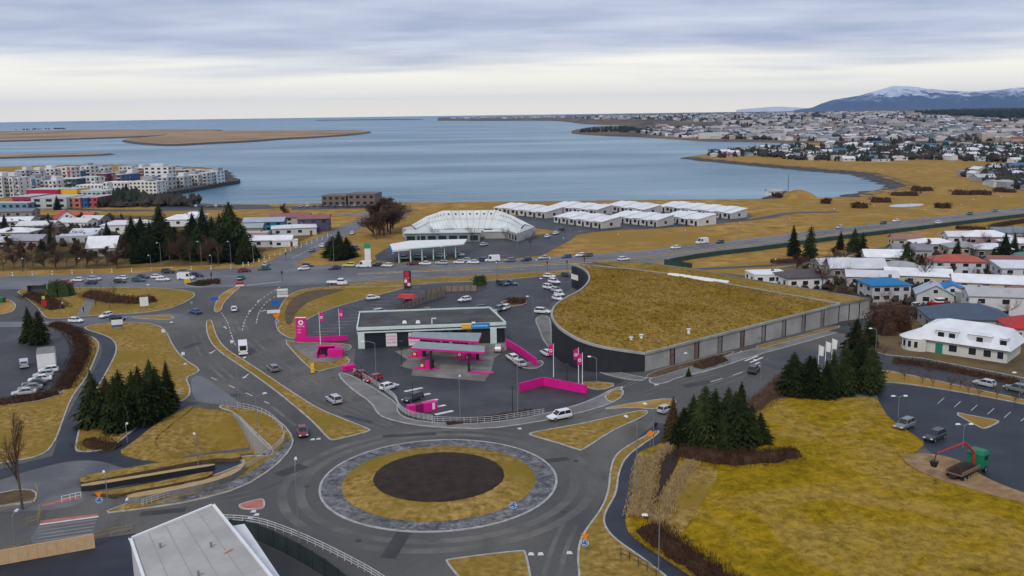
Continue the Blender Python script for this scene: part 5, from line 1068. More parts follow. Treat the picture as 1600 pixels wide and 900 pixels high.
# red boat in a driveway
g = G(1468, 481); o = thing('motor_boat', (g.x, g.y, .2), ang((1450, 482), (1490, 480)), label='red-hulled boat with white cabin in the driveway of the blue-roofed garage', cat='boat')
mb = MB(); b0 = [(-3, -.9), (1.5, -1.0), (3.2, 0), (1.5, 1.0), (-3, .9)]; ib = [mb.vert((x * .9, y * .5, .4)) for x, y in b0]; it = [mb.vert((x, y * 1.15, 1.5)) for x, y in b0]
for i in range(5): mb.face((ib[i], ib[(i + 1) % 5], it[(i + 1) % 5], it[i]))
mb.face(it); mb.face(ib[::-1]); mb.build('hull', M['red'], o)
mb = MB(); mb.frustum((0, 0, 1.5), (2.6, 1.7), (1.9, 1.4), 1.1); mb.build('cabin', M['white'], o)
mb = MB(); mb.frustum((0, 0, 1.85), (2.42, 1.66), (2.08, 1.5), .5, top=False); mb.build('cabin_window', M['glass'], o)

number_labels('cars in the shoreside car park', '# small parked car from the left in the shoreside car park')
# ================================================================== BUILDINGS
PANE = {}
def pane_mesh(w, h, frame):
    k = (round(w, 2), round(h, 2), frame)
    if k not in PANE:
        f = MB(); f.box((0, 0, 0), (w + .16, .10, h + .16)); g = MB(); g.box((0, 0, 0), (w, .14, h))
        PANE[k] = (f.mesh('window_frame', M['white']), g.mesh('window_pane', M['glass']))
    return PANE[k]
def add_window(o, x, y, z, w, h, rz, framed=True):
    f, p = pane_mesh(w, h, framed)
    if framed: a = put('window', f, o, (x, y, z), rz); put('pane', p, a)
    else: put('window', p, o, (x, y, z), rz)
def roof_mesh(kind, w, d, z, rise, ov=.45, th=.18):
    mb = MB(); W, D = w / 2 + ov, d / 2 + ov
    if kind == 'gable':
        zz = z - ov * rise / (d / 2)
        P = [(-W, -D, zz), (W, -D, zz), (W, 0, z + rise), (-W, 0, z + rise), (W, D, zz), (-W, D, zz)]
        for off in (0, th):
            for p in P: mb.vert((p[0], p[1], p[2] + off))
        for q in ((6, 7, 8, 9), (9, 8, 10, 11), (0, 3, 2, 1), (3, 5, 4, 2), (0, 1, 7, 6), (4, 5, 11, 10), (1, 2, 8, 7), (2, 4, 10, 8), (0, 6, 9, 3), (3, 9, 11, 5)): mb.face(q)
    elif kind == 'hip':
        r = max(0.0, W - D) if w >= d else 0; ry = max(0.0, D - W) if d > w else 0
        b = [mb.vert(p) for p in ((-W, -D, z - .05), (W, -D, z - .05), (W, D, z - .05), (-W, D, z - .05), (-W, -D, z + th), (W, -D, z + th), (W, D, z + th), (-W, D, z + th))]
        if w >= d:
            a, c = mb.vert((-r, 0, z + rise)), mb.vert((r, 0, z + rise))
            for q in ((4, 5, c, a), (6, 7, a, c), (5, 6, c), (7, 4, a)): mb.face(q)
        else:
            a, c = mb.vert((0, -ry, z + rise)), mb.vert((0, ry, z + rise))
            for q in ((5, 6, c, a), (7, 4, a, c), (4, 5, a), (6, 7, c)): mb.face(q)
        for q in ((0, 1, 5, 4), (1, 2, 6, 5), (2, 3, 7, 6), (3, 0, 4, 7), (3, 2, 1, 0)): mb.face(q)
    elif kind == 'shed':
        P = [(-W, -D, z), (W, -D, z), (W, D, z + rise), (-W, D, z + rise)]
        for off in (0, th):
            for p in P: mb.vert((p[0], p[1], p[2] + off))
        for q in ((4, 5, 6, 7), (3, 2, 1, 0), (0, 1, 5, 4), (1, 2, 6, 5), (2, 3, 7, 6), (3, 0, 4, 7)): mb.face(q)
    else:
        mb.box((0, 0, z + .15), (w + .3, d + .3, .3)); mb.box((0, 0, z + .33), (w - .2, d - .2, .06))
    return mb
def wall_mesh(kind, w, d, h, rise):
    mb = MB(); x, y = w / 2, d / 2
    mb.box((0, 0, h / 2), (w, d, h), bottom=False)
    if kind == 'gable':
        for s in (-1, 1): mb.poly([(s * x, -y * s, h), (s * x, y * s, h), (s * x, 0, h + rise - .02)])
    if kind == 'shed':
        for s in (-1, 1): mb.poly([(s * x, -y * s, h), (s * x, y * s, h), (s * x, y, h + rise)])
        mb.poly([(x, y, h), (-x, y, h), (-x, y, h + rise), (x, y, h + rise)])
    return mb
ROOFM = {}
def roofmat(c):
    if c not in ROOFM: ROOFM[c] = mat('roof_sheet_%02x%02x%02x' % tuple(int(255 * k) for k in c), tuple(k * .88 for k in c), 0.6, tuple(min(.85, k * 1.08) for k in c), 0.25, 6, 0.02, 1.5, spec=.25)
    return ROOFM[c]
def house(px, py, w, d, h, deg, roof_, wc_, rc_, rise_, *a_, **k_): return house_(px, py, w * .86, d * .86, h, deg, roof_, wc_, rc_, rise_ * .95, *a_, **k_)
def house_(px, py, w, d, h, deg, roof, wc, rc, rise, label, wins=3, floors=1, framed=True, chimney=True, ov=.45, group=None, name='house', door=True, z=.1):
    g = G(px, py); o = thing(name, (g.x, g.y, z), radians(deg), label=label, cat='house', group=group)
    wall_mesh(roof, w, d, h, rise).build('wall', wallmat(wc), o)
    rf = roof_mesh(roof, w, d, h, rise, ov).build('roof', roofmat(rc), o)
    if chimney: mb = MB(); mb.box((w * .18, d * .08, h + rise * .8 + .3), (.7, .7, 1.1)); mb.build('chimney', M['concrete_dk'], rf)
    fh = h / floors; ww = min(1.7, w / (wins * 1.7)); wh = min(1.25, fh * .48)
    for f in range(floors):
        zc = fh * (f + .56)
        for k in range(wins):
            x = -w / 2 + w * (k + .5) / wins
            if door and f == 0 and k == wins - 1: mb = MB(); mb.box((x, -d / 2, 1.05), (1.0, .12, 2.1)); mb.build('door', flatmat((.10, .05, .035)), o); continue
            add_window(o, x, -d / 2, zc, ww, wh, 0, framed)
        for s in (-1, 1):
            for k in range(2): add_window(o, s * w / 2, -d / 4 + d / 2 * k, zc, ww, wh, pi / 2, framed)
    if roof == 'gable' and rise > 2:
        for s in (-1, 1): add_window(o, s * w / 2, 0, h + rise * .32, 1.1, 1.0, pi / 2, framed)
    return o
WH, CR, LG, BG = (.68, .68, .66), (.52, .46, .36), (.40, .41, .42), (.34, .30, .25)
SN = (.72, .73, .75)
# --- neighbourhood in the east
for a in [
 (1255, 447, 17, 12, 3.4, 8, 'hip', WH, (.085, .07, .075), 2.0, 'white bungalow with dark brown roof behind the turf-roofed hall', 4),
 (1198, 441, 13, 10, 3.0, 5, 'flat', WH, SN, .3, 'small flat white-roofed house at the left of the dark-roofed bungalow', 3),
 (1335, 432, 20, 13, 3.6, -8, 'gable', (.30, .28, .27), (.55, .56, .60), 2.4, 'house with broad pale grey roof behind the bare trees', 4),
 (1360, 446, 17, 8, 3.2, -14, 'gable', (.42, .40, .39), (.56, .55, .58), 1.5, 'long low wing with pale grey roof left of the blue house', 3),
 (1380, 467, 13, 11, 4.6, 4, 'hip', (.46, .45, .47), (.012, .16, .36), 1.8, 'pale house with bright blue hipped roof', 4),
 (1382, 414, 17, 11, 3.4, -10, 'gable', (.40, .45, .44), SN, 2.0, 'white gabled house left of the tall spruce', 3),
 (1432, 443, 22, 12, 3.2, -18, 'gable', CR, SN, 1.6, 'long house with white roof and cream walls behind the bare tree', 4),
 (1492, 427, 18, 11, 4.4, -12, 'hip', (.50, .53, .58), (.38, .085, .06), 2.0, 'house with salmon red roof and pale blue walls', 4),
 (1455, 392, 17, 11, 3.2, -6, 'hip', LG, SN, 1.8, 'white-roofed house left above the red-orange roof', 3),
 (1537, 382, 20, 12, 3.6, -8, 'hip', (.35, .25, .25), SN, 2.2, 'large white-roofed house with a dark red chimney', 3),
 (1545, 401, 15, 10, 3.2, -6, 'hip', (.20, .16, .15), (.62, .63, .67), 1.8, 'low house with patchy snow-white roof below the chimney house', 3),
 (1590, 392, 14, 10, 3.4, -6, 'hip', LG, SN, 1.8, 'white-roofed house at the right edge beside the dark spruces', 3),
 (1592, 442, 16, 11, 5.2, -8, 'shed', (.50, .53, .56), (.60, .62, .68), 1.0, 'tall pale house at the right edge beside the long cream house', 3),
 (1552, 462, 26, 12, 4.4, -20, 'gable', (.52, .44, .32), SN, 1.6, 'long cream-walled house with wide white roof', 4),
 (1458, 474, 9, 11, 3.2, 72, 'gable', (.50, .50, .48), (.36, .42, .50), 2.6, 'grey-roofed gabled garage left of the bright blue one', 2),
 (1484, 474, 8, 11, 3.4, 72, 'gable', (.62, .62, .60), (.01, .17, .46), 2.6, 'white gabled garage with bright blue roof', 2),
 (1517, 474, 12, 12, 3.8, -14, 'flat', (.26, .26, .26), (.40, .43, .43), .3, 'flat grey-roofed building right of the blue garage', 2),
 (1562, 494, 20, 11, 6.0, -14, 'gable', (.60, .60, .60), (.40, .40, .41), 1.4, 'two-storey white house with pale grey roof above the slate roof', 3),
 (1600, 494, 10, 11, 6.0, -14, 'gable', (.60, .60, .60), (.38, .10, .085), 1.6, 'white house with red roof joined to the grey-roofed one', 2),
 (1506, 512, 22, 15, 3.3, -10, 'hip', (.38, .36, .34), (.060, .085, .13), 3.0, 'bungalow with big slate blue hipped roof behind the white villa', 4),
 (1606, 530, 13, 11, 3.4, -12, 'hip', (.50, .48, .46), (.40, .03, .03), 2.6, 'house with bright red hipped roof at the right edge', 3),
]: house(*a[:11], wins=a[11], floors=2 if a[4] > 4.3 else 1)
for a in [
 (1420, 402, 15, 11, 3.2, -6, 'gable', LG, (.20, .20, .22), 1.8, 'charcoal-roofed house left of the salmon roof', 3),
 (1502, 398, 14, 10, 3.2, -4, 'hip', CR, (.30, .31, .33), 1.8, 'grey-roofed cream house behind the salmon roof', 3),
 (1572, 424, 15, 10, 3.4, -10, 'gable', LG, (.24, .10, .08), 1.8, 'brown-red roofed house right of the salmon roof', 3),
 (1462, 440, 12, 9, 3.2, -14, 'gable', WH, (.40, .41, .43), 1.6, 'small grey-roofed house between salmon roof and garages', 2),
 (1405, 430, 12, 9, 3.2, -10, 'hip', WH, (.34, .35, .36), 1.6, 'small grey hipped house left of the large bare tree', 2),
 (1300, 424, 13, 9, 3.0, 4, 'gable', LG, (.50, .51, .54), 1.5, 'small pale-roofed house behind the dark-roofed bungalow', 2),
 (1572, 374, 15, 10, 3.2, -6, 'gable', LG, (.16, .20, .24), 1.8, 'blue-grey roofed house at the top right of the quarter', 2),
 (1500, 380, 14, 10, 3.2, -6, 'gable', WH, (.58, .59, .62), 1.6, 'pale-roofed house left of the dark red chimney', 2),
 (1415, 384, 13, 9, 3.0, -6, 'gable', CR, (.26, .15, .11), 1.6, 'brown-roofed house nearest the footpath', 2),
 (1608, 416, 12, 10, 3.4, -8, 'hip', WH, (.08, .20, .15), 1.8, 'green-roofed house cut by the right edge', 2),
]: house(*a[:11], wins=a[11])
# --- white villa with dormers
vp = G(1526, 558); vz = .12; va = ang((1440, 545), (1580, 566)); o = thing('villa', (vp.x, vp.y + 4.5, vz), va, label='large white villa with hipped white roof, dormers and a green door', cat='house')
Lw, Dw = 19.0, 11.0
MB().box((0, 0, 1.5), (Lw, Dw, 3.0), bottom=False).build('wall', wallmat((.58, .57, .52)), o)
mb = MB(); W, D = Lw / 2 + .9, Dw / 2 + .9
b = [mb.vert(p) for p in ((-W, -D, 2.9), (W, -D, 2.9), (W, D, 2.9), (-W, D, 2.9))]; t = [mb.vert(p) for p in ((-W + 2.2, -D + 2.2, 5.6), (W - 2.2, -D + 2.2, 5.6), (W - 2.2, D - 2.2, 5.6), (-W + 2.2, D - 2.2, 5.6))]
for i in range(4): mb.face((b[i], b[(i + 1) % 4], t[(i + 1) % 4], t[i]))
r = [mb.vert((-4.2, 0, 7.0)), mb.vert((4.2, 0, 7.0))]
for q in ((t[0], t[1], r[1], r[0]), (t[2], t[3], r[0], r[1]), (t[1], t[2], r[1]), (t[3], t[0], r[0])): mb.face(q)
mb.face(b[::-1]); rf = mb.build('roof', roofmat((.66, .68, .71)), o)
for x, w, n in ((-2.9, 4.6, 2), (3.9, 4.6, 1), (8.6, 1.2, 1)):
    dm = MB(); dm.box((x, -4.2, 4.3), (w, 2.6, 2.0)); dm.frustum((x, -4.2, 5.3), (w + .4, 3.0), (w - .4, 2.4), .35); dm = dm.build('dormer', roofmat((.66, .68, .71)), rf)
    for k in range(n):
        f, p_ = pane_mesh(1.3 if n < 3 else .9, 1.1, True); put('window', f, o, (x - w / 4 + w / 2 * k if n > 1 else x, -5.52, 4.35)); put('window', p_, o, (x - w / 4 + w / 2 * k if n > 1 else x, -5.54, 4.35))
mb = MB(); n = 10; cxv = (-9.5, -3.5)
pts = [(cxv[0] + 3.6 * cos(pi * .5 + pi * k / n * 1.25), cxv[1] + 3.6 * sin(pi * .5 + pi * k / n * 1.25)) for k in range(n + 1)]
mb2 = MB()
ap = mb2.vert((cxv[0] + .5, cxv[1], 4.9)); lo = [mb2.vert((x * 1.03, y * 1.03, 2.75)) for x, y in pts]
for i in range(n): mb2.face((lo[i], lo[i + 1], ap))
for (xa, ya), (xb, yb) in zip(pts, pts[1:]): mb.poly([(xa, ya, 0), (xb, yb, 0), (xb, yb, 2.8), (xa, ya, 2.8)])
mb.build('bay_wall', wallmat((.58, .57, .52)), o); mb2.build('bay_roof', roofmat((.66, .66, .66)), o)
for (xa, ya), (xb, yb) in list(zip(pts, pts[1:]))[2:9]: add_window(o, (xa + xb) / 2, (ya + yb) / 2, 1.55, .75, 1.4, atan2(yb - ya, xb - xa), True)
for x, w in ((-1.4, 1.7), (2.6, 1.5), (5.6, 1.5), (8.2, 1.2)): add_window(o, x, -5.5, 1.55, w, 1.5, 0)
MB().box((-4.3, -5.5, 1.1), (1.5, .16, 2.2)).build('door', flatmat((.02, .20, .13)), o)
MB().box((-9.6, 4.0, 1.3), (4.0, 6.0, 2.6)).build('annexe', wallmat((.50, .49, .46)), o)
# --- houses in the north-west
for i, a in enumerate([
 (165, 398, 13, 12, 3.6, 6, 'gable', (.50, .52, .54), SN, 4.0, 'white gabled house with front gable beside the spruce belt', 3),
 (104, 352, 15, 12, 4.0, -60, 'gable', WH, (.42, .03, .03), 4.0, 'white house with bright red roof before the school', 3),
 (62, 360, 20, 13, 3.0, 4, 'gable', CR, (.62, .63, .65), 1.6, 'cream bungalow with low pale roof left of the red roof', 4),
 (27, 353, 20, 13, 3.0, 6, 'gable', LG, SN, 1.6, 'white-roofed house at the left behind the cream bungalow', 3),
 (25, 372, 22, 14, 3.2, 0, 'hip', BG, SN, 1.8, 'pale roofed house in the second row at the left edge', 4),
 (12, 386, 15, 12, 3.6, 4, 'flat', WH, (.55, .56, .58), .3, 'white flat-roofed house at the left edge', 3),
 (48, 386, 17, 11, 3.4, -4, 'gable', (.28, .22, .20), (.30, .31, .34), 2.0, 'brown house with dark grey gable behind the bare trees', 3),
 (122, 378, 18, 10, 3.0, 4, 'flat', LG, (.55, .57, .68), .3, 'house with flat lilac-white roof left of the gabled one', 3),
 (138, 372, 14, 10, 3.0, 0, 'gable', LG, (.60, .61, .64), 1.4, 'pale roofed house behind the lilac-white roof', 2),
 (123, 356, 18, 11, 3.2, -8, 'gable', WH, (.58, .58, .56), 1.8, 'white house with dull white roof right of the red roof', 3),
 (148, 352, 13, 10, 3.2, -10, 'gable', (.26, .26, .26), (.56, .56, .60), 1.8, 'grey gabled house right of the dull white roof', 2),
 (134, 345, 12, 8, 3.2, 0, 'gable', CR, (.45, .12, .07), 1.4, 'small house with orange-red roof behind the dull white one', 2),
 (190, 364, 18, 12, 4.2, 4, 'hip', WH, (.60, .59, .66), 2.0, 'white house with lilac roof left of the spruce belt', 3),
 (284, 352, 18, 13, 3.4, 2, 'hip', WH, SN, 2.2, 'white house with rounded white roof in the belt gap', 3),
 (304, 346, 14, 10, 3.2, 0, 'hip', WH, SN, 2.0, 'small white-roofed house behind the spruce belt', 2),
 (418, 384, 25, 11, 2.9, 4, 'gable', (.48, .49, .50), SN, 1.4, 'long low white-roofed bungalow above the yellow bank', 4),
 (460, 366, 23, 14, 3.4, 14, 'hip', (.52, .53, .54), (.60, .62, .64), 1.2, 'white house with wide flat white roof by the side street', 4),
 (415, 360, 22, 12, 4.6, 4, 'gable', (.015, .21, .30), (.34, .38, .46), 1.6, 'turquoise-walled house with pale blue roof', 4),
 (455, 352, 22, 12, 4.4, 4, 'gable', (.42, .40, .38), (.25, .10, .11), 1.6, 'house with dull red roof behind the white one', 3),
 (492, 360, 17, 12, 6.0, 6, 'gable', (.07, .07, .12), (.24, .10, .10), 1.4, 'dark violet house with red roof at the end of the row', 3),
 (392, 366, 14, 10, 3.4, 4, 'gable', (.20, .26, .22), (.30, .36, .33), 1.6, 'green-grey house at the right end of the spruce belt', 2),
 (402, 374, 12, 8, 3.0, 4, 'flat', LG, (.52, .36, .34), .3, 'small house with pinkish flat roof before the turquoise one', 2),
 (446, 385, 12, 5, 2.4, 12, 'flat', WH, (.60, .61, .62), .2, 'low white garage right of the long bungalow', 2),
 (78, 364, 14, 9, 2.8, 2, 'flat', (.13, .09, .08), (.10, .09, .09), .3, 'low dark shed between cream bungalow and red roof', 2),
 (216, 358, 14, 10, 3.2, 2, 'hip', WH, SN, 1.8, 'small white-roofed house half hidden by the left of the belt', 2),
 (28, 339, 24, 12, 3.4, 2, 'gable', (.26, .24, .22), (.17, .18, .20), 1.2, 'long house with dark grey roof left before the school', 4),
]): house(*a[:11], wins=a[11], floors=2 if a[4] > 4.3 else 1, framed=False)
# --- school with coloured blocks
def block(name, x0, x1, ybase, h, d, col, label, cat, rows=0, cols=0, roofc=(.42, .43, .44), bal=False, group=None, wcol='glass', deg=None):
    a, b = G(x0, ybase), G(x1, ybase); w = (b - a).length; r = atan2(b.y - a.y, b.x - a.x) if deg is None else radians(deg)
    c = (a + b) / 2 + Vector((-sin(r), cos(r))) * d / 2; o = thing(name, (c.x, c.y, .05), r, label=label, cat=cat, group=group)
    MB().box((0, 0, h / 2), (w, d, h), bottom=False).build('wall', wallmat(col), o)
    mb = MB(); mb.box((0, 0, h + .12), (w + .25, d + .25, .24)); mb.box((0, 0, h + .27), (w - .5, d - .5, .06)); mb.build('roof', roofmat(roofc), o)
    if rows:
        fh = h / rows; ww, wh = w / cols * .5, min(1.6, fh * .5); p = pane_mesh(ww, wh, False)[1]
        for i in range(rows):
            for k in range(cols): put('window', p, o, (-w / 2 + w * (k + .5) / cols, -d / 2, fh * (i + .55)))
            for k in range(2): put('window', p, o, (w / 2, -d / 4 + d / 2 * k, fh * (i + .55)), pi / 2)
            if bal and i:
                for k in range(cols):
                    if (k + i) % 2 == 0 or cols < 3:
                        b_ = MB(); b_.box((0, 0, 0), (w / cols * .8, 1.3, .9)); b_.build('balcony', wallmat((.42, .43, .43)), o, (-w / 2 + w * (k + .5) / cols, -d / 2 - .65, fh * i + .3))
    return o
block('school_block', 50, 105, 326, 6.5, 22, (.42, .46, .47), 'pale grey school hall with a few small windows', 'school', 2, 3)
block('school_block', 20, 49.5, 324, 6.5, 20, (.34, .03, .07), 'dark pink school wing left of the grey hall', 'school', 1, 2)
block('school_block', -40, 44, 328, 4.0, 10, (.12, .24, .34), 'low pale blue school wing at the left edge', 'school', 1, 8)
block('school_block', 106, 126, 325, 6.0, 22, (.46, .16, .10), 'orange-red school block right of the grey hall', 'school', 2, 2)
block('school_block', 126.5, 137, 324.5, 6.0, 22, (.02, .12, .34), 'blue school block between two red ones', 'school', 2, 2)
block('school_block', 137.5, 153, 324, 6.0, 22, (.42, .07, .07), 'red school block at the right end', 'school', 2, 2)
block('school_block', 42, 92, 310, 6.0, 16, (.36, .02, .05), 'long crimson school wing behind the grey hall', 'school', 0, 0, (.5, .5, .52))
block('school_block', 92.5, 121, 309.5, 6.0, 16, (.70, .42, .01), 'bright yellow school wing beside the crimson one', 'school')
block('school_block', 122, 166, 309, 4.5, 16, (.38, .42, .46), 'low grey-blue wing right of the yellow one', 'school', 1, 6, (.5, .52, .55))
# --- apartment houses on the peninsula
AP = [(-36, 6, 309, 273, (.52, .55, .54)), (7, 31, 308, 273, (.60, .61, .61)), (33, 57, 303, 278, (.60, .60, .59)), (58, 70, 302, 279, (.42, .46, .44)), (71, 90, 302, 280, (.62, .62, .60)), (93, 121, 300, 277, (.045, .09, .11)), (122, 150, 298, 275, (.60, .62, .62)), (26, 41, 282, 264, (.40, .42, .42)), (42, 63, 281, 265, (.60, .60, .60)), (66, 86, 280, 262, (.55, .56, .57)), (90, 112, 279, 260, (.60, .60, .61)), (113, 126, 277, 267, (.02, .22, .26)), (127, 142, 276, 258, (.62, .63, .65)), (144, 164, 274, 261, (.62, .62, .62)), (152, 168, 291, 270, (.13, .04, .06)), (169, 190, 290, 271, (.10, .14, .24)), (190, 206, 288, 269, (.04, .11, .30)), (186, 206, 271, 259, (.58, .58, .6)), (208, 224, 276, 261, (.25, .12, .15)), (226, 264, 284, 259, (.66, .67, .68)), (120, 160, 305, 287, (.66, .67, .68)), (162, 202, 306, 283, (.55, .54, .49)), (203, 246, 306, 280, (.62, .61, .56)), (247, 263, 298, 276, (.44, .44, .40)), (264, 288, 295, 274, (.46, .46, .42)), (289, 310, 292, 271, (.56, .55, .50)), (296, 311, 280, 264, (.68, .44, .02)), (311, 324, 291, 268, (.52, .51, .47)), (325, 340, 289, 266, (.62, .63, .64)), (316, 345, 282, 264, (.22, .24, .27)), (262, 290, 280, 265, (.20, .13, .13))]
APL = ['tall white apartment block cut by the left edge', 'tall white apartment block second from the left edge', 'white apartment block in front of the left group', 'narrow grey-green apartment block in the front row', 'cream apartment block left of the dark glass one', 'dark glass-fronted apartment block above the yellow wing', 'white apartment block right of the dark glass one', 'grey apartment block at the back left of the peninsula', 'white apartment block second in the back row', 'pale apartment block third in the back row', 'white apartment block fourth in the back row', 'turquoise low block in the back row', 'white apartment block behind the turquoise one', 'white-topped apartment block in the middle of the back row', 'dark maroon apartment block in the middle', 'slate blue apartment block beside the maroon one', 'bright blue apartment block in the middle', 'white apartment block behind the blue ones', 'brown-red apartment block left of the big white one', 'largest white apartment block of the peninsula', 'white low apartment block in the front row right of the school', 'cream gabled apartment block in the front row', 'wide cream apartment block in the front row', 'narrow grey-beige apartment block by the quay', 'beige apartment block second from the quay corner', 'cream apartment block above the rock quay', 'yellow apartment block near the peninsula tip', 'beige apartment block near the peninsula tip', 'white apartment block at the peninsula tip', 'dark grey apartment block behind the peninsula tip', 'brown apartment block left of the yellow one']
ra = random.Random(12)
for (x0, x1, yb, yt, col), lab in zip(AP, APL):
    h = max(6.0, (yb - yt) / ppm(x0, yb) * 0.93); n = max(2, round(h / 3.0)); ob = block('apartment_block', x0, x1, yb, h * ra.uniform(.88, 1.0), 13, col, lab, 'apartment block', n, max(2, round((x1 - x0) / ra.uniform(5.0, 9.0))), ra.choice(((.58, .59, .61), (.48, .49, .51), (.66, .67, .69))), bal=(x1 - x0) < 36, group='apartment blocks on the peninsula'); w_ = (G(x1, yb) - G(x0, yb)).length
    if ra.random() < .65: k_ = ra.uniform(.3, .6); MB().box((ra.uniform(-.2, .2) * w_, 1, h + 1.0), (w_ * k_, 8, 2.6)).build('penthouse', wallmat(ra.choice(((.55, .56, .57), (.62, .62, .62), (.30, .31, .33)))), ob)
    if ra.random() < .4: MB().box((ra.uniform(-.4, .4) * w_, -6.55, h * .5), (ra.uniform(2.2, 4.0), .3, h)).build('stair_tower', wallmat(ra.choice(((.10, .11, .13), (.30, .10, .08), (.26, .28, .30), (.06, .14, .22), (.42, .38, .30)))), ob)
# --- stone-clad hall by the shore
block('shore_hall', 503, 541, 322, 6.0, 16, (.16, .125, .105), 'brown stone-clad hall by the shore, left half', 'hall', 2, 4, (.13, .12, .12)); block('shore_hall', 544, 586, 322, 7.0, 16, (.17, .135, .115), 'brown stone-clad hall by the shore, right half', 'hall', 2, 4, (.12, .11, .11))
# --- terraces by the bay
def terrace(x0, y0, x1, y1, d, n, label, h=2.7, rise=1.8):
    a, b = G(x0, y0), G(x1, y1); L = (b - a).length; r = atan2(b.y - a.y, b.x - a.x); c = (a + b) / 2; o = thing('terraced_row', (c.x, c.y, .05), r, label=label, cat='terrace', group='white-roofed terraces by the bay'); u = L / n
    for k in range(n):
        x = -L / 2 + u * (k + .5); hh = h + (k % 2) * .35
        mb = wall_mesh('shed', u - .06, d, hh, rise); mb.build('wall', wallmat((.46, .44, .42) if k % 3 else (.56, .55, .53)), o, (x, 0, 0))
        roof_mesh('shed', u - .06, d, hh, rise, .25, .25).build('roof', roofmat((.70, .71, .73)), o, (x, 0, 0))
        p = pane_mesh(u * .30, 1.5, False)[1]; put('window', p, o, (x - u * .2, -d / 2, 1.7)); mb = MB(); mb.box((0, 0, 0), (u * .22, .14, 2.2)); mb.build('door', M['dark'], o, (x + u * .24, -d / 2, 1.1))
    for s in (-1, 1): put('window', pane_mesh(1.6, 1.4, False)[1], o, (s * (L / 2 - .03), 0, 1.7), pi / 2)
terrace(785, 331, 866, 340, 12, 6, 'terrace of white sawtooth roofs at the left beside the crescent')
terrace(870, 329, 945, 336, 12, 6, 'rear terrace of white roofs left of the middle')
terrace(880, 346, 955, 356, 12, 6, 'front terrace of white sawtooth roofs left of the middle')
terrace(958, 328, 1020, 335, 12, 5, 'rear terrace of white roofs in the middle')
terrace(965, 345, 1040, 353, 12, 6, 'front terrace of white roofs in the middle')
terrace(1040, 329, 1155, 341, 12, 9, 'longest terrace of white roofs at the right')
terrace(1048, 345, 1105, 352, 12, 4, 'front terrace of white roofs at the right')
# --- crescent building
ze = 3.6; ZR = [5.0, 8.6, 11.0, 11.0, 8.6, 5.0]
ri = [G(x, y, z) for (x, y), z in zip([(643, 353), (666, 339.5), (692, 330.5), (776, 329.5), (800, 338), (820, 351.5)], ZR)]; ev = GZ([(657, 366), (676, 358), (706, 357), (764, 356.5), (786, 357.5), (808, 365)], ze)
cen = sum(ev, Vector((0, 0))) / 6
oo = thing('crescent_building', (cen.x, cen.y, 0), label='pale crescent-shaped building with steep ribbed glass and metal roof', cat='building')
def rel(p, z): return (p.x - cen.x, p.y - cen.y, z)
pale = roofmat((.62, .66, .66)); rib = flatmat((.30, .33, .33))
for i in range(5):
    a, b, c, d = ri[i], ri[i + 1], ev[i + 1], ev[i]; n = 7 if i == 2 else 6; za, zb = ZR[i], ZR[i + 1]
    for k in range(n):
        t0, t1 = k / n, (k + 1) / n; A, B, C, D = a.lerp(b, t0), a.lerp(b, t1), d.lerp(c, t1), d.lerp(c, t0); z0, z1 = za + (zb - za) * t0, za + (zb - za) * t1
        def on(u, v, dz=0): p = D.lerp(C, u).lerp(A.lerp(B, u), v); return rel(p, ze + (z0 + (z1 - z0) * u - ze) * v + dz)
        mb = MB(); mb.poly([on(.03, 0), on(.97, 0), on(.97, .5), on(.03, .5)]); mb.build('roof_panel', pale, oo)
        mb = MB(); mb.poly([on(.03, .5, .7), on(.97, .5, .7), on(.97, 1, .4), on(.03, 1, .4)]); mb.poly([on(.03, .5), on(.97, .5), on(.97, .5, .7), on(.03, .5, .7)]); mb.build('roof_panel', pale, oo)
        mb = MB(); mb.poly([on(.38, .70, .73), on(.62, .70, .73), on(.62, .80, .68), on(.38, .80, .68)]); mb.build('rooflight', M['glass'], oo)
        
        mb = MB(); mb.poly([on(-.03, 0, -.1), on(.03, 0, -.1), on(.03, 1, .3), on(-.03, 1, .3)]); mb.build('roof_rib', rib, oo)
    out = [p + (p - cen).normalized() * 4.5 for p in (a, b)]
    mb = MB(); mb.poly([rel(a, za + .35), rel(b, zb + .35), rel(out[1], 4), rel(out[0], 4)]); mb.build('rear_roof', pale, oo)
    mb = MB(); mb.poly([rel(d, 0), rel(c, 0), rel(c, ze), rel(d, ze)]); mb.poly([rel(out[0], 0), rel(out[1], 0), rel(out[1], 4), rel(out[0], 4)]); mb.build('wall', wallmat((.36, .36, .34)), oo)
    for k in range(5): p = d.lerp(c, (k + .5) / 5); put('window', pane_mesh((c - d).length / 9, 2.2, False)[1], oo, rel(p, 1.6), atan2((c - d).y, (c - d).x))
for e, (p, q, z) in enumerate(((ri[0], ev[0], 5.0), (ri[5], ev[5], 5.0))):
    u = p + (p - cen).normalized() * 4.5; mb = MB(); mb.poly([rel(q, 0), rel(q, ze), rel(p, z), rel(u, 4), rel(u, 0)]); mb.build('end_wall', wallmat((.45, .46, .46)), oo)
for x, y in ((688, 371), (716, 369), (748, 369), (778, 371)):
    g = G(x, y); mb = MB(); mb.box((g.x - cen.x, g.y - cen.y, 1.5), (12, 8, 3.0)); mb.build('annexe', wallmat((.34, .33, .31)), oo)
    mb = MB(); mb.box((g.x - cen.x, g.y - cen.y, 3.15), (12.6, 8.6, .3)); mb.build('annexe_roof', pale, oo)
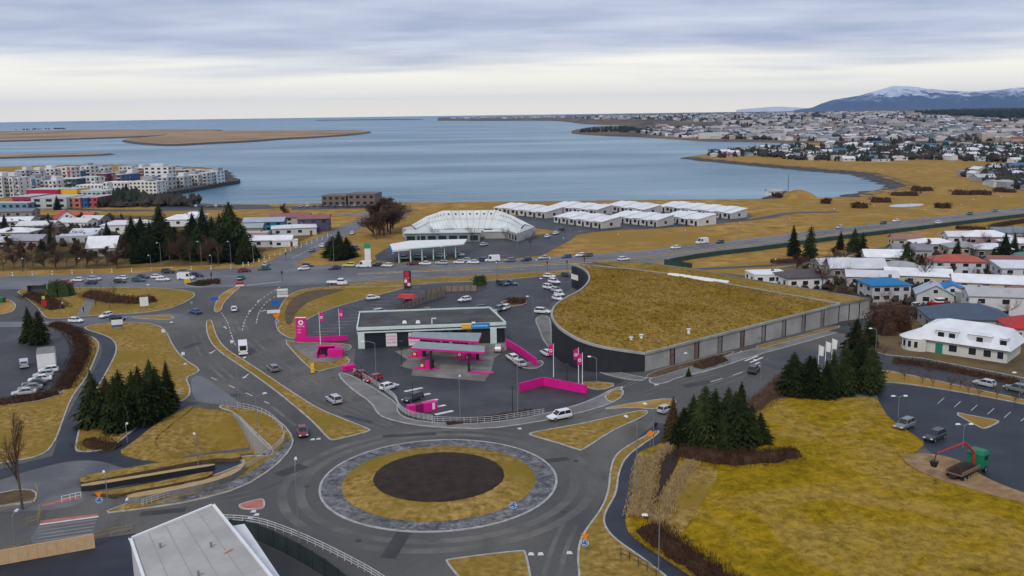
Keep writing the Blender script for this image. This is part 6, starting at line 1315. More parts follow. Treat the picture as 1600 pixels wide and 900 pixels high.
# --- filling station beyond the highway
zc = 5.2; pts = GZ([(609, 381.5), (640, 376), (730, 373.5), (724, 381), (640, 388), (613, 391)], zc); cen2 = sum(pts, Vector((0, 0))) / 6
o = thing('filling_station', (cen2.x, cen2.y, .04), label='filling station with long white canopy and blue end beyond the highway', cat='petrol station')
loc = [p - cen2 for p in pts]
MB().prism(loc, zc - .7, zc, 0).build('canopy', M['white'], o); mb = MB(); mb.prism([loc[0], loc[5], loc[5] + Vector((-.3, 0)), loc[0] + Vector((-.3, 0))], zc - 2.2, zc + .05); mb.build('blue_end_panel', M['blue'], o)
gm2 = flatmat((.02, .25, .15))
a_, b_ = loc[5], loc[3]
mb = MB(); nn = Vector((-(b_ - a_).y, (b_ - a_).x)).normalized() * -.06; p0, p1 = loc[4], loc[3]; mb.poly([(*(p0 + nn), zc - .68), (*(p1 + nn), zc - .68), (*(p1 + nn), zc - .35), (*(p0 + nn), zc - .35)]); mb.build('green_stripe', gm2, o)
for k in range(6):
    p = loc[5].lerp(loc[3], .08 + .16 * k); q = loc[0].lerp(loc[2], .1 + .15 * k); mb = MB(); mb.tube([(p.x, p.y + 1.2, 0), (p.x, p.y + 1.2, zc - .7)], .16, 6); mb.build('post', M['white'], o)
    mb = MB(); mb.box((p.x, p.y + 3.0, .85), (.9, .6, 1.7)); mb.build('fuel_pump', gm2, o)
c = G(690, 381) - cen2; MB().box((c.x, c.y + 10, 1.9), (32, 9, 3.8)).build('shop', wallmat((.20, .26, .24)), o); MB().box((c.x, c.y + 10, 3.95), (33, 10, .35)).build('shop_roof', roofmat((.55, .60, .58)), o)
for k in range(7): put('window', pane_mesh(3.4, 2.2, False)[1], o, (c.x - 13.5 + 4.5 * k, c.y + 5.5, 1.6))
# --- turf-roofed hall
TH = [(893, 413.5, 446, 1), (905, 417, 0, 1), (916, 424, 0, 1), (921, 434, 0, 1), (917, 444, 0, 1), (905, 455, 0, 1), (886, 465, 0, 1), (871, 475, 0, 1), (863, 486, 534, 1), (863, 497, 0, 1), (872, 510, 0, 1), (888, 522, 0, 1), (912, 534, 0, 1), (950, 544, 0, 1), (1008, 552.5, 578, 0)]
HT = [7.2, 7.4, 7.5, 7.6, 7.7, 7.8, 7.9, 8.0, 8.0, 7.9, 7.5, 7.0, 6.3, 5.4, 3.9]
curve = [(G(x, y, h), h) for (x, y, _, _), h in zip(TH, HT)]
def sub(c):
    out = []
    for i in range(len(c) - 1):
        p0, p1, p2, p3 = c[max(i - 1, 0)], c[i], c[i + 1], c[min(i + 2, len(c) - 1)]
        for k in range(4):
            t = k / 4; f = lambda A, B, C_, D_: 0.5 * (2 * B + (C_ - A) * t + (2 * A - 5 * B + 4 * C_ - D_) * t * t + (3 * B - A - 3 * C_ + D_) * t ** 3)
            out.append((f(p0[0], p1[0], p2[0], p3[0]), f(p0[1], p1[1], p2[1], p3[1])))
    return out + [c[-1]]
curve = sub(curve)
se, ee, bb, bl = (G(1008, 552.5, 3.9), 3.9), (G(1312, 475.5, 4.8), 4.8), (G(1130, 443, 5.6), 5.6), (G(985, 421, 6.6), 6.6)
oh = thing('turf_roofed_hall', (45, 250, .05), label='large hall with curved black wall and dry turf roof', cat='hall'); C0 = Vector((45, 250))
def rl(p, z): return (p[0] - 45, p[1] - 250, z)
rim = curve + [ee, (G(1060, 431, 6.0), 6.0), bl]
mb = MB(); poly = [p for p, h in rim]
def mvc(x, y):
    n = len(rim); D = []; 
    for p, h in rim: dx, dy = p.x - x, p.y - y; D.append((dx, dy, hypot(dx, dy), h))
    for d in D:
        if d[2] < 1e-4: return d[3]
    T = []
    for k in range(n):
        a, b = D[k], D[(k + 1) % n]; cr = a[0] * b[1] - a[1] * b[0]; dt = a[0] * b[0] + a[1] * b[1]; T.append(math.tan(atan2(cr, dt) / 2) if abs(atan2(cr, dt)) < 3.1 else 20.0)
    s = w = 0.0
    for k in range(n): q = (T[k - 1] + T[k]) / D[k][2]; s += q * D[k][3]; w += q
    return s / w if abs(w) > 1e-9 else 6.0
edge_ = poly + [poly[0]]
def turf_h(x, y):
    e = min(1.0, dist_line(Vector((x, y)), edge_) / 3.0); return mvc(x, y) - .05 + e * (.42 + .20 * sin(x * .42 + 2 * sin(y * .13)) * sin(y * .34) + .14 * sin(x * 1.3 + sin(y * .9)) * sin(y * 1.5 + x * .3))
grid_fill(mb, poly, turf_h, 1.5, rl=rl); TURF_SURF = ([(v[0] + 45, v[1] + 250, v[2] + .05) for v in mb.v], list(mb.f))
mb.build('turf_roof', M['roofgrass'], oh, smooth=True)
back = [bl, (G(1060, 431, 6.0), 6.0), ee, (G(1312, 476, 4.6), 4.6), (G(1360, 468.5, 4.9), 4.9), (G(1200, 443, 5.6), 5.6), (G(1080, 421, 6.2), 6.2), (G(1000, 411, 6.6), 6.6), (G(925, 411, 7.0), 7.0)]
mb = MB(); bp = [p for p, h in back]; ids = [mb.vert(rl(p, h + .15)) for p, h in back]
for t in tessellate_polygon([[Vector((p.x, p.y, 0)) for p in bp]]):
    a, b, c = (bp[i] for i in t); mb.face(t if (b - a).x * (c - a).y - (b - a).y * (c - a).x > 0 else t[::-1])
mb.build('rear_turf_roof', M['roofgrass'], oh)
def coping(pts, name, material, w=.5, up=.22):
    mb = MB(); P2 = [p for p, h in pts]; L2, R2 = sides(P2, w); rows = []
    for (p, h), l, r in zip(pts, L2, R2): rows.append([mb.vert(rl(l, h - .3)), mb.vert(rl(l, h + up)), mb.vert(rl(r, h + up)), mb.vert(rl(r, h - .3))])
    for A_, B_ in zip(rows, rows[1:]):
        for k in range(3): mb.face((A_[k], B_[k], B_[k + 1], A_[k + 1]))
    mb.build(name, material, oh)
coping(curve, 'coping', M['concrete']); coping([curve[-1], ee], 'coping', M['concrete']); coping([ee, (G(1060, 431, 6.0), 6.0), bl, curve[0]], 'coping', M['concrete'], .5, .3)
coping(back[3:], 'coping', M['concrete_dk'], .4, .35)
blk = mat('black_cladding', (.017, .019, .023), .55, (.026, .028, .033), .5, 5, spec=.35)
for i in range(0, len(curve) - 1, 2):          # black wall, panel by panel
    seg = curve[i:i + 3]; mb = MB()
    for (p, h), (q, k) in zip(seg, seg[1:]): d = (q - p) * .008; mb.poly([rl(p + d, -.1), rl(q - d, -.1), rl(q - d, k), rl(p + d, h)])
    mb.build('black_wall_panel', blk, oh)
mb = MB()
for (p, h), (q, k) in zip(curve, curve[1:]):
    n = Vector(((q - p).y, -(q - p).x)).normalized() * -.12; mb.poly([rl(p + n, -.1), rl(q + n, -.1), rl(q + n, k - .02), rl(p + n, h - .02)])
mb.build('wall_backing', M['dark'], oh)
s0, s1 = curve[-1], ee; n = 9; dv = (s1[0] - s0[0]); nr = Vector((dv.y, -dv.x)).normalized()
rust = mat('rusty_steel', (.13, .085, .065), .85, (.19, .13, .105), .6, 6)
for k in range(n):
    t0, t1 = k / n + (.02 if k else 0), (k + 1) / n - .004; p, q = s0[0].lerp(s1[0], t0), s0[0].lerp(s1[0], t1); h, g_ = s0[1] + (s1[1] - s0[1]) * t0, s0[1] + (s1[1] - s0[1]) * t1
    mb = MB(); mb.prism([p, q, q - nr * .3, p - nr * .3], -.1, 0); mb = MB()
    mb.poly([rl(p, -.1), rl(q, -.1), rl(q, g_ - .02), rl(p, h - .02)]); mb.build('concrete_wall_panel', M['concrete'], oh)
    if k:
        t = k / n + .008; c = s0[0].lerp(s1[0], t); hh = s0[1] + (s1[1] - s0[1]) * t; mb = MB(); mb.box(rl(c - nr * .2, hh / 2), (.9, .5, hh - .05), atan2(dv.y, dv.x)); mb.build('pier', rust if k in (1, 2, 4) else M['concrete_dk'], oh)
for (p, h), (q, k) in ((ee, back[3]), (back[3], back[4])):
    m_ = 3 if (q - p).length > 6 else 1
    for i in range(m_):
        a, b = p.lerp(q, i / m_), p.lerp(q, (i + 1) / m_ - .03); mb = MB(); mb.poly([rl(a, -.1), rl(b, -.1), rl(b, k), rl(a, h)]); mb.build('concrete_wall_panel', M['concrete'], oh)
mb = MB()
for (p, h), (q, k) in zip(back[4:], back[5:] + back[:1]): mb.poly([rl(p, -.1), rl(q, -.1), rl(q, k), rl(p, h)])
mb.poly([rl(curve[0][0], -.1), rl(back[8][0], -.1), rl(back[8][0], back[8][1]), rl(curve[0][0], curve[0][1])]); mb.build('rear_wall', M['concrete_dk'], oh)
for k in range(9):
    t = (k + .5) / 9; x, y = 1047 + 88 * t, 430.5 + 12.5 * t; h = 6.3 - .8 * t; p = G(x, y, h); mb = MB(); mb.frustum(rl(p, h - .2), (3.4, 2.0), (2.8, 1.2), .9, radians(-28)); mb.build('skylight', M['white'], oh)
for x, y in ((986, 534), (1002, 530), (1076, 521)): p = G(x, y, 5.0); mb = MB(); mb.tube([rl(p, 4.6), rl(p, 5.9)], .32, 8); mb.disc(rl(p, 6.0), .55, 10, 0, 'Z'); mb.build('roof_vent', M['white'], oh)
p, q = curve[14][0], curve[18][0]
a = G(903, 424, 6.0); mb = MB(); mb.box(rl(a + Vector((-1.2, -2.4)), 4.6), (.12, 4.2, 1.6), radians(25)); mb.build('sign_panel', M['white'], oh)
# --- petrol shop with the mint fascia
FL, FR = G(560, 545), G(790, 536); zt = 5.1; BLp, BRp = G(559, 498, zt), G(776, 490.5, zt); sa = atan2((FR - FL).y, (FR - FL).x); SL = (FR - FL).length; SD = 18.5
os_ = thing('petrol_shop', (FL.x, FL.y, .04), sa, label='long flat-roofed station shop with pale mint fascia and dark glass front', cat='shop')
mint = mat('mint_fascia', (.52, .62, .60), .5, (.60, .69, .67), .4, 4)
MB().box((SL / 2, SD / 2 + .6, 1.9), (SL - .6, SD - 1.2, 3.8), bottom=False).build('wall', wallmat((.33, .36, .36)), os_)
mb = MB(); mb.prism([(0, 0), (SL, 0), (SL - 2.4, SD), (-.3, SD)], 3.9, 4.75); mb.build('roof', mat('roof_felt', (.06, .06, .06), .9, (.105, .105, .10), .35, 8, col3=(.045, .047, .05), scale3=.15), os_)
mb = MB(); mb.box((SL / 2, -.06, 4.75), (SL + .3, .24, .75)); mb.build('fascia', mint, os_); mb = MB(); mb.box((SL / 2, -.10, 4.2), (SL + .2, .2, .22)); mb.build('fascia_black_line', M['dark'], os_); mb = MB(); mb.box((SL / 2, -.06, 3.9), (SL + .3, .24, .36)); mb.build('lower_fascia', mint, os_)  # the dark strip is a black line between the two mint bands
for A_, B_ in (((-.1, 0), (-.4, SD)), ((SL + .1, 0), (SL - 2.3, SD)), ((-.4, SD), (SL - 2.3, SD))):
    A_, B_ = Vector(A_), Vector(B_); c = (A_ + B_) / 2; mb = MB(); mb.box((c.x, c.y, 4.85), ((B_ - A_).length, .3, .5), atan2((B_ - A_).y, (B_ - A_).x)); mb.build('parapet', mint, os_)
fx = lambda px: (px - 560) / 230 * SL
for x0, x1 in ((572, 602), (621, 637), (656, 664), (665, 675), (678, 686), (690, 700), (706, 716), (718, 730), (776, 789)): mb = MB(); mb.box(((fx(x0) + fx(x1)) / 2, .55, 1.75), (fx(x1) - fx(x0), .16, 3.3)); mb.build('shop_window', M['glass'], os_)
mb = MB(); mb.box((fx(751), .55, 1.8), (fx(767) - fx(738), .2, 3.5)); mb.build('garage_door', M['dark'], os_)
for x in (565, 771): mb = MB(); mb.box((fx(x), .15, 1.9), (1.5, .7, 3.8)); mb.build('column', mint, os_)
def text(name, s, size, material, parent, loc, rot=(pi / 2, 0, 0), depth=.02, align='CENTER'):
    c = bpy.data.curves.new(name, 'FONT'); c.body = s; c.size = size; c.extrude = depth; c.align_x = align; c.align_y = 'CENTER'; c.materials.append(material); c.resolution_u = 2
    tmp = bpy.data.objects.new(name, c); COL.objects.link(tmp); bpy.context.view_layer.update()
    me = bpy.data.meshes.new_from_object(tmp.evaluated_get(bpy.context.evaluated_depsgraph_get())); bpy.data.objects.remove(tmp); o = put(name, me, parent, loc); o.rotation_euler = rot; return o
for x0, x1 in ((603, 620), (638, 655)):
    mb = MB(); mb.box(((fx(x0) + fx(x1)) / 2, .30, 1.75), (fx(x1) - fx(x0), .12, 3.1)); w_ = mb.build('poster', M['white'], os_); xm = (fx(x0) + fx(x1)) / 2; r2 = random.Random(x0)
    for j in range(3):
        for k in range(4):
            mb = MB(); mb.disc((xm - .85 + .56 * k + r2.uniform(-.1, .1), .235, 2.6 - .75 * j), .24, 8, 0, 'Y', .14); mb.build('poster_print', M['pink'], w_)
mb = MB(); mb.box(((fx(721) + fx(736)) / 2, -.28, 4.45), (fx(736) - fx(721), .16, 1.0)); s_ = mb.build('orange_sign', flatmat((.80, .42, .01)), os_)
mb = MB(); mb.box(((fx(737) + fx(765)) / 2, -.30, 4.5), (fx(765) - fx(737), .2, 1.25)); s_ = mb.build('blue_sign', flatmat((.01, .22, .55)), os_)
lb = flatmat((.35, .62, .80)); xm = (fx(737) + fx(765)) / 2; mb = MB()
for k in range(11): mb.box((xm - 1.5 + .3 * k, -.41, 4.5), (.20, .03, .30 if k % 3 else .42))
mb.poly([(xm - 2.0, -.41, 4.25), (xm - 1.75, -.41, 4.5), (xm - 2.0, -.41, 4.75)]); mb.build('lettering', lb, s_)
for x, y in ((632, 502), (653, 502), (740, 504)): g = G(x, y, 5.2); p = Matrix.Rotation(-sa, 2) @ (g - FL); mb = MB(); mb.frustum((p.x, p.y, 4.75), (1.1, 1.1), (.7, .7), .55); mb.build('roof_vent', M['white'], os_)
g = G(675, 505, 5); p = Matrix.Rotation(-sa, 2) @ (g - FL); mb = MB(); mb.tube([(p.x, p.y, 4.7), (p.x, p.y, 6.1), (p.x + 1.0, p.y, 6.1)], .14, 6); mb.build('flue', M['white'], os_)
# --- canopies and pumps
roofgl = mat('canopy_roof', (.20, .235, .25), .5, (.27, .30, .31), .4, 5)
def canopy(px, z, posts, label):
    pts = GZ(px, z); c = sum(pts, Vector((0, 0))) / 4; o = thing('fuel_canopy', (c.x, c.y, .045), label=label, cat='canopy'); L = [p - c for p in pts]
    MB().prism(L, z - .25, z + .02).build('deck', roofgl, o)
    for a, b in zip(L, L[1:] + L[:1]): m_ = (a + b) / 2; mb = MB(); mb.box((m_.x, m_.y, z - .22), ((b - a).length + .1, .20, .42), atan2((b - a).y, (b - a).x)); mb.build('fascia', M['pink'], o)
    for x, y in posts: g = G(x, y) - c; mb = MB(); mb.box((g.x, g.y, (z - .25) / 2), (.5, .5, z - .25)); mb.build('post', M['dark'], o)
    return o
canopy([(646, 519), (752, 520.5), (747, 534), (638, 526.5)], 4.3, [(664, 556), (730, 556)], 'rear fuel canopy with grey roof and magenta edge by the shop front')
canopy([(653, 533.5), (757, 541), (757, 550.5), (642, 544)], 4.3, [(674, 577), (733, 581)], 'front fuel canopy with grey roof and magenta edge on black posts')
for x, y, l in ((655, 558, 'magenta fuel pump at the rear left of the forecourt'), (667, 576, 'magenta fuel pump at the front left black post'), (725, 559, 'magenta fuel pump at the rear right of the forecourt'), (738, 563, 'small magenta fuel pump right of the rear right one'), (752, 583, 'low magenta pump kerb at the front right of the forecourt')):
    g = G(x, y); o = thing('fuel_pump', (g.x, g.y, .05), radians(-4), label=l, cat='fuel pump')
    mb = MB(); mb.box((0, 0, .08), (5.2, 1.2, .16)); mb.build('plinth', M['pink'], o)
    if 'low' not in l:
        mb = MB(); mb.box((.2, 0, .95), (1.0, .6, 1.6)); mb.build('cabinet', M['pink'], o); mb = MB(); mb.box((1.2, 0, 1.1), (.7, .5, 1.9)); mb.build('hose_column', M['dark'], o)
        mb = MB(); mb.box((-1.0, -.1, .7), (1.1, .5, 1.1)); c_ = mb.build('price_box', M['red'], o); mb = MB(); mb.disc((-1.0, -.36, .75), .32, 14, 0, 'Y', .14); mb.build('ring_mark', M['white'], c_)
# --- magenta walls, pylon and kiosk
def pinkwall(px, h, label, w=.25, tops=None):
    pts = GZ(px); c = pts[0]; o = thing('magenta_wall', (c.x, c.y, .1), label=label, cat='wall')
    for a, b in zip(pts, pts[1:]): m_ = (a + b) / 2 - c; mb = MB(); mb.box((m_.x, m_.y, h / 2), ((b - a).length + w, w, h), atan2((b - a).y, (b - a).x)); mb.build('wall_section', M['pink'], o)
    return o
pinkwall([(791, 541), (814, 555), (838, 573)], 1.7, 'sloping magenta wall beside the parked silver cars'); pinkwall([(812, 613), (849, 603), (880, 609), (916, 616)], 1.75, 'angled magenta wall enclosing the empty corner of the lot')
pinkwall([(462, 535), (500, 534), (543, 532)], 1.2, 'low magenta wall at the foot of the station pylon')
g = G(472, 533); a = ang((460, 533), (484, 533)); o = thing('price_pylon', (g.x, g.y, .15), a, label='tall magenta price pylon with white ring emblem', cat='sign')
MB().box((0, 0, 2.9), (2.5, .6, 5.6)).build('panel', M['pink'], o); MB().box((-1.33, 0, 2.6), (.14, .66, 5.0)).build('side_strip', M['steel'], o); MB().box((0, 0, 5.74), (2.7, .7, .1)).build('cap', M['white'], o)
mb = MB(); mb.disc((0, -.31, 4.55), .62, 24, 0, 'Y', .30); mb.build('ring_emblem', M['white'], o); text('lettering', 'ORKAN', .50, M['white'], o, (0, -.31, 3.6))
for z_ in (2.75, 2.05): mb = MB(); [mb.box((-.75 + .22 * k, -.31, z_), (.14, .03, .22 if k != 2 else .3)) for k in range(4)]; mb.build('price_marks', flatmat((.70, .42, .55)), o)
MB().box((0, 0, .1), (3.0, 1.0, .3)).build('plinth', M['dark'], o)
g = G(515, 558); a = ang((500, 558), (530, 557)); o = thing('vacuum_kiosk', (g.x, g.y, .15), a, label='magenta L-shaped service kiosk with open dark front', cat='kiosk')
MB().box((1.4, 0, .85), (3.4, 1.9, 1.7)).build('cabin', M['pink'], o); mb = MB(); mb.box((-.2, 2.2, 2.0), (5.6, 2.6, .18), rot=Matrix.Rotation(radians(-8), 3, 'X')); mb.build('roof', M['pink'], o)
MB().box((-2.6, .6, .75), (.2, 4.4, 1.5)).build('side_wall', M['pink'], o); MB().box((-.9, 3.4, 1.0), (3.6, .2, 2.0)).build('back_wall', M['pink'], o); MB().box((-1.2, .9, .6), (1.6, 1.2, 1.2)).build('vacuum_unit', M['dark'], o); MB().box((-1.7, -.9, .35), (1.7, .2, .7)).build('front_wall', M['pink'], o)
g = G(660, 643); a = ang((640, 645), (680, 638)); o = thing('recycling_bins', (g.x, g.y, .05), a, label='row of magenta recycling bins at the corner of the lot', cat='bin')
for k in range(4): MB().box((-2.2 + 1.45 * k, 0, .8), (1.38, 1.3, 1.6)).build('bin', M['pink'] if k != 1 else flatmat((.20, .01, .09)), o)
mb = MB(); mb.box((2.0, -.66, .85), (.5, .03, 1.2)); mb.build('white_label', M['white'], o)
g = G(545, 579); o = thing('pink_container', (g.x, g.y, .15), ang((540, 580), (556, 577)), label='small magenta container at the tip of the paved wedge', cat='container'); MB().box((0, 0, .5), (2.6, 1.4, 1.0)).build('tub', M['pink'], o); mb = MB(); mb.frustum((0, 0, 1.0), (2.7, 1.5), (2.3, 1.1), .2); mb.build('lid', M['pink'], o)
# --- bottom-left pale flat roof
zz = 9.0; q = GZ([(204, 843), (333, 790), (470, 960), (260, 1010)], zz); c = sum(q, Vector((0, 0))) / 4; o = thing('flat_roofed_house', (c.x, c.y, .05), label='house with large pale grey flat roof at the bottom left', cat='building'); L = [p - c for p in q]
MB().prism(L, 0, zz - .5).build('wall', wallmat((.50, .50, .49)), o); MB().prism(L, zz - .5, zz).build('roof', mat('pale_roof_felt', (.36, .345, .335), .8, (.42, .405, .395), .5, 7, 0.004, 6, (.33, .32, .31), .2), o)
for a, b in zip(L, L[1:] + L[:1]): m_ = (a + b) / 2; mb = MB(); mb.box((m_.x, m_.y, zz + .05), ((b - a).length + .3, .3, .3), atan2((b - a).y, (b - a).x)); mb.build('edge_flashing', M['white'], o)
for t_ in (.2, .4, .6, .8):
    a, b = L[0].lerp(L[1], t_), L[3].lerp(L[2], t_); m_ = (a + b) / 2; mb = MB(); mb.box((m_.x, m_.y, zz + .012), ((b - a).length - .6, .09, .03), atan2((b - a).y, (b - a).x)); mb.build('roof_seam', mat('seam_felt', (.31, .30, .29), .85), o)
for t_, u_ in ((.25, .2), (.7, .35), (.45, .55)):
    p_ = L[0].lerp(L[1], t_).lerp(L[3].lerp(L[2], t_), u_); mb = MB(); mb.tube([(p_.x, p_.y, zz), (p_.x, p_.y, zz + .45)], .12, 8); mb.disc((p_.x, p_.y, zz + .5), .22, 10, 0, 'Z'); mb.build('roof_vent', M['steel'], o)
a = G(350, 865, zz + .1) - c; b = G(363, 858, zz + .1) - c; mb = MB(); mb.box(((a + b).x / 2, (a + b).y / 2, zz + .12), ((b - a).length, .16, .16), atan2((b - a).y, (b - a).x)); mb.build('loose_plank', M['timber'], o)
zz = 7.6; q = GZ([(352, 824), (382, 819), (470, 950), (440, 960)], zz); c = sum(q, Vector((0, 0))) / 4; o = thing('roof_annexe', (c.x, c.y, .05), label='lower white roof joined right of the pale grey roof', cat='building'); L = [p - c for p in q]
MB().prism(L, 0, zz - .4).build('wall', wallmat((.50, .50, .49)), o); MB().prism(L, zz - .4, zz).build('roof', roofmat((.66, .67, .69)), o)
# ================================================================== STREET FURNITURE
def lamp(px, py, hpx, arm, label, group='street lamps', head='white', dbl=False, rpole=.065):
    g = G(px, py); H = hpx / ppm(px, py); o = thing('street_lamp', (g.x, g.y, .05), 0, label=label, cat='street lamp', group=group)
    MB().tube([(0, 0, 0), (0, 0, H * .5), (0, 0, H)], [rpole * 1.25, rpole, rpole * .75], 6).build('pole', M['dark'] if head == 'dark' else M['steel'], o)
    for s in ((1, -1) if dbl else (1,)):
        d = Vector((cos(radians(arm)), sin(radians(arm)), 0)) * s; L = min(2.2, H * .2)
        if head != 'dark': MB().tube([(0, 0, H - .05), tuple(d * L * .5 + Vector((0, 0, H + .25))), tuple(d * L + Vector((0, 0, H + .3)))], .05, 5).build('arm', M['steel'], o)
        c = d * (L + .3) + Vector((0, 0, H + .3)) if head != 'dark' else Vector((0, 0, H))
        mb = MB(); mb.frustum((c.x, c.y, c.z - .1), (.75, .34), (.55, .2), .2, atan2(d.y, d.x)); mb.build('lamp_head', M['white'] if head != 'dark' else M['dark'], o)
    return o
for a in [
 (468, 852, 128, 100, 'tall street lamp in front of the dark fence below the roundabout'), (1029, 896, 92, 170, 'street lamp with curved arm at the bottom beside the footpath hedge'), (994, 782, 126, 120, 'tall street lamp beside the dark footpath right of the roundabout'),
 (1021, 700, 66, 140, 'street lamp by the left end of the hedge spruce clump'), (374, 641, 78, 60, 'tall street lamp by the railing above the grass hollow'), (403, 682, 64, 40, 'street lamp on the verge above the retaining wall'),
 (589, 618, 84, 170, 'street lamp with arm standing in the station pavement wedge'), (719, 656, 64, 90, 'street lamp in the middle of the station frontage railing'), (809, 651, 84, 90, 'tall street lamp right of the station frontage railing'),
 (932, 605, 46, 160, 'street lamp before the black hall wall'), (1188, 610, 44, 130, 'street lamp beside the black off-roader'), (1062, 590, 36, 20, 'street lamp before the concrete wall of the hall'), (1368, 551, 36, 160, 'street lamp left of the white villa garden'),
 (25, 860, 56, 90, 'street lamp at the lower left beside the yellow railings'), (170, 800, 58, 120, 'street lamp behind the ramp signs'), (310, 728, 46, 120, 'street lamp on the ramp below the hollow'), (199, 692, 26, 100, 'short path lamp at the bend below the lawn spruces'),
 (226, 478, 32, 0, 'street lamp right beside the white notice board'), (200, 830, 44, 100, 'street lamp between ramp and pale flat roof'), (833, 498, 34, 180, 'slim lamp in the lot left of the curved hall'), (855, 476, 40, 180, 'slim lamp among the white cars by the curved hall'),
 (1403, 654, 34, 180, 'double lamp in the upper part of the dark car park'), (1504, 700, 36, 180, 'double lamp before the triangular island of the car park'), (1592, 625, 42, 180, 'street lamp at the right edge by the villa lane'), (285, 602, 30, 60, 'path lamp right of the lawn spruces'), (97, 506, 30, 90, 'lamp at the mouth of the dark footpath'), (262, 540, 34, 40, 'lamp on the lawn edge by the main street')]:
    lamp(*a, dbl='double' in a[4])
for a in [(42, 434, 30), (129, 428, 24), (237, 427, 28), (253, 425, 46), (316, 427, 50), (332, 425, 26), (362, 423, 46), (397, 421, 46), (522, 414, 46), (615, 412, 16), (776, 442, 32), (838, 436, 30), (859, 434, 30), (809, 388, 30), (836, 386, 28), (965, 394, 28), (1069, 386, 26), (1154, 374, 26), (1231, 366, 24), (1300, 352, 26), (1362, 346, 24), (1419, 340, 22), (1441, 352, 24), (1497, 342, 22), (1517, 330, 18), (1560, 326, 18), (450, 412, 30), (690, 408, 22), (880, 402, 30), (1210, 420, 14), (1325, 425, 20), (1262, 432, 16)]:
    lamp(*a, arm=-90, label='slim street lamp along the highway', group='lamps along the highway')
for a in [(628, 572, 40, 'black lamp post right of the magenta kiosk'), (565, 596, 26, 'black post at the upper end of the station railing'), (645, 632, 34, 'black post beside the magenta bins'), (801, 642, 38, 'black lamp post on the lot before the angled magenta wall'), (886, 600, 32, 'black lamp post behind the angled magenta wall')]:
    lamp(a[0], a[1], a[2], 0, a[3], head='dark')
# flags
def flag(px, py, hpx, col, label, side=-1, mark=False):
    g = G(px, py); H = hpx / ppm(px, py); o = thing('flag_pole', (g.x, g.y, .1), 0, label=label, cat='flag'); MB().tube([(0, 0, 0), (0, 0, H)], [.10, .06], 6).build('pole', M['white'], o)
    mb = MB(); W_, h = 1.0, 2.2; n = 5; rows = []
    for k in range(n + 1):
        t = k / n; rows.append([mb.vert((side * (.06 + W_ * t), .18 * sin(t * 5), H - .15 - .35 * t)), mb.vert((side * (.06 + W_ * t * .9), .18 * sin(t * 5 + 1), H - .15 - h - .15 * t))])
    for A_, B_ in zip(rows, rows[1:]): mb.face((A_[0], A_[1], B_[1], B_[0]))
    f = mb.build('cloth', col, o)
    if mark: mb = MB(); mb.disc((side * .55, -.22, H - 1.45), .34, 14, 0, 'Y', .18); mb.build('ring_mark', M['white'], f)
flag(865, 590, 54, M['pink'], 'magenta flag nearest the white passing car', mark=True); flag(904, 602, 60, M['pink'], 'magenta flag at the left of the pair by the wall end', mark=True); flag(910, 612, 62, M['pink'], 'magenta flag at the right of the pair by the wall end', mark=True)
flag(501, 540, 54, M['pink'], 'magenta flag on the left pole above the low magenta wall', 1, True); flag(531, 526, 44, M['pink'], 'magenta flag on the right pole above the low magenta wall', 1, True)
flag(1278, 580, 42, M['white'], 'left white flag above the spruce clump', 1); flag(1289, 574, 42, M['white'], 'middle white flag above the spruce clump', 1); flag(1299, 566, 38, M['white'], 'right white flag above the spruce clump', 1)
# signs
def sign(px, py, label, panels, H=None, face=None):
    g = G(px, py); a = face if face is not None else atan2(g.y, g.x) - pi / 2; o = thing('road_sign', (g.x, g.y, .1), a, label=label, cat='road sign'); top = max(z for _, z, *_ in panels)
    MB().tube([(0, .05, 0), (0, .05, top)], .045, 6).build('post', M['steel'], o)
    for nm, z, shp, s, m_ in panels:
        mb = MB()
        if shp == 'disc': mb.disc((0, 0, z), s, 20); mb.disc((0, .02, z), s, 20)
        elif shp == 'tri_down': mb.poly([(-s, 0, z + s * .8), (0, 0, z - s), (s, 0, z + s * .8)])
        elif shp == 'diamond': mb.poly([(-s, 0, z), (0, 0, z - s), (s, 0, z), (0, 0, z + s)])
        elif shp == 'tri': mb.poly([(-s, 0, z - s * .7), (s, 0, z - s * .7), (0, 0, z + s)])
        else: mb.box((0, 0, z), (s[0], .06, s[1]))
        pn = mb.build(nm, m_, o)
        if shp == 'disc':
            b = MB(); b.disc((0, -.012, z), s, 20, 0, 'Y', s * .88)
            for k in range(3):
                t = k * 2.094 + .5; c = Vector((cos(t), 0, sin(t))) * s * .5; d_ = Vector((-sin(t), 0, cos(t))) * s * .42; e_ = Vector((cos(t), 0, sin(t))) * s * .14; p0 = Vector((0, -.014, z)) + c
                b.poly([tuple(p0 - d_ - e_), tuple(p0 + d_), tuple(p0 - d_ + e_)])
            b.build('arrow_marks', M['white'], pn)
    return o
RD = [('warning_panel', 2.55, 'tri_down', .5, M['orange']), ('roundabout_panel', 1.75, 'disc', .45, M['blue'])]
sign(914, 870, 'blue roundabout sign with orange triangle on the bottom right verge', RD)
sign(802, 800, 'blue arrow sign on the roundabout rim', [('arrow_panel', .9, 'disc', .5, M['blue'])])
sign(1016, 702, 'orange warning sign by the footpath at the left of the spruce clump', [('warning_panel', 2.6, 'diamond', .6, M['orange'])])
sign(157, 801, 'blue and orange roundabout sign pair by the ramp', RD)
sign(336, 480, 'blue direction board on the junction island', [('direction_panel', 2.4, 'box', (2.2, .9), M['blue'])])
sign(442, 470, 'stacked pale direction boards at the junction bend', [('direction_panel', 3.2, 'box', (3.2, .7), M['white']), ('direction_panel', 2.3, 'box', (3.2, .7), flatmat((.50, .54, .66))), ('direction_panel', 1.4, 'box', (3.2, .7), M['white'])])
sign(431, 486, 'blue direction board above the white one on the verge', [('direction_panel', 2.3, 'box', (2.2, 1.2), M['blue'])])
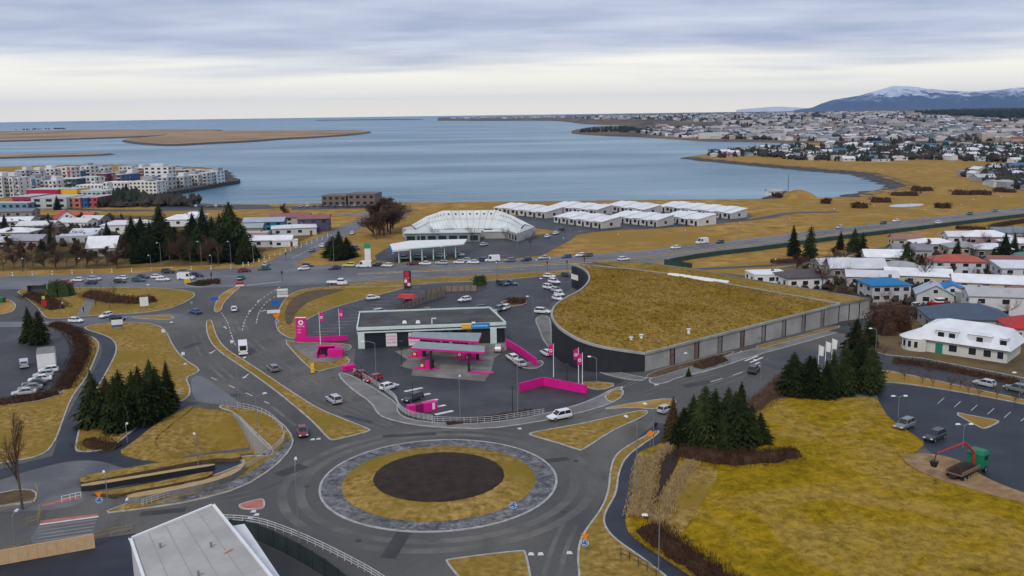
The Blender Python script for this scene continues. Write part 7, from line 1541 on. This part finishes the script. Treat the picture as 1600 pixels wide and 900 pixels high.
sign(428, 498, 'low white direction board on the verge', [('direction_panel', 1.9, 'box', (3.4, .9), M['white'])])
sign(433, 510, 'orange and blue sign stack near the magenta pylon', [('warning_panel', 2.5, 'tri_down', .9, M['orange']), ('roundabout_panel', 1.3, 'disc', .5, M['blue'])])
sign(300, 484, 'small round sign at the grass tip by the junction', [('round_panel', 2.0, 'disc', .32, M['blue'])])
sign(256, 530, 'pale round sign on the lawn edge', [('plate', 2.0, 'box', (.8, .8), M['white'])])
sign(363, 546, 'pale round sign on the median beside the minibus', [('plate', 1.8, 'box', (.7, .7), M['white'])])
sign(287, 566, 'upper white round sign on the lawn kerb', [('plate', 1.9, 'box', (.7, .7), M['white'])])
sign(282, 626, 'small white sign left of the hollow railing', [('plate', 1.8, 'box', (.5, .8), M['white'])])
sign(70, 487, 'red sign above the pair of spruces by the bus lane', [('plate', 2.4, 'box', (1.4, 1.6), M['red']), ('plate', 4.0, 'box', (.8, .9), flatmat((.45, .55, .12)))])
sign(375, 449, 'red and white barrier board on the junction island', [('plate', 1.2, 'box', (2.6, .7), M['red']), ('plate', .5, 'box', (2.6, .5), M['white'])])
sign(293, 446, 'yellow junction board before the delivery van', [('plate', 1.4, 'box', (1.9, 1.3), M['yellow'])])
sign(352, 407, 'pale board at the mouth of the side street', [('plate', 1.8, 'box', (2.2, 1.4), M['concrete'])])
def board(px, py, w, h, label, strips):
    g = G(px, py); o = thing('notice_board', (g.x, g.y, .12), atan2(g.y, g.x) - pi / 2, label=label, cat='sign')
    for s in (-1, 1): MB().tube([(s * w * .44, .1, 0), (s * w * .44, .1, h + .8)], .07, 6).build('post', M['steel'], o)
    for z0, z1, m_ in strips: MB().box((0, 0, .8 + h * (z0 + z1) / 2), (w, .10, h * (z1 - z0))).build('panel', m_, o)
board(226, 483, 2.3, 2.6, 'blank white notice board on the bank above the side street', [(0, 1, M['white'])])
board(184, 516, 2.7, 2.5, 'white signboard with dark top and blue foot on the lawn', [(0, .22, flatmat((.05, .10, .26))), (.22, .76, M['white']), (.76, 1, M['dark'])])
board(398, 398, 3.0, 2.0, 'pale hoarding at the foot of the spruce belt', [(0, 1, M['concrete'])])
g = G(637, 450); o = thing('shop_pylon', (g.x, g.y, .1), atan2(g.y, g.x) - pi / 2, label='tall black and red advertising pylon beside the highway', cat='sign')
MB().box((0, 0, 2.7), (2.3, .7, 5.4)).build('core', M['dark'], o)
for x, z, w, h, m_ in ((-.15, 4.5, 1.4, 1.5, flatmat((.55, .02, .07))), (-.1, 3.2, 1.6, .7, flatmat((.75, .06, .04))), (-.55, 2.2, .85, 1.0, M['white']), (.35, 2.2, .7, 1.0, flatmat((.40, .02, .06))), (-.5, 1.1, .8, .9, flatmat((.35, .02, .08))), (.45, 1.1, .9, 1.0, flatmat((.72, .60, .66)))): MB().box((x, -.36, z), (w, .06, h)).build('panel', m_, o)
g = G(575, 411); o = thing('fuel_brand_pylon', (g.x, g.y, .1), atan2(g.y, g.x) - pi / 2, label='white and green pylon left of the filling station', cat='sign')
MB().box((0, 0, 3.6), (2.2, .5, 7.0)).build('panel', M['white'], o); MB().box((0, -.03, 6.3), (2.3, .56, 1.8)).build('green_head', flatmat((.02, .28, .12)), o)
# bus shelter
g = G(58, 458); o = thing('bus_shelter', (g.x, g.y, .12), radians(2), label='glass bus shelter beside the highway at the left', cat='bus shelter')
MB().box((0, 0, 2.6), (5.2, 2.0, .16)).build('roof', M['concrete_dk'], o); MB().box((0, .9, 1.3), (4.9, .05, 2.2)).build('glass_wall', mat('shelter_glass', (.10, .14, .16), .2, spec=.5), o)
for x in (-2.5, 0, 2.5): MB().box((x, .9, 1.3), (.1, .1, 2.6)).build('post', M['dark'], o)
MB().box((-2.5, 0, 1.3), (.06, 1.7, 2.2)).build('side_panel', mat('shelter_side', (.08, .11, .13), .2), o); MB().box((0, .5, .45), (3.0, .4, .06)).build('bench', M['timber_br'], o)
# yellow utility box, grit bins
g = G(489, 583); o = thing('utility_marker', (g.x, g.y, .13), 0, label='yellow marker post on the verge tip by the kiosk', cat='marker post')
for k in range(3): MB().frustum((0, 0, .05 + .65 * k), (.75, .75), (.6, .6), .6).build('ring', M['yellow'], o)
g = G(6, 473); o = thing('green_container', (g.x, g.y, .15), 0, label='green container on the bus lane island at the left edge', cat='container'); MB().box((-1.6, 0, .7), (3.6, 1.8, 1.3)).build('box', flatmat((.01, .12, .04)), o); mb = MB(); mb.frustum((-1.6, 0, 1.35), (3.7, 1.9), (3.3, 1.5), .15); mb.build('lid', flatmat((.01, .12, .04)), o)
# railings
def railing(px, h, rails, label, material='steel', step=2.0, name='railing', r=.04, smooth=2, cat='railing', z=.12, zf=None, world=False):
    p = resample(chaikin(px if world else GZ(px), smooth, closed=False), step); c = p[0]; o = thing(name, (c.x, c.y, z), label=label, cat=cat)
    for i in range(rails): zz = h * (i + 1) / rails; MB().tube([(q.x - c.x, q.y - c.y, zz) for q in p], r, 5).build('rail', M[material], o)
    post = MB().tube([(0, 0, 0), (0, 0, h)], r * 1.1, 5).mesh('railing_post', M[material])
    for q in p: put('post', post, o, (q.x - c.x, q.y - c.y, 0))
    return o
railing([(553, 584), (590, 605), (620, 626), (622, 640), (640, 653), (676, 659)], 1.1, 5, 'white tubular railing along the station edge, with five bars', 'rail_white', 1.6)
railing([(676, 660), (720, 662), (762, 661), (810, 654), (850, 648)], 1.0, 3, 'lower white railing along the station frontage to the roundabout', 'rail_white', 2.2)
railing([(222, 792), (262, 779), (300, 769), (345, 754), (385, 736), (425, 709), (443, 692), (445, 680)], 1.0, 3, 'long white guard railing beside the stone strip', 'rail_white', 2.5)
railing([(442, 674), (425, 655), (400, 643), (370, 638)], 1.0, 2, 'white railing above the retaining wall', 'rail_white', 2.5); railing([(370, 638), (340, 634), (303, 631)], 1.1, 2, 'steel railing at the top of the grass hollow', 'steel', 2.0)
railing([(346, 816), (400, 819), (450, 836), (500, 858), (545, 881), (585, 903), (640, 940)], 1.0, 3, 'curved white guard railing at the bottom below the roundabout', 'rail_white', 2.5, r=.06)
M['mustard'] = mat('mustard_paint', (.30, .22, .06), .7)
railing([(0, 802), (30, 796), (58, 790), (61, 775), (56, 765)], 1.0, 2, 'mustard railing round the planted bed at the left edge', 'mustard', 2.0, smooth=1)
railing([(42, 822), (60, 818), (64, 802)], 1.0, 2, 'mustard railing corner above the striped crossing', 'mustard', 1.5, smooth=0)
railing([(146, 845), (175, 838), (207, 832)], 1.0, 2, 'mustard railing right of the striped crossing', 'mustard', 2.0, smooth=0); railing([(0, 872), (12, 868), (26, 866), (46, 858)], 1.0, 2, 'mustard railing left of the striped crossing', 'mustard', 1.5, smooth=0)
railing([(97, 786), (110, 783), (127, 779)], .9, 2, 'white railing across the plaza edge', 'white', 1.2, smooth=0)
railing([(970, 872), (997, 886), (1025, 902)], 1.2, 2, 'dark wire fence on the verge beside the bottom footpath', 'dark', 2.5, smooth=0)
# bollards along the side street
bm = MB(); bm.tube([(0, 0, 0), (0, 0, 1.2)], .2, 8); bm.tube([(0, 0, 1.2), (0, 0, 1.35)], [.2, .06], 8); bm = bm.mesh('bollard_post', M['white']); bc = MB().tube([(0, 0, .75), (0, 0, 1.0)], .215, 8).mesh('bollard_band', M['dark'])
for k in range(17):
    t = k / 16; g = G(380 + 132 * t, 416 - 46 * t ** 1.06 + (1.5 if k % 2 else 0)); o = thing('bollard', (g.x, g.y, .05), label='white bollard in the row along the side street', cat='bollard', group='bollards along the side street'); put('post', bm, o); put('band', bc, o)
for k in range(12):
    g = G(20 + 31 * k, 431.5 - 1.05 * k); o = thing('bollard', (g.x, g.y, .05), label='white bollard in the row along the far side of the highway', cat='bollard', group='bollards along the highway'); put('post', bm, o); put('band', bc, o)
# traffic lights
def signal(px, py, label):
    g = G(px, py); o = thing('traffic_light', (g.x, g.y, .1), 0, label=label, cat='traffic light'); MB().tube([(0, 0, 0), (0, 0, 3.4)], .07, 6).build('post', M['dark'], o); MB().box((0, 0, 3.0), (.45, .4, 1.1)).build('signal_head', M['dark'], o)
    for z, m_ in ((3.35, M['red']), (3.0, flatmat((.10, .06, .01))), (2.65, flatmat((.01, .08, .03)))): mb = MB(); mb.disc((0, -.21, z), .13, 10); mb.build('lens', m_, o)
for x, y, l in ((441, 440, 'traffic light at the right of the junction'), (331, 443, 'traffic light on the planted junction island'), (886, 423, 'traffic light left above the black end wall'), (913, 418, 'traffic light right above the black end wall'), (447, 409, 'traffic light at the mouth of the side street'), (855, 424, 'traffic light on the verge above the back lot')): signal(x, y, l)
# fences
def fence(px, h, label, material, step=2.4, name='fence', cat='fence', smooth=1, th=.10, z=.1, gap=.03, post=True):
    p = resample(chaikin(GZ(px), smooth, closed=False), step); c = p[0]; o = thing(name, (c.x, c.y, z), label=label, cat=cat)
    for a, b in zip(p, p[1:]): m_ = (a + b) / 2 - c; mb = MB(); mb.box((m_.x, m_.y, h / 2), ((b - a).length - gap, th, h), atan2((b - a).y, (b - a).x)); mb.build('panel', material, o)
    if post:
        pm = MB().box((0, 0, h / 2 + .05), (.16, .16, h + .1)).mesh('fence_post', M['dark'])
        for q in p: put('post', pm, o, (q.x - c.x, q.y - c.y, 0))
    return o
green = mat('green_boards', (.018, .045, .035), .8, (.032, .065, .05), .5, 5)
fence([(352, 838), (395, 842), (440, 862), (480, 884), (520, 910), (560, 945)], 2.3, 'dark green board fence curving below the stone strip', mat('dark_fence_boards', (.020, .030, .030), .8, (.03, .042, .042), .6, 5), 3.4)
fence([(1046, 412), (1100, 402), (1200, 390.5), (1300, 376), (1400, 364), (1500, 351.5), (1600, 339.5), (1700, 328)], 1.7, 'long dark green noise fence along the highway', green, 9, name='noise_fence'); fence([(1038, 414), (1060, 417), (1081, 421)], 2.0, 'short dark green fence turning off the highway', green, 5)
tan = mat('tan_boards', (.21, .16, .12), .85, (.27, .21, .16), 1.0, 5)
fence([(607, 497), (637, 483), (666, 472), (696, 463)], 1.9, 'tan board fence sloping between the two lots', tan, 2.4, smooth=0); fence([(666, 462), (696, 456), (745, 455)], 1.7, 'tan board fence at the top of the back lot', tan, 2.4, smooth=0)
fence([(-60, 898), (0, 884), (60, 873), (149, 857)], 1.9, 'new pale timber fence across the bottom left corner', M['timber'], 1.2, smooth=0, th=.16, gap=.015, post=False)
mb = None
g = G(637, 476); o = thing('red_awning', (g.x, g.y, .05), radians(-20), label='red canvas awning over the tan fence', cat='awning')
mb = MB(); mb.frustum((0, 0, 2.2), (5.5, 3.0), (4.0, 1.6), .8); mb.build('canvas', M['red'], o)
for x in (-2.6, 2.6):
    for y in (-1.4, 1.4): MB().tube([(x, y, 0), (x, y, 2.25)], .06, 5).build('leg', M['steel'], o)
# retaining wall of the underpass
wl0 = GZ([(366, 647), (398, 680), (424, 706)]); o = thing('retaining_wall', (wl0[0].x, wl0[0].y, 0), label='grey concrete retaining wall of the underpass below the verge', cat='wall'); cw = wl0[0]; rp = resample(wl0, 2.2)
for a, b in zip(rp, rp[1:]):
    n_ = Vector(((b - a).y, -(b - a).x)).normalized() * .3; mb = MB(); q = [a - cw, b - cw - (b - a) * .01, b - cw - (b - a) * .01 + n_, a - cw + n_]; mb.prism(q, -4.0, .45); mb.build('wall_panel', M['concrete'], o)
d_ = GZ([(414, 716), (424, 706)]); m_ = (d_[0] + d_[1]) / 2 - cw
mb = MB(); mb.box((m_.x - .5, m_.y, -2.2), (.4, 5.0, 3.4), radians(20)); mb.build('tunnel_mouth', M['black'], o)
# parapet walls along the trench
fence([(286, 719), (340, 711), (392, 704)], .55, 'dark low parapet along the upper side of the trench', M['concrete_dk'], 3, smooth=0, post=False, name='parapet', cat='wall')
g0 = G(30, 792); slab('planted_bed', [(-60, 800), (0, 793), (45, 787), (58, 784), (58, 768), (30, 766), (0, 772), (-60, 782)], M['soil_br'], .25, 1, .25)
# pier hut and mast on the shore
g = G(1208, 306); o = thing('pier_hut', (g.x, g.y, .1), radians(15), label='small white hut on the pier by the bay', cat='hut'); wall_mesh('gable', 9, 5, 3, 1.4).build('wall', wallmat(WH), o); roof_mesh('gable', 9, 5, 3, 1.4).build('roof', roofmat((.35, .37, .38)), o); put('window', pane_mesh(1.4, 1.1, False)[1], o, (-2, -2.5, 1.7)); put('window', pane_mesh(1.4, 1.1, False)[1], o, (2, -2.5, 1.7))
mb = MB(); mb.prism(GZ([(1190, 311), (1214, 303), (1228, 299), (1232, 302), (1214, 310)]), -2.2, .6); mb.build('pier', M['rock'], kind='structure')
g = G(1231, 307); o = thing('signal_mast', (g.x, g.y, 0), 0, label='thin mast beside the pier', cat='mast'); MB().tube([(0, 0, 0), (0, 0, 14)], [.2, .1], 6).build('pole', M['dark'], o); MB().box((0, 0, 9), (2.4, .1, .1)).build('yard', M['dark'], o)
mb = MB(); rings = []
for r, z in ((11, 0), (9, 1.6), (6, 3.4), (2, 4.4)): rings.append([mb.vert((r * cos(k * pi / 8) * (1 + .08 * sin(k * 3)), r * .7 * sin(k * pi / 8), z)) for k in range(16)])
for A_, B_ in zip(rings, rings[1:]):
    for k in range(16): mb.face((A_[k], A_[(k + 1) % 16], B_[(k + 1) % 16], B_[k]))
mb.face(rings[-1]); g = G(1247, 308); mb.build('mound', M['meadow'], loc=(g.x, g.y, 0), kind='structure', smooth=True)
slab('pond', [(1385, 322), (1400, 319), (1440, 318), (1446, 320), (1430, 323), (1400, 324)], mat('pond_ice', (.45, .50, .55), .4), .05, 2, .3)
# people
def person(px, py, face, label, coat, legs, lean=0.0):
    g = G(px, py); o = thing('person', (g.x, g.y, .12), face, label=label, cat='person')
    def body(rows, m_, nm):
        mb = MB(); rs = []
        for x, y, z, a, b in rows: rs.append([mb.vert((x + a * cos(k * pi / 4), y + b * sin(k * pi / 4), z)) for k in range(8)])
        for A_, B_ in zip(rs, rs[1:]):
            for k in range(8): mb.face((A_[k], A_[(k + 1) % 8], B_[(k + 1) % 8], B_[k]))
        mb.face(rs[-1]); mb.face(rs[0][::-1]); return mb
    mb = MB()
    def limb(pts): mb.tube([p[:3] for p in pts], [p[3] for p in pts], 8)
    limb([(.02, .10, .86, .12), (.12, .10, .48, .085), (.05, .10, .06, .06), (.18, .10, .03, .05)]); limb([(-.02, -.10, .86, .12), (-.06, -.10, .48, .085), (-.22, -.10, .08, .06), (-.10, -.10, .03, .05)])
    mb.build('trousers', legs, o)
    mb = body([(0, 0, .82, .15, .20), (0, 0, 1.0, .15, .19), (0, 0, 1.25, .16, .23), (0, 0, 1.42, .13, .23), (0, 0, 1.50, .07, .10)], None, '')
    for s in (-1, 1): mb.tube([(0, s * .22, 1.42), (-.03 * s, s * .27, 1.12), (.14 * s, s * .25, .86)], [.07, .055, .045], 7)
    mb.build('coat', coat, o)
    mb = body([(0, 0, 1.48, .055, .055), (.01, 0, 1.56, .075, .07), (.02, 0, 1.64, .10, .08), (.01, 0, 1.72, .095, .08), (0, 0, 1.78, .05, .045)], None, ''); mb.build('head', flatmat((.45, .28, .21)), o)
    mb = body([(-.02, 0, 1.66, .10, .088), (-.01, 0, 1.74, .10, .088), (-.01, 0, 1.80, .055, .05)], None, ''); mb.build('hair', flatmat((.05, .03, .02)), o)
person(131, 489, radians(70), 'person in dark clothes walking up the gravel path', flatmat((.02, .02, .025)), flatmat((.02, .022, .03)))
person(1024, 674, radians(100), 'person in black walking on the footpath by the spruces', flatmat((.015, .015, .018)), flatmat((.02, .02, .03)))
ribbon('footpath', [(128, 495), (135, 480), (143, 468), (140, 458)], 3.0, M['paving'], 0.165)

number_labels('lamps along the highway', '# slim highway lamp from the left')
number_labels('bollards along the side street', '# white bollard from the left along the side street')
number_labels('bollards along the highway', '# white bollard from the left along the far side of the highway')
# ================================================================== FAR TOWN
rt = random.Random(77)
RC_ = [(.62, .63, .67), (.42, .43, .46), (.46, .44, .42), (.22, .23, .25), (.24, .08, .07), (.13, .13, .15), (.08, .09, .11), (.32, .34, .35), (.05, .14, .24), (.26, .14, .10), (.03, .17, .15)]
WC_ = [(.52, .52, .52), (.50, .48, .44), (.30, .30, .31), (.40, .35, .29), (.26, .28, .32), (.60, .60, .61)]
def far_house_mb(mb, p, z, w, d, h, rz, kind, rise):
    R = Matrix.Rotation(rz, 3, 'Z'); T = Vector((p[0], p[1], z))
    for src, mi in ((wall_mesh(kind, w, d, h, rise), 0), (roof_mesh(kind, w, d, h, rise, .4, .15), 1)):
        b = len(mb.v)
        for v in src.v: mb.v.append(tuple(T + R @ Vector(v)))
        for f in src.f: mb.f.append(tuple(b + i for i in f)); mb.m.append(mi)
FARM = []
for k in range(22):
    m_ = MB(); kd = ('gable', 'hip', 'flat', 'gable')[k % 4]; w, d, h = rt.uniform(12, 20), rt.uniform(9, 12), rt.choice((3.2, 3.4, 5.4)); far_house_mb(m_, (0, 0), 0, w, d, h, 0, kd, 2.2)
    for x in (-w / 4, w / 4): m_.box((x, -d / 2, h * .6), (2.0, .12, 1.2), m=2)
    ri_ = (0, 1, 3, 0, 5, 2, 6, 0, 1, 4, 7, 0, 3, 1, 5, 0, 8, 6, 2, 0, 10, 9)[k]; FARM.append((m_.mesh('far_house', [wallmat(WC_[k % 6]), roofmat(RC_[ri_]), M['glass']]), ['white', 'light grey', 'sand grey', 'slate grey', 'red', 'charcoal', 'black', 'pale green-grey', 'blue', 'brown', 'teal'][ri_] + {'gable': ' gable', 'hip': ' hipped', 'flat': ' flat'}[kd]))
Z1 = [(1102, 240.5), (1150, 236.5), (1210, 231), (1262, 229.5), (1300, 226), (1600, 227), (1640, 228), (1640, 262), (1570, 254), (1500, 252), (1440, 249), (1380, 253), (1300, 252), (1240, 250), (1180, 244), (1120, 247)]
Z2 = [(1500, 276), (1530, 268), (1560, 264), (1640, 262), (1640, 300), (1580, 296), (1545, 290), (1530, 280)]
Z3 = [(1040, 203), (1100, 202), (1640, 204), (1640, 222), (1500, 221), (1265, 221), (1200, 219.5), (1100, 217.5), (1060, 215.5), (1010, 211), (990, 205)]
Z4 = [(880, 187), (960, 185), (1100, 183.5), (1410, 184), (1440, 192), (1640, 197), (1640, 204), (1200, 203), (1100, 197), (1030, 195), (900, 191)]
Z5 = [(690, 187.6), (760, 185), (880, 184.5), (880, 187.4), (760, 188.2)]
def rand_in(poly):
    x0, x1, y0, y1 = min(p[0] for p in poly), max(p[0] for p in poly), min(p[1] for p in poly), max(p[1] for p in poly)
    while True:
        q = (rt.uniform(x0, x1), rt.uniform(y0, y1))
        if inside(q, poly): return q
def place(poly, n, mind):
    out = []
    for _ in range(n * 6):
        q = rand_in(poly); g = G(*q)
        if all((g - o).length_squared > mind * mind for o in out): out.append(g)
        if len(out) >= n: break
    return out
def hz(g): return town_h(g.x, g.y) if g.length > 1900 else .1
spots = place(Z1, 225, 17) + place(Z2, 70, 14)
for g in spots:
    k = rt.randrange(len(FARM)); near = 'the headland across the bay' if g.x / g.y < .62 and g.y > 800 else 'the far right slope'
    put('far_house', FARM[k][0], None, (g.x, g.y, hz(g)), rt.choice((.1, .25, -.2, 1.5, 1.7)) + rt.uniform(-.1, .1), scale=rt.uniform(.68, .95), label='small house with ' + FARM[k][1] + ' roof on ' + near, cat='house', group='houses on ' + near)
def town_mass(name, zone, n, big, label, seed):
    buckets = {}
    for g in place(zone, n, 4):
        wc, rc = rt.choice(WC_), rt.choice(RC_[:8] if rt.random() < .8 else RC_); mb = buckets.setdefault((wc, rc), MB())
        if rt.random() < big: w, d, h, kd = rt.uniform(20, 42), rt.uniform(12, 16), rt.uniform(7, 13), 'flat'
        else: w, d, h, kd = rt.uniform(11, 20), rt.uniform(9, 12), rt.uniform(4, 7.5), rt.choice(('gable', 'hip', 'gable', 'flat'))
        far_house_mb(mb, g, hz(g) - .5, w, d, h, rt.choice((.15, .3, -.1, 1.6)) + rt.uniform(-.15, .15), kd, rt.uniform(1.5, 3))
    root = thing(name, (0, 0, 0), label=label, cat='town', kind='stuff')
    for (wc, rc), mb in buckets.items(): mb.build('houses', [wallmat(wc), roofmat(rc)], root)
town_mass('far_town', Z3, 900, .05, 'dense mass of pale houses on the far shore', 1)
town_mass('distant_city', Z4, 1000, .2, 'distant city of pale blocks along the horizon', 2)
town_mass('distant_headland_town', Z5, 120, .3, 'tiny pale town on the far headland at the horizon', 3)
# trees between those houses: a mass nobody could count
def far_trees(name, zone, n, hmin, hmax, label, material, conif=.4):
    mb = MB()
    for _ in range(n):
        g = G(*rand_in(zone)); z = hz(g) - .3; H = rt.uniform(hmin, hmax); r = H * (rt.uniform(.16, .26) if rt.random() < conif else rt.uniform(.35, .6)); k = rt.randint(3, 5)
        for _l in range(k):
            cx_, cy_ = g.x + rt.uniform(-.7, .7) * r, g.y + rt.uniform(-.7, .7) * r; zz_ = z + H * rt.uniform(.1, .5); n_ = 5; rr_ = r * rt.uniform(.5, .9)
            ring = [mb.vert((cx_ + rr_ * cos(2 * pi * i / n_ + _l) * rt.uniform(.7, 1.3), cy_ + rr_ * sin(2 * pi * i / n_ + _l) * rt.uniform(.7, 1.3), zz_)) for i in range(n_)]
            top = mb.vert((cx_ + rt.uniform(-.2, .2) * r, cy_, zz_ + H * rt.uniform(.35, .5))); bot = mb.vert((cx_, cy_, z))
            for i in range(n_): mb.face((ring[i], ring[(i + 1) % n_], top)); mb.face((ring[(i + 1) % n_], ring[i], bot))
    return mb.build(name, M[material], label=label, cat='trees', kind='stuff')
M['farwood'] = mat('far_trees', (.022, .022, .018), .95, (.05, .042, .034), .03, 5)
M['fargreen'] = mat('far_conifers', (.014, .022, .014), .95, (.028, .036, .022), .03, 5)
far_trees('headland_trees', Z1, 1500, 4, 9, 'dark trees between the houses of the headland', 'farwood'); far_trees('headland_conifers', Z1, 160, 7, 13, 'dark conifers between the houses of the headland', 'fargreen', 1)
far_trees('slope_trees', Z2, 620, 4, 8, 'dark trees between the houses at the far right', 'farwood')
far_trees('far_shore_trees', Z3, 2600, 5, 11, 'dark trees between the houses of the far shore', 'farwood'); far_trees('distant_trees', Z4, 1700, 6, 13, 'dark trees in the distant city', 'farwood')
far_trees('spit_trees', [(905, 208.5), (950, 208), (1000, 209), (1040, 210), (1040, 205), (930, 203.5)], 160, 8, 14, 'dark trees on the point of the far shore', 'fargreen')
far_trees('quay_trees', [(150, 318), (262, 316), (310, 319), (310, 322), (150, 325)], 150, 4, 9, 'mixed trees behind the school by the inlet', 'farwood'); far_trees('quay_conifers', [(180, 318), (212, 314), (214, 322), (180, 324)], 40, 9, 14, 'dark conifers by the inlet', 'fargreen', .7)
far_trees('garden_trees', [(0, 345), (200, 342), (200, 372), (0, 400)], 170, 2, 5, 'low garden scrub between the north-west houses', 'farwood', .2)
far_trees('garden_scrub', [(1190, 455), (1330, 425), (1440, 388), (1620, 380), (1640, 470), (1560, 500), (1450, 505), (1380, 480)], 420, 1.2, 3.6, 'low garden scrub between the eastern houses', 'farwood', .1)
far_trees('wood_edge', [(1425, 188), (1470, 183), (1520, 181), (1640, 181), (1640, 195), (1470, 191)], 900, 13, 22, 'dense dark conifer wood on the hill behind the town', 'fargreen', .8)
far_trees('island_farm', [(20, 206.5), (100, 205), (110, 205.6), (20, 208)], 20, 6, 10, 'tiny farm buildings and trees on the island', 'farwood')
# ---- grass tufts
def tufts(name, surf, per, h, w, materials, label, seed):
    rnd = random.Random(seed); V, F = surf; out = [MB() for _ in materials]
    for f in F:
        A_, B_, C_ = (Vector(V[i]) for i in f[:3])
        k = int(per) + (rnd.random() < per - int(per))
        for _ in range(k):
            u, v = rnd.random(), rnd.random()
            if u + v > 1: u, v = 1 - u, 1 - v
            p = A_ + (B_ - A_) * u + (C_ - A_) * v; mb = rnd.choice(out); a = rnd.uniform(0, pi); s = Vector((cos(a), sin(a), 0)) * w * rnd.uniform(.5, 1.3); t = Vector((rnd.uniform(-.5, .5) * w, rnd.uniform(-.5, .5) * w, h * rnd.uniform(.5, 1.2)))
            mb.poly([tuple(p - s), tuple(p + s), tuple(p + t + s * .3), tuple(p + t - s * .4)])
    root = thing(name, (0, 0, 0), label=label, cat='grass', kind='stuff')
    for mb, m_ in zip(out, materials): mb.build('blades', m_, root)
tufts('lawn_grass', LAWN_SURF, 2.5, .07, .15, [M['lawn']], 'short olive grass of the big lawn', 1)
tufts('turf_grass', TURF_SURF, 4.0, .18, .26, [M['roofgrass']], 'dry tufted grass on the hall roof', 2)
# ================================================================== HAZE
mb = MB(); mb.box((0, 11000, 222), (41000, 25200, 456), m=0)
hm = bpy.data.materials.new('haze_air'); hm.use_nodes = True; ht = hm.node_tree; ht.nodes.clear(); vo = ht.nodes.new('ShaderNodeVolumePrincipled'); ho = ht.nodes.new('ShaderNodeOutputMaterial'); ht.links.new(vo.outputs[0], ho.inputs['Volume'])
vo.inputs['Density'].default_value = 0.00003; vo.inputs['Color'].default_value = (.30, .57, 1.0, 1); vo.inputs['Anisotropy'].default_value = 0.2
HZ = mb.build('haze', hm, kind='stuff'); HZ['label'] = 'pale blue sea haze over the whole view'
